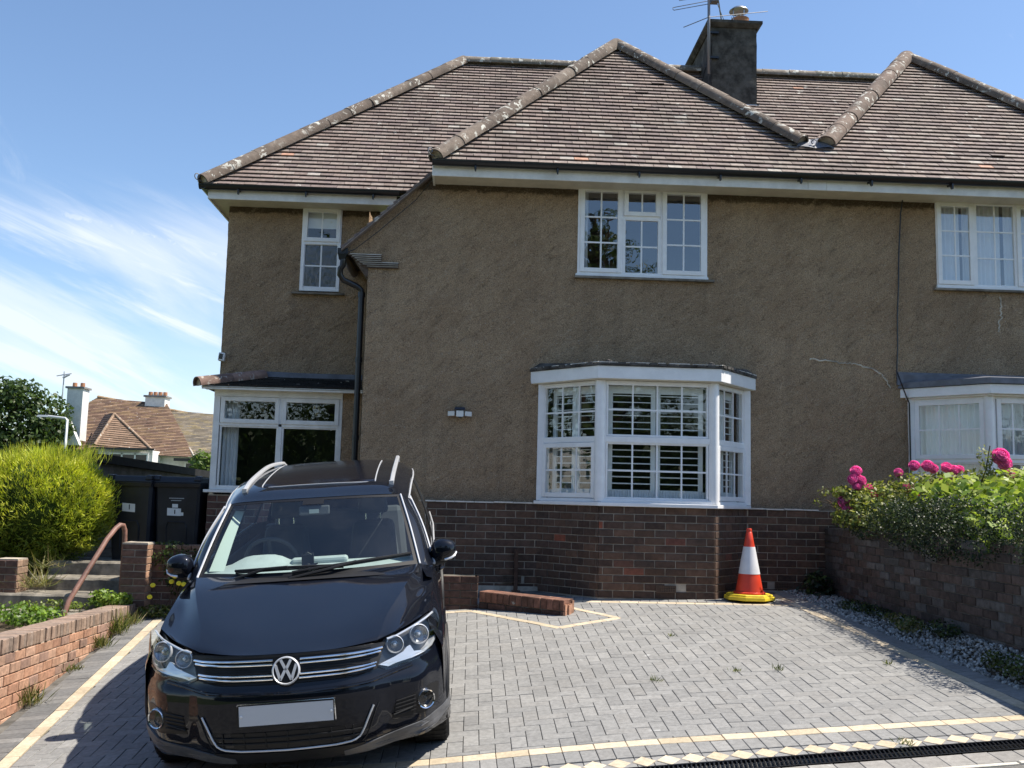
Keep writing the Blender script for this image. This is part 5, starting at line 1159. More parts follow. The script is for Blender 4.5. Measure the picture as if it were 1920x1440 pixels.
# ================================================================== bins
def wheelie(x, y, rz, label, paper):
    b = thing('wheelie_bin', label, 'bin', (x, y, .17), 'wheelie bins behind the low wall'); M = Matrix.Translation((x, y, .17))@Matrix.Rotation(rz, 4, 'Z'); T = lambda p: M@Vector(p)
    mb = MB(); sec = [(0, .235, -.27, .20), (.12, .245, -.28, .215), (.92, .275, -.335, .26)]; rows = []
    for (z, hw, yf_, yb) in sec:
        r = .03; rows.append([T(p) for p in ((-hw+r, yf_, z), (-.10, yf_, z), (.10, yf_, z), (hw-r, yf_, z), (hw, yf_+r, z), (hw, yb-r, z), (hw-r, yb, z), (-hw+r, yb, z), (-hw, yb-r, z), (-hw, yf_+r, z), (-hw+r, yf_, z))])
    mb.grid(rows, flip=False); mb.face(rows[0][:-1]); mb.build('body', 'bin_plastic', b, smooth=True, angle=35)
    mb = MB(); ring = [(-.30, -.375), (.30, -.375), (.30, .28), (-.30, .28)]
    mb.prism([T((x_, y_, .90)) for x_, y_ in [(-.285, -.36), (.285, -.36), (.285, .265), (-.285, .265)]], [T((x_, y_, .955)) for x_, y_ in ring]); mb.build('rim', 'bin_plastic', b, bevel=.008)
    mb = MB(); mb.prism([T((x_, y_, .957)) for x_, y_ in [(-.305, -.385), (.305, -.385), (.305, .25), (-.305, .25)]], [T((x_, y_, 1.03)) for x_, y_ in [(-.26, -.34), (.26, -.34), (.26, .23), (-.26, .23)]])
    for sx_ in (-1, 1): mb.prism([T((sx_*.25-.045, -.385, .985)), T((sx_*.25+.045, -.385, .985)), T((sx_*.25+.045, -.27, .985)), T((sx_*.25-.045, -.27, .985))], [T((sx_*.25-.035, -.37, 1.04)), T((sx_*.25+.035, -.37, 1.04)), T((sx_*.25+.035, -.27, 1.045)), T((sx_*.25-.035, -.27, 1.045))])
    mb.build('lid', 'bin_plastic', b, bevel=.012)
    mb = MB(); mb.tube([T((-.27, .30, .93)), T((.27, .30, .93))], .015, 8); mb.build('handle', 'bin_plastic', b)
    for sx_ in (-1, 1): mb = MB(); mb.lathe([(.001, -.025), (.09, -.025), (.10, 0), (.09, .025), (.001, .025)], 20, T((sx_*.25, .22, .09)), (M.to_3x3()@Vector((1, 0, 0)))); mb.build('wheel', 'tyre', b)
    fy = lambda z: -.27-.065*z/.92-.004
    for (x0, x1, z0, z1, tl) in paper:
        mb = MB(); mb.face([T((x0, fy(z0), z0)), T((x1, fy(z0)-.0005, z0-tl)), T((x1, fy(z1)-.0005, z1-tl)), T((x0, fy(z1), z1))]); s_ = mb.build('number_label', 'paper', b)
        if x1-x0 > .08: mb = MB(); xc = (x0+x1)/2+.01; mb.face([T((xc-.006, fy(z0+.02)-.003, z0+.02)), T((xc+.006, fy(z0+.02)-.003, z0+.02)), T((xc+.006, fy(z1-.02)-.003, z1-.02)), T((xc-.006, fy(z1-.02)-.003, z1-.02))]); mb.build('numeral', 'ink', s_)
    mb = MB(); pts = [T((sx_, fy(zz)-.002, zz)) for sx_, zz in ((-.12, .12), (-.125, .42), (-.10, .48), (.10, .48), (.125, .42), (.12, .12))]; mb.tube(pts, .008, 6); mb.build('moulding', 'bin_plastic', b)
    return b
wheelie(-4.07, 1.10, R(-12), 'left black wheelie bin with one tilted white number label', [(-.10, .07, .60, .70, .012)])
b2 = wheelie(-3.555, 1.10, R(-3), 'right black wheelie bin with white labels and faint printed lines', [(-.115, .055, .56, .65, .004), (.05, .085, .56, .60, .0), (-.055, .015, .655, .70, 0)])
mb = MB()
for (x0, x1, z) in ((-.10, .075, .765), (-.075, .045, .738)):
    x = x0
    while x < x1:
        w_ = random.uniform(.006, .014); mb.box(-3.565+x, -3.565+x+w_, 1.10-.331, 1.10-.3295, .17+z, .17+z+.009); x += w_+.003
mb.build('printed_lines', 'galvanised', b2)
# traffic cone
tc_ = thing('traffic_cone', 'orange-red traffic cone with a white sleeve on a yellow base', 'traffic cone', (3.055, -.72, gz(3.055, -.72)+.012)); o = Vector((3.055, -.72, gz(3.055, -.72)+.012))
mb = MB(); n_ = 8; hx = [(.262*math.cos(math.pi/8+k*math.pi/4)*1.06, .235*math.sin(math.pi/8+k*math.pi/4)*1.06) for k in range(8)]; mb.prism([o+Vector((x, y, 0)) for x, y in hx], [o+Vector((x*.985, y*.985, .04)) for x, y in hx]); mb.prism([o+Vector((x*.93, y*.93, .041)) for x, y in hx], [o+Vector((x*.90, y*.90, .062)) for x, y in hx]); mb.build('base', 'cone_yellow', tc_, bevel=.006)
rc = lambda z: .150-.1235*(z-.07)/.68
def cone_part(z0, z1, nm, mt, e=0, cap=False, base=False):
    mb = MB(); pr = ([(.001, z0)] if base else [])+([(.172, .062), (.172, .080), (.158, .085)] if base else [])+[(rc(z)+e, z) for z in np.linspace(max(z0, .07), z1, 8)]
    if cap: pr += [(.028, z1+.004), (.030, z1+.03), (.024, z1+.042), (.001, z1+.042)]
    if e: pr = [(pr[0][0]-e, z0)]+pr+[(pr[-1][0]-e, z1)]
    mb.lathe(pr, 36, o); return mb.build(nm, mt, tc_, smooth=True, angle=40)
cone_part(.062, .72, 'body', 'cone_red', cap=True, base=True); cone_part(.275, .565, 'reflective_sleeve', 'cone_white', e=.003)
# ================================================================== beyond: garage, houses, trees, lamp
gr = thing('garage', 'flat-roofed grey outbuilding with a black roof edge behind the bins', 'outbuilding', (-6.5, 5, 0))
mb = MB(); C4 = [(-10.5, 3.0), (-5.34, 3.0), (-5.16, 8.2), (-10.5, 8.2)]; hts = [1.40, 1.40, 1.29, 1.40]
mb.prism([(x, y, -.8) for x, y in C4], [(x, y, h) for (x, y), h in zip(C4, hts)]); mb.build('wall', 'grey_wall', gr)
mb = MB(); C5 = [(-10.6, 2.93), (-5.27, 2.93), (-5.08, 8.3), (-10.6, 8.3)]; mb.prism([(x, y, h-.0) for (x, y), h in zip(C5, (1.402, 1.402, 1.292, 1.40))], [(x, y, h+.125) for (x, y), h in zip(C5, (1.402, 1.402, 1.292, 1.40))]); mb.build('roof', 'felt_black' if 'felt_black' in MATS else 'black_plastic', gr)
bh = thing('white_house', 'white house with a brown tiled hipped roof and two white chimneys beyond the outbuilding', 'house', (-20, 45, 0)); y_ = 43.5
def bp(x, y, z): return Vector((x, y, z))
mb = MB(); mb.box(-24.5, -11, 44.2, 53, -1, 3.15); mb.box(-20.1, -17.2, 42.6, 44.25, -1, 3.12); mb.build('wall', 'white_render', bh)
mb = MB(); BPT = [(.20, .125, .085), (.23, .15, .10), (.17, .105, .075), (.26, .17, .10)]
def quadtiles(mb, poly3, pal, g=.16, w=.5):
    P = [Vector(p) for p in poly3]; u = (P[1]-P[0]).normalized(); nrm = u.cross(P[-1]-P[0]).normalized(); v = nrm.cross(u); uv = [((p-P[0]).dot(u), (p-P[0]).dot(v)) for p in P]
    tiles(mb, P[0], u, uv, v, gauge=g, w=w, t=.03, pal=pal, odd=0, jit=.18)
# main hipped roof (apex ridge) seen from its garden side
quadtiles(mb, [(-25.4, 43.6, 3.1), (-15.2, 43.6, 2.85), (-18.3, 48.4, 5.77), (-22.5, 48.4, 6.42)], BPT); quadtiles(mb, [(-15.2, 43.6, 2.85), (-11.0, 43.6, 2.75), (-15.0, 48.4, 5.26), (-18.3, 48.4, 5.77)], [(.24, .20, .15), (.27, .225, .165), (.21, .18, .145), (.31, .25, .15)])
quadtiles(mb, [(-26.0, 52.4, 3.1), (-25.4, 43.6, 3.1), (-22.5, 48.4, 6.42)], BPT)
# front wing with its own hip
quadtiles(mb, [(-20.15, 42.2, 3.32), (-17.1, 42.2, 3.12), (-19.85, 43.9, 5.12)], [(.23, .15, .10), (.26, .17, .115)])
quadtiles(mb, [(-21.15, 43.7, 3.35), (-20.15, 42.2, 3.32), (-19.85, 43.9, 5.12), (-20.85, 45.2, 5.15)], [(.10, .07, .06), (.12, .08, .065)])  # left slope's shade painted into its darker tiles
quadtiles(mb, [(-25.2, 42.6, 3.12), (-22.3, 42.6, 3.2), (-21.75, 43.5, 4.62), (-22.7, 44.6, 4.72)], [(.085, .06, .052), (.10, .07, .06)])
mb.build('roof', ['roof_tile', 'felt'], bh)
mb = MB(); ridge(mb, (-22.5, 48.4, 6.44), (-15.0, 48.4, 5.28), .14, .8, pal=[(.30, .20, .11)]); ridge(mb, (-20.15, 42.2, 3.34), (-19.85, 43.9, 5.14), .09, .8, pal=[(.27, .18, .12)]); ridge(mb, (-19.85, 43.9, 5.14), (-17.1, 42.2, 3.14), .09, .8, pal=[(.27, .18, .12)]); ridge(mb, (-18.3, 48.3, 5.78), (-15.25, 43.6, 2.9), .06, .8, pal=[(.42, .36, .30)]); mb.build('ridge_tiles', ['ridge_tile', 'mortar'], bh, smooth=True)
def bchim(x0, x1, y0, y1, z0, z1, pots):
    mb = MB(); mb.box(x0, x1, y0, y1, z0, z1); c = mb.build('chimney', 'white_render', bh); mb = MB(); mb.box(x0-.09, x1+.09, y0-.09, y1+.09, z1, z1+.10); mb.build('cap', 'grey_wall', c)
    for k in range(pots): mb = MB(); mb.lathe([(.13, 0), (.12, .25), (.001, .25)], 10, (x0+(x1-x0)*(k+.5)/pots, (y0+y1)/2, z1+.1)); mb.build('pot', 'terracotta', c)
bchim(-22.3, -21.45, 43.4, 44.3, 3.6, 6.45, 2); bchim(-19.5, -18.35, 47.8, 48.8, 5.0, 6.5, 4)
mb = MB(); mb.tube([(-22.5, 43.3, 5.2), (-22.5, 43.3, 7.35)], .035, 6); mb.tube([(-22.9, 43.3, 7.1), (-22.1, 43.3, 7.25)], .03, 5); mb.tube([(-22.55, 43.3, 7.0), (-22.2, 43.3, 7.2)], .06, 5); tag(mb.build('tv_aerial', 'galvanised'), 'thin aerial mast on the white chimney of the distant house', 'aerial')
mb = MB(); mb.prism([(-22.45, 42.55, 3.3), (-21.1, 42.55, 3.3), (-21.1, 42.9, 3.3), (-22.45, 42.9, 3.3)], [(-21.8, 42.55, 4.62), (-21.75, 42.55, 4.62), (-21.75, 42.9, 4.62), (-21.8, 42.9, 4.62)]); mb.build('gable', 'white_render', bh)
def bwin(x0, x1, z0, z1, y, k):
    F = Face((x0, y), (x1, y)); mb = MB(); F.rect(mb, 0, F.L, z0, z1, .08, -.02, .05)
    for i in range(1, k): F.bar(mb, F.L*i/k-.04, F.L*i/k+.04, z0, z1, -.02, .05)
    w = mb.build('window', 'upvc', bh); mb = MB(); F.quad(mb, 0, F.L, z0, z1, .01); mb.build('pane', 'solar_black', w)
bwin(-19.5, -17.4, 2.1, 2.95, 42.55, 3); bwin(-15.9, -14.2, 1.85, 2.6, 44.15, 3)
mb = MB(); mb.box(-25.0, -20.3, 42.9, 43.05, 2.97, 3.1); mb.box(-20.3, -17, 42.1, 42.2, 3.1, 3.22); mb.box(-16.3, -11, 43.4, 43.6, 2.62, 2.78); mb.tube([(-13.9, 43.5, 2.6), (-14.0, 44.1, 2.2), (-14.0, 44.1, .5)], .07, 6); mb.build('gutter', 'black_plastic', bh)
lp = MB(); lp.tube([(-20.4, 39.0, -1), (-20.4, 39.0, 4.40), (-20.5, 39.0, 4.47), (-21.4, 39.0, 4.56)], .075, 8); lp.prism([(-21.9, 38.9, 4.52), (-21.35, 38.9, 4.52), (-21.35, 39.1, 4.52), (-21.9, 39.1, 4.52)], [(-21.85, 38.93, 4.62), (-21.35, 38.93, 4.62), (-21.35, 39.07, 4.62), (-21.85, 39.07, 4.62)]); tag(lp.build('street_lamp', 'galvanised', smooth=True, angle=40), 'grey street lamp in front of the distant white house', 'street lamp')
def tree(name, base, blobs, n, ln, wd, pal, label, th=.3, group=None, hgt=None):
    t = thing(name, label, 'tree', base, group); mb = MB(); top = max(b[0][2] for b in blobs); B = Vector(base)
    mb.tube([B, B+Vector((0, 0, (top-base[2])*.4)), B+Vector((.1, 0, top-base[2]))], th, 8, taper=.25)
    for c, r in blobs: mb.tube([B+Vector((0, 0, (c[2]-base[2])*.55)), Vector(c)+Vector((0, 0, -.2*r[2]))], th*.35, 6, taper=.4)
    mb.build('trunk', 'bark', t); bush('crown', blobs, n, ln, wd, pal, parent=t, flat=.5); return t
TG = [(.050, .085, .022), (.065, .105, .028), (.080, .125, .035), (.040, .065, .02)]
tree('broadleaf_tree', (-25.5, 42, -1), [((-24.6, 42, 4.4), (2.5, 2, 1.5)), ((-23.1, 42.2, 4.9), (1.7, 1.6, 1.4)), ((-22.3, 42, 4.1), (1.1, 1.4, .9)), ((-26.5, 42, 5.2), (2.2, 2, 1.6)), ((-23.8, 41.5, 5.9), (1.1, 1.2, .8)), ((-25.3, 42, 6.0), (1.5, 1.5, .9)), ((-23.6, 41.2, 3.3), (2.0, 1.2, 1.0)), ((-26, 41, 3), (2.4, 1.5, 1.4))], 9000, .30, .17, TG, 'large green tree beyond the hedge at the left picture edge', .35)
tree('shrub_tree', (-6.75, 14, -.5), [((-6.85, 14, 1.75), (.32, .3, .34)), ((-6.6, 14.1, 1.55), (.35, .3, .3)), ((-7.05, 14, 1.35), (.3, .3, .3))], 900, .13, .09, [(.12, .19, .04), (.17, .24, .06)], 'small bright green tree beside the porch, beyond the outbuilding', .05)
for (x, w_) in ((-45, 9), (-34, 8)):
    tree('distant_tree', (x, 70, -1), [((x, 70, 3.2), (w_*.55, 3, 2.6)), ((x+3, 70, 2.6), (w_*.4, 3, 2.2))], 2500, .5, .3, TG, 'dark distant tree low behind the hedge' if x < -40 else 'distant tree beside the white house', .4)
hc = MB(); hc.prism([(-19, -21.8, -1), (19, -21.8, -1), (19, -20.9, -1), (-19, -20.9, -1)], [(-19, -21.6, 3.3), (19, -21.6, 3.3), (19, -21.1, 3.3), (-19, -21.1, 3.3)]); tag(hc.build('hedge_dark_core', 'hedge_core'), 'solid dark core added inside the street hedge to darken reflections', 'hedge')  # solid block added inside the unseen hedge so mirrored views stay dark
# across the street, behind the camera: what the windows and the car paint mirror
CG = [(.055, .085, .038), (.070, .105, .045), (.085, .12, .05)]
cb = []; 
for k in range(20):
    z = 3.0+k*.48; r = 5.0*(1-(k/21)**2.6)*random.uniform(.6, 1.0); t = random.uniform(0, 6.28)
    for q in range(3): tt = t+q*2.1+random.uniform(-.3, .3); rr = r*random.uniform(.6, 1.1); cb.append(((4.6+math.cos(tt)*rr*.75, -26+math.sin(tt)*rr*.62, z-.13*rr), (rr*.55, rr*.48, .15)))
tree('cedar_tree', (4.6, -26, -1), cb, 30000, .24, .06, CG, 'dark layered cedar across the street, mirrored in the upstairs window', .4)
bush('street_hedge', [((x, -21+random.uniform(-.5, .5), 1.6+random.uniform(0, .5)), (1.9, 1.0, 2.7+random.uniform(0, .7))) for x in np.linspace(-18, 18, 17)], 22000, .20, .13, TG, 'dark hedge across the street, mirrored in windows and paint', 'hedge')
for x, h_, w_ in ((-10, 9.5, 3.6), (-5.0, 12.5, 3.0), (14, 6.5, 3.0), (-17, 9, 3.5)):
    tree('street_tree', (x, -23, -1), [((x, -23, h_*.55), (w_, 2.2, h_*.3)), ((x+.8, -23, h_*.75), (w_*.7, 2, h_*.22)), ((x-.9, -23, h_*.4), (w_*.8, 2, h_*.25))], 4200, .26, .15, TG, {-10: 'bushy tree across the street opposite the porch', -5.0: 'smaller tree across the street opposite the car', 14: 'tree across the street opposite the garden wall', -17: 'tall tree across the street at far left'}[x], .25)

tree('reflection_tree', (-16, -2, -1), [((-16, -2.5, 2.0), (1.6, 3.0, 2.4)), ((-16.3, 1.0, 2.4), (1.5, 2.5, 2.2)), ((-16, -6, 1.8), (1.6, 2.6, 2.2)), ((-16.5, -2, 4.6), (1.5, 3, 1.6))], 7000, .24, .15, TG, 'unseen leafy tree added to darken the bay window reflection', .2)  # out-of-frame tree added to dim the bright sky mirrored in the bay

mb = MB(); mb.box(-15.3, -15.0, -6, 3, -1, 2.35); mb.box(-15.36, -14.94, -6.05, 3.05, 2.35, 2.43)
tag(mb.build('white_garden_wall', 'white_render'), 'white rendered wall in the next garden, mirrored in the bay window', 'wall')
bush('low_hedge', [((-14.2, y, .2), (.5, .7, .75)) for y in np.linspace(-5.5, 2.5, 9)], 5000, .10, .07, [(.16, .24, .045), (.21, .29, .06)], 'low green hedge before the white wall in the next garden', 'hedge')

# ================================================================== the car (local axes: x forward, y to its left, z up)
CAR = bpy.data.objects.new('parked_car', None); COL.objects.link(CAR)
CO, CRZ, CP, CR_ = Vector((-.9472, -5.7314, -.6743+.004)), .0452, -.0932, .0837
f_ = Vector((math.sin(CRZ), -math.cos(CRZ), 0)); l_ = Vector((math.cos(CRZ), math.sin(CRZ), 0)); u_ = Vector((0, 0, 1))
f2_ = f_*math.cos(CP)+u_*math.sin(CP); uu = -f_*math.sin(CP)+u_*math.cos(CP); l2_ = l_*math.cos(CR_)+uu*math.sin(CR_); u3_ = -l_*math.sin(CR_)+uu*math.cos(CR_)
CAR.matrix_world = Matrix(((f2_.x, l2_.x, u3_.x, CO.x), (f2_.y, l2_.y, u3_.y, CO.y), (f2_.z, l2_.z, u3_.z, CO.z), (0, 0, 0, 1)))
ORG[CAR.name] = Vector((0, 0, 0)); tag(CAR, 'black compact SUV with silver roof rails parked nose-out on the drive', 'car')
gT = [(0, 0), (.2, .006), (.35, .025), (.425, .05), (.49, .08), (.522, .10), (.552, .122), (.65, .17), (.76, .24), (.826, .35), (.877, .44), (.905, .52), (.93, .66)]
hT = [(.18, .11), (.25, .045), (.31, .012), (.4, 0), (.5, 0), (.6, .012), (.65, .042), (.69, .055), (.767, .09), (.82, .112), (.89, .165), (.95, .22)]
def pch(T, x):
    """smooth monotone table lookup"""
    xs = [t[0] for t in T]; ys = [t[1] for t in T]
    if x <= xs[0]: return ys[0]
    if x >= xs[-1]: return ys[-1]+(x-xs[-1])*(ys[-1]-ys[-2])/(xs[-1]-xs[-2])
    i = max(k for k in range(len(xs)-1) if xs[k] <= x); h = xs[i+1]-xs[i]; t = (x-xs[i])/h
    def m(j):
        if j <= 0: return (ys[1]-ys[0])/(xs[1]-xs[0]) if T is not gT else 0
        if j >= len(xs)-1: return (ys[-1]-ys[-2])/(xs[-1]-xs[-2])
        a, b = (ys[j]-ys[j-1])/(xs[j]-xs[j-1]), (ys[j+1]-ys[j])/(xs[j+1]-xs[j]); return 0 if a*b < 0 else (a+b)/2
    return (2*t**3-3*t*t+1)*ys[i]+(t**3-2*t*t+t)*h*m(i)+(-2*t**3+3*t*t)*ys[i+1]+(t**3-t*t)*h*m(i+1)
def FS(y, z): return -pch(gT, abs(y))-pch(hT, z)
def FSn(y, z):
    e = .004; return Vector((1, -(FS(y+e, z)-FS(y-e, z))/(2*e), -(FS(y, z+e)-FS(y, z-e))/(2*e))).normalized()
def FP(y, z, o=0.): return Vector((FS(y, z), y, z))+FSn(y, z)*o
def fs_panel(outline, o=.002, rim=.012, cuts=3, mb=None, m=0, mirror=False):
    """a skin panel lying on the front surface inside an outline given in (y,z)"""
    mb = mb or MB(); pts = []
    for i in range(len(outline)):
        a, b = outline[i], outline[(i+1) % len(outline)]; k = max(1, int(math.hypot(b[0]-a[0], b[1]-a[1])/.035))
        for j in range(k): pts.append((a[0]+(b[0]-a[0])*j/k, a[1]+(b[1]-a[1])*j/k))
    for sg in ((1, -1) if mirror else (1,)):
        q = [(p[0]*sg, p[1]) for p in pts]; tri = tessellate_polygon([[Vector((p[0], p[1], 0)) for p in q]])
        bm = bmesh.new(); vs = [bm.verts.new((0, p[0], p[1])) for p in q]
        for t in tri:
            try: bm.faces.new([vs[i] for i in t])
            except ValueError: pass
        bmesh.ops.subdivide_edges(bm, edges=[e for e in bm.edges if not e.is_boundary], cuts=cuts, use_grid_fill=True)
        bmesh.ops.triangulate(bm, faces=bm.faces)
        bm.verts.index_update(); P = [FP(v.co.y, v.co.z, o) for v in bm.verts]; F = []
        for f in bm.faces:
            idx = [v.index for v in f.verts]; n = (P[idx[1]]-P[idx[0]]).cross(P[idx[2]]-P[idx[0]])
            F.append(tuple(idx if n.x > 0 else idx[::-1]))
        mb.idx(P, F, m); bm.free()
        if rim:
            k = len(q); A = [FP(*p, o) for p in q]; B = [FP(*p, o-rim) for p in q]; mb.idx(A+B, [(i, (i+1) % k, k+(i+1) % k, k+i) for i in range(k)], m)
    return mb
def fs_tube(pts, r, o=.006, mb=None, m=0, n=8, flat=None):
    mb = mb or MB(); q = []
    for a, b in zip(pts, pts[1:]):
        k = max(1, int(math.hypot(b[0]-a[0], b[1]-a[1])/.03)); q += [(a[0]+(b[0]-a[0])*j/k, a[1]+(b[1]-a[1])*j/k) for j in range(k)]
    q.append(pts[-1]); mb.tube([FP(y, z, o) for y, z in q], r, n, m); return mb
def crv(P, nseg):
    """Catmull-Rom through control points (k,3) -> dense"""
    P = np.asarray(P, float); k = len(P); E = np.vstack([2*P[0]-P[1], P, 2*P[-1]-P[-2]]); out = []
    for i in range(k-1):
        p0, p1, p2, p3 = E[i], E[i+1], E[i+2], E[i+3]
        for j in range(nseg): t = j/nseg; out.append(.5*((2*p1)+(-p0+p2)*t+(2*p0-5*p1+4*p2-p3)*t*t+(-p0+3*p1-3*p2+p3)*t**3))
    out.append(P[-1]); return np.array(out)
def surf(Gd, nu, nv):
    A = np.array([crv(r_, nv) for r_ in Gd]); B = np.array([crv(A[:, j], nu) for j in range(A.shape[1])]); return np.swapaxes(B, 0, 1)
def mirror_rows(rows): return [[(p[0], -p[1], p[2]) for p in r_[:0:-1]]+list(r_) for r_ in rows]
def carpart(mb, name, mat, parent=CAR, smooth=True, angle=35, **k): return mb.build(name, mat, parent, origin=(0, 0, 0), smooth=smooth, angle=angle, **k)
# --- bonnet
HR = [[(-.10, 0, .802), (-.115, .28, .806), (-.205, .505, .817), (-.36, .68, .858), (-.56, .815, .896)],
      [(-.145, 0, .815), (-.165, .28, .819), (-.26, .520, .842), (-.42, .69, .864), (-.62, .818, .908)],
      [(-.36, 0, .872), (-.37, .28, .876), (-.46, .555, .906), (-.56, .70, .888), (-.73, .825, .928)],
      [(-.65, 0, .944), (-.66, .29, .947), (-.70, .625, .974), (-.78, .735, .932), (-.88, .832, .952)],
      [(-.95, 0, 1.016), (-.96, .31, 1.019), (-.98, .70, 1.044), (-1.02, .775, .995), (-1.08, .838, .984)],
      [(-1.19, 0, 1.068), (-1.19, .33, 1.070), (-1.22, .745, 1.082), (-1.25, .805, 1.042), (-1.31, .845, 1.015)]]
def hood_bands():
    out = []
    for a, b in ((0, 3), (2, 5)):
        out.append((a, [r_[a:b] for r_ in HR]))
    return out
mb = MB()
mb.grid(surf(mirror_rows([r_[0:3] for r_ in HR]), 6, 6), flip=True)
for sg in (1, -1): mb.grid(surf([[(p[0], sg*p[1], p[2]) for p in r_[2:5]] for r_ in HR], 6, 6), flip=(sg > 0))
hood = carpart(mb, 'bonnet', 'car_paint', angle=60)
mb = MB(); S_ = surf(mirror_rows(HR), 6, 6); e = [Vector(p) for p in S_[0]]; mb.grid([[p for p in e], [p+Vector((-.012, 0, -.012)) for p in e], [p+Vector((-.10, 0, -.018)) for p in e]], flip=False); carpart(mb, 'bonnet_edge', 'car_paint', hood)
# --- front bumper skin
ys_ = np.concatenate([np.linspace(-.915, -.8, 8), np.linspace(-.79, .79, 60), np.linspace(.8, .915, 8)]); zs_ = np.linspace(.225, .86, 40)
def top_z(y): return float(np.interp(abs(y), [0, .49, .552, .604, .666, .729, .78, .819, .843, .856, .862, .875, .93], [.66, .68, .653, .657, .671, .683, .697, .709, .734, .768, .81, .865, .888]))
mb = MB(); mb.grid([[FP(y, .225+(top_z(y)-.225)*t) for t in np.linspace(0, 1, 34)] for y in ys_], flip=False); bp_ = carpart(mb, 'front_bumper', 'car_paint', angle=60)
# crease lip under the grille
mb = MB(); fs_tube([(-.70, .655), (-.56, .628), (-.45, .612), (0, .600), (.45, .612), (.56, .628), (.70, .655)], .010, .0, mb); carpart(mb, 'bumper_crease', 'car_paint', bp_)
HL = [(.554, .819), (.61, .826), (.672, .846), (.75, .873), (.802, .889), (.832, .898), (.849, .846), (.854, .803), (.855, .761), (.843, .73), (.819, .706), (.78, .694), (.729, .68), (.666, .668), (.604, .654), (.552, .650), (.501, .679)]
# grille
mb = fs_panel([(-.50, .672), (-.40, .650), (0, .645), (.40, .650), (.50, .672), (.548, .800), (.45, .806), (0, .797), (-.45, .806), (-.548, .800)], .004, .02, 5); gr_ = carpart(mb, 'grille', 'grille_black')
mb = MB(); 
for z in np.arange(.662, .79, .0115): fs_tube([(-.47, z), (0, z-.003), (.47, z)], .0018, .0055, mb, n=5)
carpart(mb, 'grille_mesh', 'grille_black', gr_)
mb = MB()
for sg in (-1, 1):
    for (a, za, b, zb) in ((.076, .766, .527, .771), (.076, .746, .517, .753), (.076, .693, .494, .700), (.072, .674, .488, .684)): fs_tube([(a*sg, za), (b*.6*sg, za+.002), (b*.9*sg, zb-.001), (b*sg, zb+.003)], .0062, .014, mb)
carpart(mb, 'chrome_bar', 'chrome', gr_)
# badge
bd = Vector((FS(0, .718)+.020, 0, .718)); ax = Vector((1, 0, .28)).normalized(); bu = Vector((-.28, 0, 1)).normalized(); bv = Vector((0, 1, 0))
mb = MB(); mb.lathe([(.001, .004), (.070, .004), (.070, -.02), (.001, -.02)], 40, bd, ax); bg_ = carpart(mb, 'badge', 'grille_black', gr_)
mb = MB(); mb.lathe([(.0665, -.006), (.0675, .010), (.0715, .014), (.0775, .010), (.079, -.01)], 48, bd, ax)
def bar2(a, b, w=.0075):
    A = bd+bv*a[0]+bu*a[1]; B = bd+bv*b[0]+bu*b[1]; dd = (B-A).normalized(); s2 = ax.cross(dd); mb.obox(A-s2*w+ax*.0, B-A, s2*2*w, ax*.013)
V_ = lambda *p: [bar2(a, b) for a, b in zip(p, p[1:])]
V_((-.0285, .060), (0, .004), (.0285, .060)); V_((-.058, .034), (-.0315, -.050), (0, .010), (.0315, -.050), (.058, .034))
carpart(mb, 'emblem', 'satin_silver', bg_, angle=30)
# lower intake, chrome U, fog pockets, lip
mb = fs_panel([(-.43, .397), (0, .400), (.43, .397), (.408, .350), (.38, .318), (.30, .304), (0, .299), (-.30, .304), (-.38, .318), (-.408, .350)], .003, .015, 5); li = carpart(mb, 'lower_intake', 'grille_black')
mb = MB()
for z in (.335, .366): fs_tube([(-.41, z+.004), (0, z), (.41, z+.004)], .005, .006, mb, n=5)
for y in np.linspace(-.36, .36, 7): fs_tube([(y, .305), (y, .396)], .004, .005, mb, n=5)
carpart(mb, 'intake_slat', 'trim_black', li)
mb = MB(); U_ = [(.474, .486), (.455, .448), (.44, .417), (.42, .372), (.407, .349), (.392, .327), (.37, .314), (.345, .306), (.26, .297), (0, .291)]; fs_tube([(-y, z) for y, z in U_]+[(y, z) for y, z in U_[-2::-1]], .0058, .009, mb); carpart(mb, 'chrome_strip', 'satin_silver', bp_)
mb = MB()
for sg in (1, -1): fs_tube([(sg*.505, .492), (sg*.487, .455), (sg*.455, .37), (sg*.43, .318), (sg*.405, .292)], .004, .002, mb)
carpart(mb, 'bumper_seam', 'trim_black', bp_)
FR = [(.575, .378), (.60, .47), (.69, .497), (.803, .518), (.848, .505), (.842, .403), (.80, .375), (.764, .368)]
for sg in (1, -1):
    mb = fs_panel([(y*sg, z) for y, z in FR], .002, .01, 4); fp_ = carpart(mb, 'fog_lamp_pocket', 'grille_black')
    mb = MB()
    for z in (.395, .415, .435, .455, .475): fs_tube([(sg*(.585+(z-.378)*.15), z), (sg*.71, z+.012)], .0032, .006, mb, n=5)
    fs_tube([(sg*.580, .402), (sg*.69, .424)], .0045, .010, mb); carpart(mb, 'pocket_slat', 'trim_black', fp_)
    c = FP(sg*.765, .449, .002); nrm = (FSn(sg*.765, .449)+Vector((.9, 0, 0))).normalized()
    mb = MB(); mb.lathe([(.046, .0), (.049, .018), (.0545, .022), (.059, .012), (.060, -.02)], 32, c, nrm); fg = carpart(mb, 'fog_lamp', 'chrome', fp_)
    mb = MB(); mb.lathe([(.047, .015), (.035, .0), (.018, -.008), (.014, .002), (.001, .006)], 24, c, nrm); carpart(mb, 'fog_reflector', 'lamp_bowl', fp_)
    mb = MB(); mb.lathe([(.048, .017), (.03, .022), (.001, .024)], 24, c, nrm); carpart(mb, 'fog_lens', 'lamp_glass', fp_)
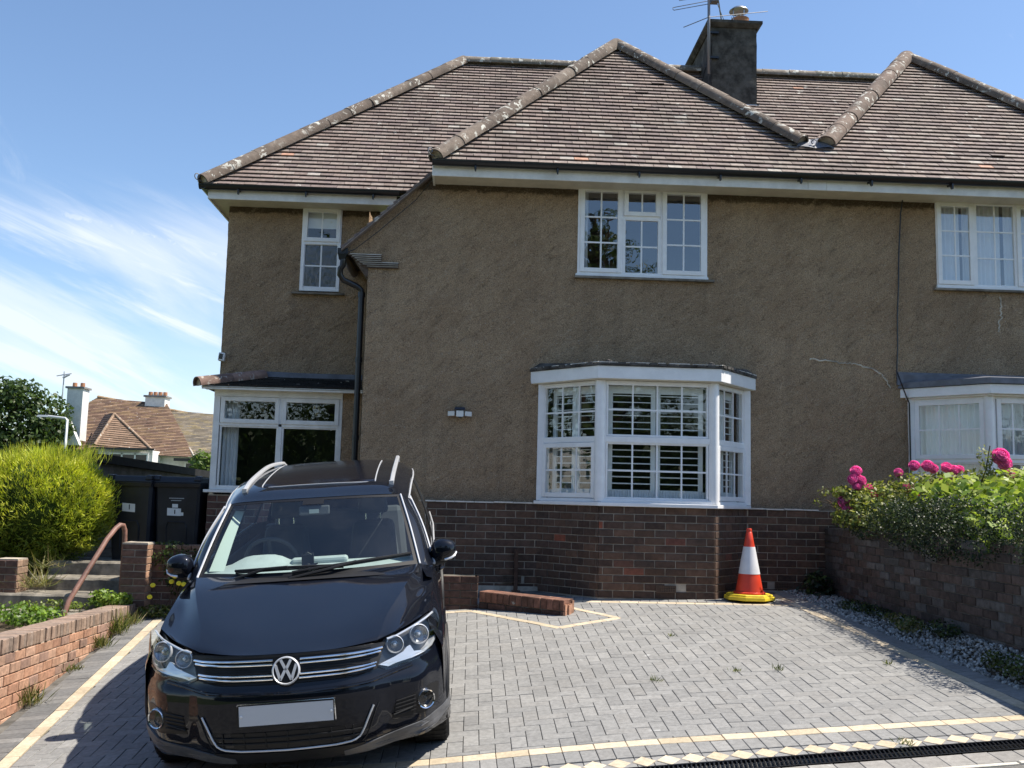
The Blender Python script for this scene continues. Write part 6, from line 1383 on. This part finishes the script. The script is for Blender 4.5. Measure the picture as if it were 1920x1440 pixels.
LP_ = [(.30, .244), (.467, .281), (.65, .313), (.807, .338), (.88, .356), (.905, .370), (.905, .318), (.872, .300), (.83, .264), (.647, .240), (.413, .212), (.30, .208)]
for sg in (1, -1): mb = fs_panel([(y*sg, z) for y, z in LP_], .008, .03, 4); carpart(mb, 'bumper_lip', 'lip_grey')
mb = MB(); fs_panel([(-.42, .281), (0, .272), (.42, .281), (.42, .213), (.30, .205), (0, .200), (-.30, .205), (-.42, .213)], .005, .03, 4, mb); carpart(mb, 'bumper_lip', 'trim_black')
# number plate, blank
mb = MB(); zp = .4955; tilt = Vector((0, 0, 1)); P0 = Vector((.012, -.271, zp-.064)); mb.obox(P0, (0, .542, 0), (-.016, 0, .128*.04), (-.006, 0, .128)); pl = carpart(mb, 'number_plate', 'grille_black', smooth=False, bevel=.004)
mb = MB(); mb.obox(Vector((.0125, -.259, zp-.054)), (0, .518, 0), (.003, 0, 0), (-.005, 0, .109)); carpart(mb, 'plate_face', 'plate_white', pl, smooth=False)
mb = MB()
for y, z in ((-.247, .0), (.247, .0)): mb.lathe([(.001, .006), (.006, .005), (.0075, 0)], 12, (.0155-.002, y, zp), (1, 0, 0))
carpart(mb, 'plate_screw', 'upvc', pl)
mb = MB(); mb.tube([(.013, -.268, zp+.058), (.010, -.262, zp+.067), (.009, .262, zp+.067), (.012, .268, zp+.060), (.013, .271, zp-.05)], .0035, 6); carpart(mb, 'plate_trim', 'chrome', pl)
mb = MB(); mb.obox(Vector((.013, -.15, zp-.064)), (0, .30, 0), (.002, 0, 0), (0, 0, .008)); mb.obox(Vector((.0135, -.05, zp-.0625)), (0, .10, 0), (.002, 0, 0), (0, 0, .005)); carpart(mb, 'plate_strip', 'trim_black', pl, smooth=False)
# headlights
for sg in (1, -1):
    mb = fs_panel([(y*sg, z) for y, z in HL], -.035, 0, 4); hl = carpart(mb, 'headlight', 'lamp_bowl')
    for (y, z, r) in ((.608, .778, .050), (.752, .807, .058)):
        c = FP(y*sg, z, -.012); nrm = (FSn(y*sg, z)+Vector((1.2, 0, .05))).normalized(); mb = MB()
        mb.lathe([(.012, -.012), (r*.4, -.014), (r*.7, -.004), (r*.90, .010)], 32, c, nrm); carpart(mb, 'reflector', 'lamp_mirror', hl); mb = MB(); mb.lathe([(r*.90, .010), (r*.95, .019), (r*1.02, .017), (r*1.05, .002)], 36, c, nrm); carpart(mb, 'reflector_ring', 'lamp_silver', hl)
        mb = MB(); mb.lathe([(.001, .012), (.009, .010), (.011, -.012)], 16, c, nrm); carpart(mb, 'bulb', 'lamp_silver', hl)
    TR = [(.512, .688), (.60, .712), (.650, .730), (.672, .752), (.690, .758), (.700, .742), (.712, .722), (.762, .716), (.800, .730), (.834, .765), (.838, .748), (.815, .719), (.774, .706), (.698, .690), (.612, .680), (.562, .668)]
    mb = fs_panel([(y*sg, z) for y, z in TR], .006, .035, 3); carpart(mb, 'light_trim', 'lamp_silver', hl)
    mb = MB(); fs_tube([(sg*y, z) for y, z in ((.558, .812), (.61, .819), (.672, .839), (.75, .866), (.826, .891))], .0065, .006, mb); carpart(mb, 'light_brow', 'lamp_silver', hl)
    mb = fs_panel([(y*sg, z) for y, z in HL], .012, 0, 4); carpart(mb, 'lens', 'lamp_glass', hl)
# --- sides
def zt(x): return np.interp(-x, [.40, .55, .73, .88, 1.08, 1.31, 1.5, 2.8, 4.0, 4.35], [.84, .893, .930, .955, .985, 1.015, 1.04, 1.09, 1.12, 1.10])
def yt(x): return np.interp(-x, [.40, .55, .73, .88, 1.08, 1.31, 1.5, 3.2, 4.0, 4.35], [.80, .812, .825, .832, .838, .845, .85, .85, .82, .74])
def ymx(x): return np.interp(-x, [.40, .47, .6, .8, 3.6, 4.0, 4.3, 4.42], [.872, .893, .905, .908, .908, .89, .84, .72])
def ypr(z): return np.interp(z, [.2, .3, .42, .62, .78, .92, 1.0, 1.12], [-.06, -.03, -.004, .0, -.006, -.035, -.06, -.08])
AX = (-.88, -3.484); AR = .375
def zb(x):
    for xw in AX:
        if abs(x-xw) < AR: return max(.245, .345+math.sqrt(max(0, AR*AR-(x-xw)**2)))
    return .245
xst = sorted(set([round(v, 4) for v in list(np.linspace(-.44, -.50, 3))+[AX[0]+AR*math.cos(t) for t in np.linspace(.02, math.pi-.02, 21)]+list(np.linspace(-1.262, -3.10, 26))+[AX[1]+AR*math.cos(t) for t in np.linspace(.02, math.pi-.02, 21)]+list(np.linspace(-3.868, -4.40, 8))]), reverse=True)
def side_col(x, sg, nz__=18):
    a, b = zb(x), zt(x); col = []
    for t in np.linspace(0, 1, nz__):
        z = a+(b-a)*t; y = ymx(x)+ypr(z); w = smooth01(b-.17, b, z); ye = ymx(x)+ypr(b); y -= (ye-yt(x))*w; col.append((x, y*sg, z))
    return col
for sg in (1, -1):
    for nm, x0, x1 in (('fender', -.40, -1.33), ('front_door', -1.335, -2.42), ('rear_door', -2.425, -3.30), ('rear_quarter', -3.305, -4.5)):
        xx = [x0 if x0 > -.41 and False else None]; xx = [x for x in xst if x1 < x < x0]; xx = ([x0] if x0 < -.5 else [])+xx+([x1] if x1 > -4.41 else [])
        mb = MB(); mb.grid([side_col(x, sg) for x in xx], flip=(sg < 0)); pt = carpart(mb, nm, 'car_paint', angle=60)
        if nm.endswith('door'):
            mb = MB(); y = sg*.915; xm = x1+.22; mb.tube([(xm-.08, y-.02*sg, .885), (xm-.06, y, .89), (xm+.06, y, .89), (xm+.08, y-.02*sg, .888)], .013, 8); carpart(mb, 'door_handle', 'car_paint', pt)
            mb = MB(); mb.tube([(x, sg*(ymx(x)+ypr(.45)+.004), .44) for x in np.linspace(x0-.02, x1+.02, 8)], .014, 6); carpart(mb, 'rubbing_strip', 'trim_black', pt)
    for xw in AX:
        mb = MB(); pts = [(xw+(AR+.004)*math.cos(t), sg*(ymx(xw+AR*math.cos(t))+ypr(.345+AR*math.sin(t))+.001), .345+(AR+.004)*math.sin(t)) for t in np.linspace(-.25, math.pi+.25, 26)]; mb.tube(pts, .021, 8); carpart(mb, 'wheel_arch', 'trim_black')
        mb = MB(); mb.grid([[(xw+AR*math.cos(t), sg*yy, .345+AR*math.sin(t)) for yy in (.55, .895)] for t in np.linspace(-.3, math.pi+.3, 24)], flip=(sg < 0)); carpart(mb, 'wheel_well', 'grille_black')
    mb = MB(); mb.obox((-1.24, sg*.80-(0.03 if sg > 0 else -.03), .20), (-1.88, 0, 0), (0, .075*sg, 0), (0, 0, .07)); carpart(mb, 'sill', 'trim_black', smooth=False)
# --- windscreen, pillars, roof, glasshouse
WB = [(-1.13, 0, 1.062), (-1.175, .40, 1.062), (-1.30, .752, 1.068)]; WM = [(-1.47, 0, 1.320), (-1.50, .37, 1.315), (-1.59, .690, 1.300)]; WT = [(-1.785, 0, 1.522), (-1.81, .34, 1.519), (-1.873, .622, 1.506)]
mb = MB(); Wd = surf(mirror_rows([WB, WM, WT]), 8, 8); mb.grid(Wd, flip=False); ws = carpart(mb, 'windscreen', 'car_glass', angle=80)
def on_ws(u, v, o=0.):
    """u -1..1 across, v 0..1 up"""
    i = v*(len(Wd)-1); j = (u+1)/2*(len(Wd[0])-1); i0, j0 = min(int(i), len(Wd)-2), min(int(j), len(Wd[0])-2); a, b = i-i0, j-j0
    p = (1-a)*((1-b)*Wd[i0][j0]+b*Wd[i0][j0+1])+a*((1-b)*Wd[i0+1][j0]+b*Wd[i0+1][j0+1]); du = Wd[i0][j0+1]-Wd[i0][j0]; dv = Wd[i0+1][j0]-Wd[i0][j0]; n = np.cross(dv, du); n = n/np.linalg.norm(n); n = n if n[0] > 0 else -n; return Vector(p+n*o)
mb = MB(); # printed black border of the glass
def wband(u0, u1, v0, v1, k=16): mb.grid([[on_ws(u0+(u1-u0)*a/k, v0+(v1-v0)*b/4, .0015) for b in range(5)] for a in range(k+1)])
wband(-1, 1, .0, .05); wband(-1, 1, .965, 1); wband(-1, -.955, .05, 1); wband(.955, 1, .05, 1); wband(-.12, .10, .90, .97); carpart(mb, 'windscreen_border', 'grille_black', ws)
mb = MB(); mb.grid([[(-1.16, y, 1.064), (-1.06, y, 1.05)] for y in np.linspace(-.75, .75, 12)]); carpart(mb, 'scuttle', 'trim_black')
for a, b, cpt in (((-.62, .055), (.30, .060), (-.10, .07)), ((-.12, .02), (.93, .115), (.40, .085))):
    mb = MB(); q = [on_ws(a[0]+(b[0]-a[0])*t, a[1]+(b[1]-a[1])*t+.018*math.sin(t*3.14), .026) for t in np.linspace(0, 1, 14)]; mb.tube(q, .009, 6)
    q = [on_ws(a[0]+(b[0]-a[0])*t, a[1]+(b[1]-a[1])*t+.018*math.sin(t*3.14)-.006, .010) for t in np.linspace(0, 1, 14)]; mb.tube(q, .006, 5)
    q = [on_ws(a[0]-.02, -.03, .012), on_ws(a[0]+.3*(b[0]-a[0]), a[1]+.01, .030), on_ws((a[0]+b[0])/2, (a[1]+b[1])/2+.012, .034)]; mb.tube(q, .010, 6); carpart(mb, 'wiper', 'trim_black')
RE = [(-1.95, .675, 1.475), (-2.3, .690, 1.555), (-2.8, .70, 1.590), (-3.3, .69, 1.600), (-3.8, .66, 1.580), (-4.12, .62, 1.525)]
RR = [[(-1.79, 0, 1.527), (-1.82, .34, 1.523), (-1.88, .60, 1.510), (-1.95, .675, 1.475)], [(-2.06, 0, 1.604), (-2.07, .34, 1.600), (-2.10, .57, 1.580), (-2.14, .685, 1.525)], [(-2.5, 0, 1.660), (-2.5, .34, 1.655), (-2.5, .57, 1.630), (-2.5, .695, 1.575)],
      [(-3.1, 0, 1.694), (-3.1, .34, 1.689), (-3.1, .57, 1.660), (-3.1, .70, 1.600)], [(-3.7, 0, 1.688), (-3.7, .34, 1.682), (-3.7, .55, 1.655), (-3.7, .67, 1.588)], [(-4.15, 0, 1.640), (-4.15, .34, 1.632), (-4.14, .53, 1.605), (-4.12, .62, 1.525)]]
mb = MB(); RS = surf(mirror_rows(RR), 7, 7); mb.grid(RS, flip=True); rf = carpart(mb, 'roof', 'car_paint', angle=80)
def roofz(x, y):
    b_, bz_ = 1e9, 0
    for row in RS:
        for p in row:
            dd = (p[0]-x)**2+(p[1]-y)**2
            if dd < b_: b_, bz_ = dd, p[2]
    return bz_
def rgrid(x0, x1, yw, o, nx=18, ny=12):
    rows = []
    for i in range(nx+1):
        x = x0+(x1-x0)*i/nx; row = []
        for j in range(ny+1):
            y = -yw+2*yw*j/ny; i0 = min(range(len(RS)-1), key=lambda k: abs(RS[k][len(RS[k])//2][0]-x)); 
            # bilinear in the roof surface: locate by x along the column nearest to y
            jj = min(range(len(RS[0])-1), key=lambda k: abs(RS[i0][k][1]-y)); colz = [(r_[jj][0]*(1-0)+0, r_[jj][2]) for r_ in RS]; colz2 = [(r_[jj+1][0], r_[jj+1][2]) for r_ in RS]
            z1 = np.interp(-x, [-c[0] for c in colz], [c[1] for c in colz]); z2 = np.interp(-x, [-c[0] for c in colz2], [c[1] for c in colz2]); y1, y2 = RS[i0][jj][1], RS[i0][jj+1][1]; t = (y-y1)/(y2-y1)
            row.append((x-.06*(abs(y)/yw)**4*(x0 > -2.2 and i == 0), y, z1+(z2-z1)*t+o))
        rows.append(row)
    return rows
mb = MB(); mb.grid(rgrid(-2.045, -3.30, .43, .006), flip=False); sr = carpart(mb, 'sunroof', 'solar_black', angle=80)
mb = MB(); g_ = rgrid(-2.045, -3.30, .43, .004); mb.tube([g_[i][0] for i in range(19)], .006, 5); mb.tube([g_[i][-1] for i in range(19)], .006, 5); mb.tube(g_[0], .005, 5); carpart(mb, 'sunroof_seal', 'satin_silver', sr)
for sg in (1, -1):
    A1 = crv([(WB[2][0], WB[2][1], WB[2][2]), WM[2], WT[2]], 8); A2 = crv([(-1.40, .842, 1.035), (-1.66, .768, 1.285), (-1.95, .675, 1.475)], 8); A3 = crv([(-1.46, .852, 1.045), (-1.72, .780, 1.285), (-1.99, .690, 1.478)], 8)
    mb = MB(); mb.grid([[(p[0]+.004, sg*p[1], p[2]), (.5*(p[0]+q[0])+.018, sg*(.5*(p[1]+q[1])+.012), .5*(p[2]+q[2])), (q[0], sg*q[1], q[2]), (w_[0], sg*w_[1], w_[2])] for p, q, w_ in zip(A1, A2, A3)], flip=(sg < 0)); pl_ = carpart(mb, 'a_pillar', 'car_paint')
    mb = MB(); mb.tube([(p[0]+.010, sg*(p[1]+.006), p[2]+.002) for p in A1], .0075, 6); carpart(mb, 'windscreen_trim', 'satin_silver', pl_)
    mb = MB(); mb.grid([[(-1.02, sg*.80, 1.028), (-1.10, sg*.842, 1.0)], [(-1.31, sg*.755, 1.072), (-1.40, sg*.845, 1.035)]], flip=(sg > 0)); carpart(mb, 'pillar_base', 'car_paint')
    belt = [(-1.45-s_*2.55, sg*yt(-1.45-s_*2.55), zt(-1.45-s_*2.55)+.002) for s_ in np.linspace(0, 1, 22)]; re_ = crv(RE, 6); ri = np.linspace(0, len(re_)-1, 22)
    rl_ = [tuple(re_[int(round(k))]) for k in ri]; mb = MB(); mb.grid([[(b[0]+(r_[0]-b[0])*t, b[1]+(sg*r_[1]-b[1])*t+sg*.022*math.sin(t*3.14), b[2]+(r_[2]-b[2])*t) for t in np.linspace(0, 1, 7)] for b, r_ in zip(belt, rl_)], flip=(sg > 0)); sw_ = carpart(mb, 'side_glass', 'car_glass', angle=80)
    for k0, k1 in ((7, 9), (14, 15), (20, 21)):
        mb = MB(); mb.grid([[Vector((b[0]+(r_[0]-b[0])*t, b[1]+(sg*r_[1]-b[1])*t+sg*(.022*math.sin(t*3.14)+.004), b[2]+(r_[2]-b[2])*t)) for t in np.linspace(0, 1, 7)] for b, r_ in zip(belt[k0:k1+1], rl_[k0:k1+1])], flip=(sg < 0)); carpart(mb, 'door_pillar', 'grille_black', sw_)
    mb = MB(); mb.tube([Vector(b)+Vector((0, sg*.008, .006)) for b in belt], .009, 6); mb.tube([Vector((r_[0], sg*(r_[1]+.010), r_[2]-.012)) for r_ in rl_], .008, 6)
    mb.tube([Vector((w_[0], sg*(w_[1]+.006), w_[2])) for w_ in A3], .008, 6); carpart(mb, 'window_trim', 'satin_silver', sw_)
    mb = MB(); q = crv([(-2.05, .556, 1.570), (-2.14, .558, 1.597), (-2.45, .562, 1.640), (-3.25, .564, 1.690), (-3.95, .55, 1.680), (-4.12, .545, 1.650), (-4.17, .54, 1.615)], 8)
    mb.grid([[Vector((p[0], sg*p[1]+a, p[2]+b)) for a, b in ((-.016, -.012), (-.018, .004), (-.010, .014), (.010, .014), (.018, .004), (.016, -.012), (-.016, -.012))] for p in q], flip=True); mb.face([Vector((q[0][0], sg*q[0][1]+a, q[0][2]+b)) for a, b in ((-.016, -.012), (-.018, .004), (-.010, .014), (.010, .014), (.018, .004), (.016, -.012))])
    mb.box(-4.16, -4.06, sg*.545-.016, sg*.545+.016, 1.59, 1.655); mb.box(-2.10, -2.04, sg*.556-.017, sg*.556+.017, 1.55, 1.60); carpart(mb, 'roof_rail', 'satin_silver', angle=50)
    # door mirror
    nU, nV = 14, 22; rows = []
    for i in range(nU+1):
        a = -math.pi/2+math.pi*i/nU
        row = []
        for j in range(nV+1):
            b = 2*math.pi*j/nV; sx2 = lambda v, e_: math.copysign(abs(v)**e_, v)
            X = sx2(math.cos(a), .7)*sx2(math.cos(b), .75); Zz = sx2(math.cos(a), .7)*sx2(math.sin(b), .75); Yy = sx2(math.sin(a), .8)
            tp = 1-.22*max(0, Yy)-.05*Yy; row.append(Vector((-1.535+X*(.085 if X > 0 else .055), sg*(.925+Yy*.092), 1.118+Zz*(.088 if Zz > 0 else .082)*tp+.012*Yy)))
        rows.append(row)
    mb = MB(); mb.grid(rows, flip=(sg > 0)); mr = carpart(mb, 'door_mirror', 'car_paint', angle=70)
    mb = MB(); mb.tube([(-1.50, sg*.84, 1.035), (-1.50, sg*.90, 1.05), (-1.505, sg*.94, 1.055)], .026, 10); carpart(mb, 'mirror_arm', 'trim_black', mr)
    mb = MB(); mb.tube([(-1.462, sg*.93, 1.062), (-1.468, sg*.975, 1.07), (-1.49, sg*1.003, 1.082), (-1.53, sg*1.016, 1.10)], .0085, 8); carpart(mb, 'indicator', 'lamp_silver', mr)
    mb = MB(); mb.face([(-1.592, sg*.85, 1.05), (-1.592, sg*.995, 1.06), (-1.592, sg*.98, 1.18), (-1.592, sg*.86, 1.19)]); carpart(mb, 'mirror_glass', 'chrome', mr, smooth=False)
# rear end and underside
TL = [[(-4.15, 0, 1.640), (-4.15, .34, 1.632), (-4.12, .62, 1.525)], [(-4.30, 0, 1.34), (-4.28, .4, 1.34), (-4.20, .70, 1.30)], [(-4.38, 0, 1.08), (-4.36, .45, 1.08), (-4.30, .78, 1.06)], [(-4.44, 0, .80), (-4.42, .5, .80), (-4.36, .80, .80)], [(-4.45, 0, .5), (-4.43, .5, .5), (-4.38, .78, .5)], [(-4.40, 0, .26), (-4.38, .5, .26), (-4.36, .74, .27)]]
mb = MB(); mb.grid(surf(mirror_rows(TL), 5, 5), flip=True); carpart(mb, 'tailgate', 'car_paint', angle=60)
mb = MB(); mb.box(-4.3, -.30, -.55, .55, .20, .25); mb.box(-4.3, -3.9, -.78, .78, .25, .40); mb.box(-3.05, -1.3, -.80, .80, .22, .27); mb.box(-.4, -.30, -.70, .70, .25, .78); carpart(mb, 'underbody', 'grille_black', smooth=False)
# wheels
for xw in AX:
    for sg in (1, -1):
        c = Vector((xw, sg*.785, .344)); mb = MB(); w_ = .118
        mb.lathe([(.225, -w_*.9), (.27, -w_), (.318, -w_*.98), (.338, -w_*.82), (.343, -w_*.6), (.343, w_*.6), (.338, w_*.82), (.318, w_*.98), (.27, w_), (.225, w_*.9)], 48, c, (0, sg, 0)); wh = carpart(mb, 'wheel', 'tyre')
        mb = MB(); mb.lathe([(.228, -.09), (.218, .0), (.21, .08), (.226, .112), (.232, .108)], 40, c, (0, sg, 0))
        for k in range(10):
            t = k*.6283; a = c+Vector((math.cos(t)*.05, sg*.088, math.sin(t)*.05)); b = c+Vector((math.cos(t+.12)*.212, sg*.098, math.sin(t+.12)*.212)); mb.tube([a, b], .016, 6)
        mb.lathe([(.001, .10), (.05, .098), (.062, .08)], 20, c, (0, sg, 0)); carpart(mb, 'rim', 'satin_silver', wh)
        mb = MB(); mb.lathe([(.001, .03), (.15, .03), (.15, .0)], 24, c, (0, sg, 0)); carpart(mb, 'brake_disc', 'aerial_metal', wh)
        mb = MB()
        for q in np.linspace(-.075, .075, 4): mb.lathe([(.3435, q-.004), (.3455, q-.003), (.3455, q+.003), (.3435, q+.004)], 48, c, (0, sg, 0))
        for k in range(46): t = k*2*math.pi/46; a = c+Vector((math.cos(t)*.344, -.1, math.sin(t)*.344)); mb.obox(a, (-math.sin(t)*.012, 0, math.cos(t)*.012), (0, .2, 0), (math.cos(t)*.003, 0, math.sin(t)*.003))
        carpart(mb, 'tread', 'tyre', wh, smooth=False)
# --- cabin
mb = MB(); mb.box(-4.1, -1.15, -.80, .80, .42, .46); mb.box(-4.1, -3.9, -.72, .72, .46, 1.1); mb.box(-3.9, -1.2, .78, .80, .46, 1.02); mb.box(-3.9, -1.2, -.80, -.78, .46, 1.02); mb.box(-1.2, -1.15, -.7, .7, .46, 1.0); carpart(mb, 'cabin_tub', 'cabin_dark', smooth=False)
mb = MB(); prof = [(-1.16, 1.050), (-1.40, 1.075), (-1.62, 1.085), (-1.74, 1.04), (-1.78, .90), (-1.70, .70)]
def dash_z(x, y): return .075*math.exp(-((y+.36)/.20)**4)*smooth01(-1.42, -1.66, -abs(x)*1 if False else x) if False else 0
rows = []
for y in np.linspace(-.74, .74, 30):
    hmp = .075*math.exp(-((y+.37)/.19)**4); rows.append([(x, y, z+(hmp*smooth01(1.38, 1.68, -x) if i < 4 else 0)) for i, (x, z) in enumerate(prof)])
mb.grid(rows); carpart(mb, 'dashboard', 'cabin_dash', angle=70)
mb = MB(); mb.obox((-1.62, -.16, 1.07), (.10, 0, 0), (0, .40, 0), (0, 0, .05)); carpart(mb, 'dash_pod', 'cabin_dash', smooth=False, bevel=.02)
sc_ = Vector((-1.94, -.36, 1.06)); sa = Vector((-.9, 0, .42)).normalized(); p1 = Vector((0, 1, 0)); p2 = sa.cross(p1); mb = MB(); mb.tube([sc_+p1*.19*math.cos(t)+p2*.19*math.sin(t) for t in np.linspace(0, 2*math.pi, 33)], .016, 8)
for t in (0, 3.14, 4.71): mb.tube([sc_, sc_+p1*.18*math.cos(t)+p2*-.18*math.sin(t)*(-1)], .016, 6)
mb.lathe([(.001, .03), (.06, .02), (.07, -.02), (.001, -.03)], 16, sc_, sa); carpart(mb, 'steering_wheel', 'cabin_dark')
for sy_ in (-.36, .36):
    mb = MB(); mb.box(-2.75, -2.25, sy_-.25, sy_+.25, .55, .72); mb.prism([(-2.66, sy_-.24, .65), (-2.52, sy_-.24, .65), (-2.52, sy_+.24, .65), (-2.66, sy_+.24, .65)], [(-2.84, sy_-.17, 1.235), (-2.74, sy_-.17, 1.225), (-2.74, sy_+.17, 1.225), (-2.84, sy_+.17, 1.235)]); sq = carpart(mb, 'seat', 'cabin_dark', smooth=False, bevel=.05)
    mb = MB(); mb.prism([(-2.86, sy_-.13, 1.28), (-2.76, sy_-.13, 1.28), (-2.76, sy_+.13, 1.28), (-2.86, sy_+.13, 1.28)], [(-2.86, sy_-.11, 1.46), (-2.79, sy_-.11, 1.46), (-2.79, sy_+.11, 1.46), (-2.86, sy_+.11, 1.46)]); carpart(mb, 'headrest', 'cabin_dark', sq, smooth=False, bevel=.03)
    mb = MB(); 
    for q in (-.06, .06): mb.tube([(-2.80, sy_+q, 1.20), (-2.81, sy_+q, 1.30)], .006, 6)
    carpart(mb, 'headrest_post', 'chrome', sq)
mb = MB(); mb.prism([(-3.55, -.62, .7), (-3.4, -.62, .7), (-3.4, .62, .7), (-3.55, .62, .7)], [(-3.72, -.58, 1.25), (-3.62, -.58, 1.25), (-3.62, .58, 1.25), (-3.72, .58, 1.25)]); carpart(mb, 'rear_seat', 'cabin_dark', smooth=False, bevel=.05)
mb = MB(); mb.obox((-1.74, -.11, 1.405), (.0, .22, 0), (.03, 0, .0), (-.02, 0, .065)); rv = carpart(mb, 'rear_view_mirror', 'cabin_dark', smooth=False, bevel=.01)
mb = MB(); mb.obox((-1.70, -.035, 1.42), (0, .07, 0), (.004, 0, 0), (-.006, 0, .028)); carpart(mb, 'sensor', 'cabin_dash', rv, smooth=False)
for sg in (-1,):  # trim left off the shaded side, so only the sunlit pillar looks pale
    mb = MB(); q = [(Vector((p[0]-.075, sg*(p[1]-.035), p[2]-.02)), Vector((p[0]-.10, sg*(p[1]-.135+.045*t), p[2]-.03))) for t, p in zip(np.linspace(0, 1, 13), crv([(WB[2]), WM[2], WT[2]], 6))]; mb.grid([[a, b] for a, b in q[1:-1]], flip=(sg > 0)); carpart(mb, 'pillar_trim', 'cabin_light', angle=80)
mb = MB(); mb.obox((-1.46, -.075, 1.065), (.0, .085, .006), (-.03, 0, .01), (-.012, 0, .085)); mb.tube([(-1.44, -.03, 1.04), (-1.46, -.03, 1.09)], .02, 8); mb.tube([(-1.445, -.065, 1.16), (-1.44, -.03, 1.175), (-1.445, .0, 1.155)], .006, 6); mb.obox((-1.45, -.02, 1.075), (.0, .06, .012), (-.012, 0, 0), (0, 0, .012)); carpart(mb, 'phone_holder', 'grille_black', smooth=False, bevel=.006)
mb = MB(); mb.box(-3.6, -1.95, -.60, .60, 1.50, 1.505); carpart(mb, 'headlining', 'cabin_dark', smooth=False)
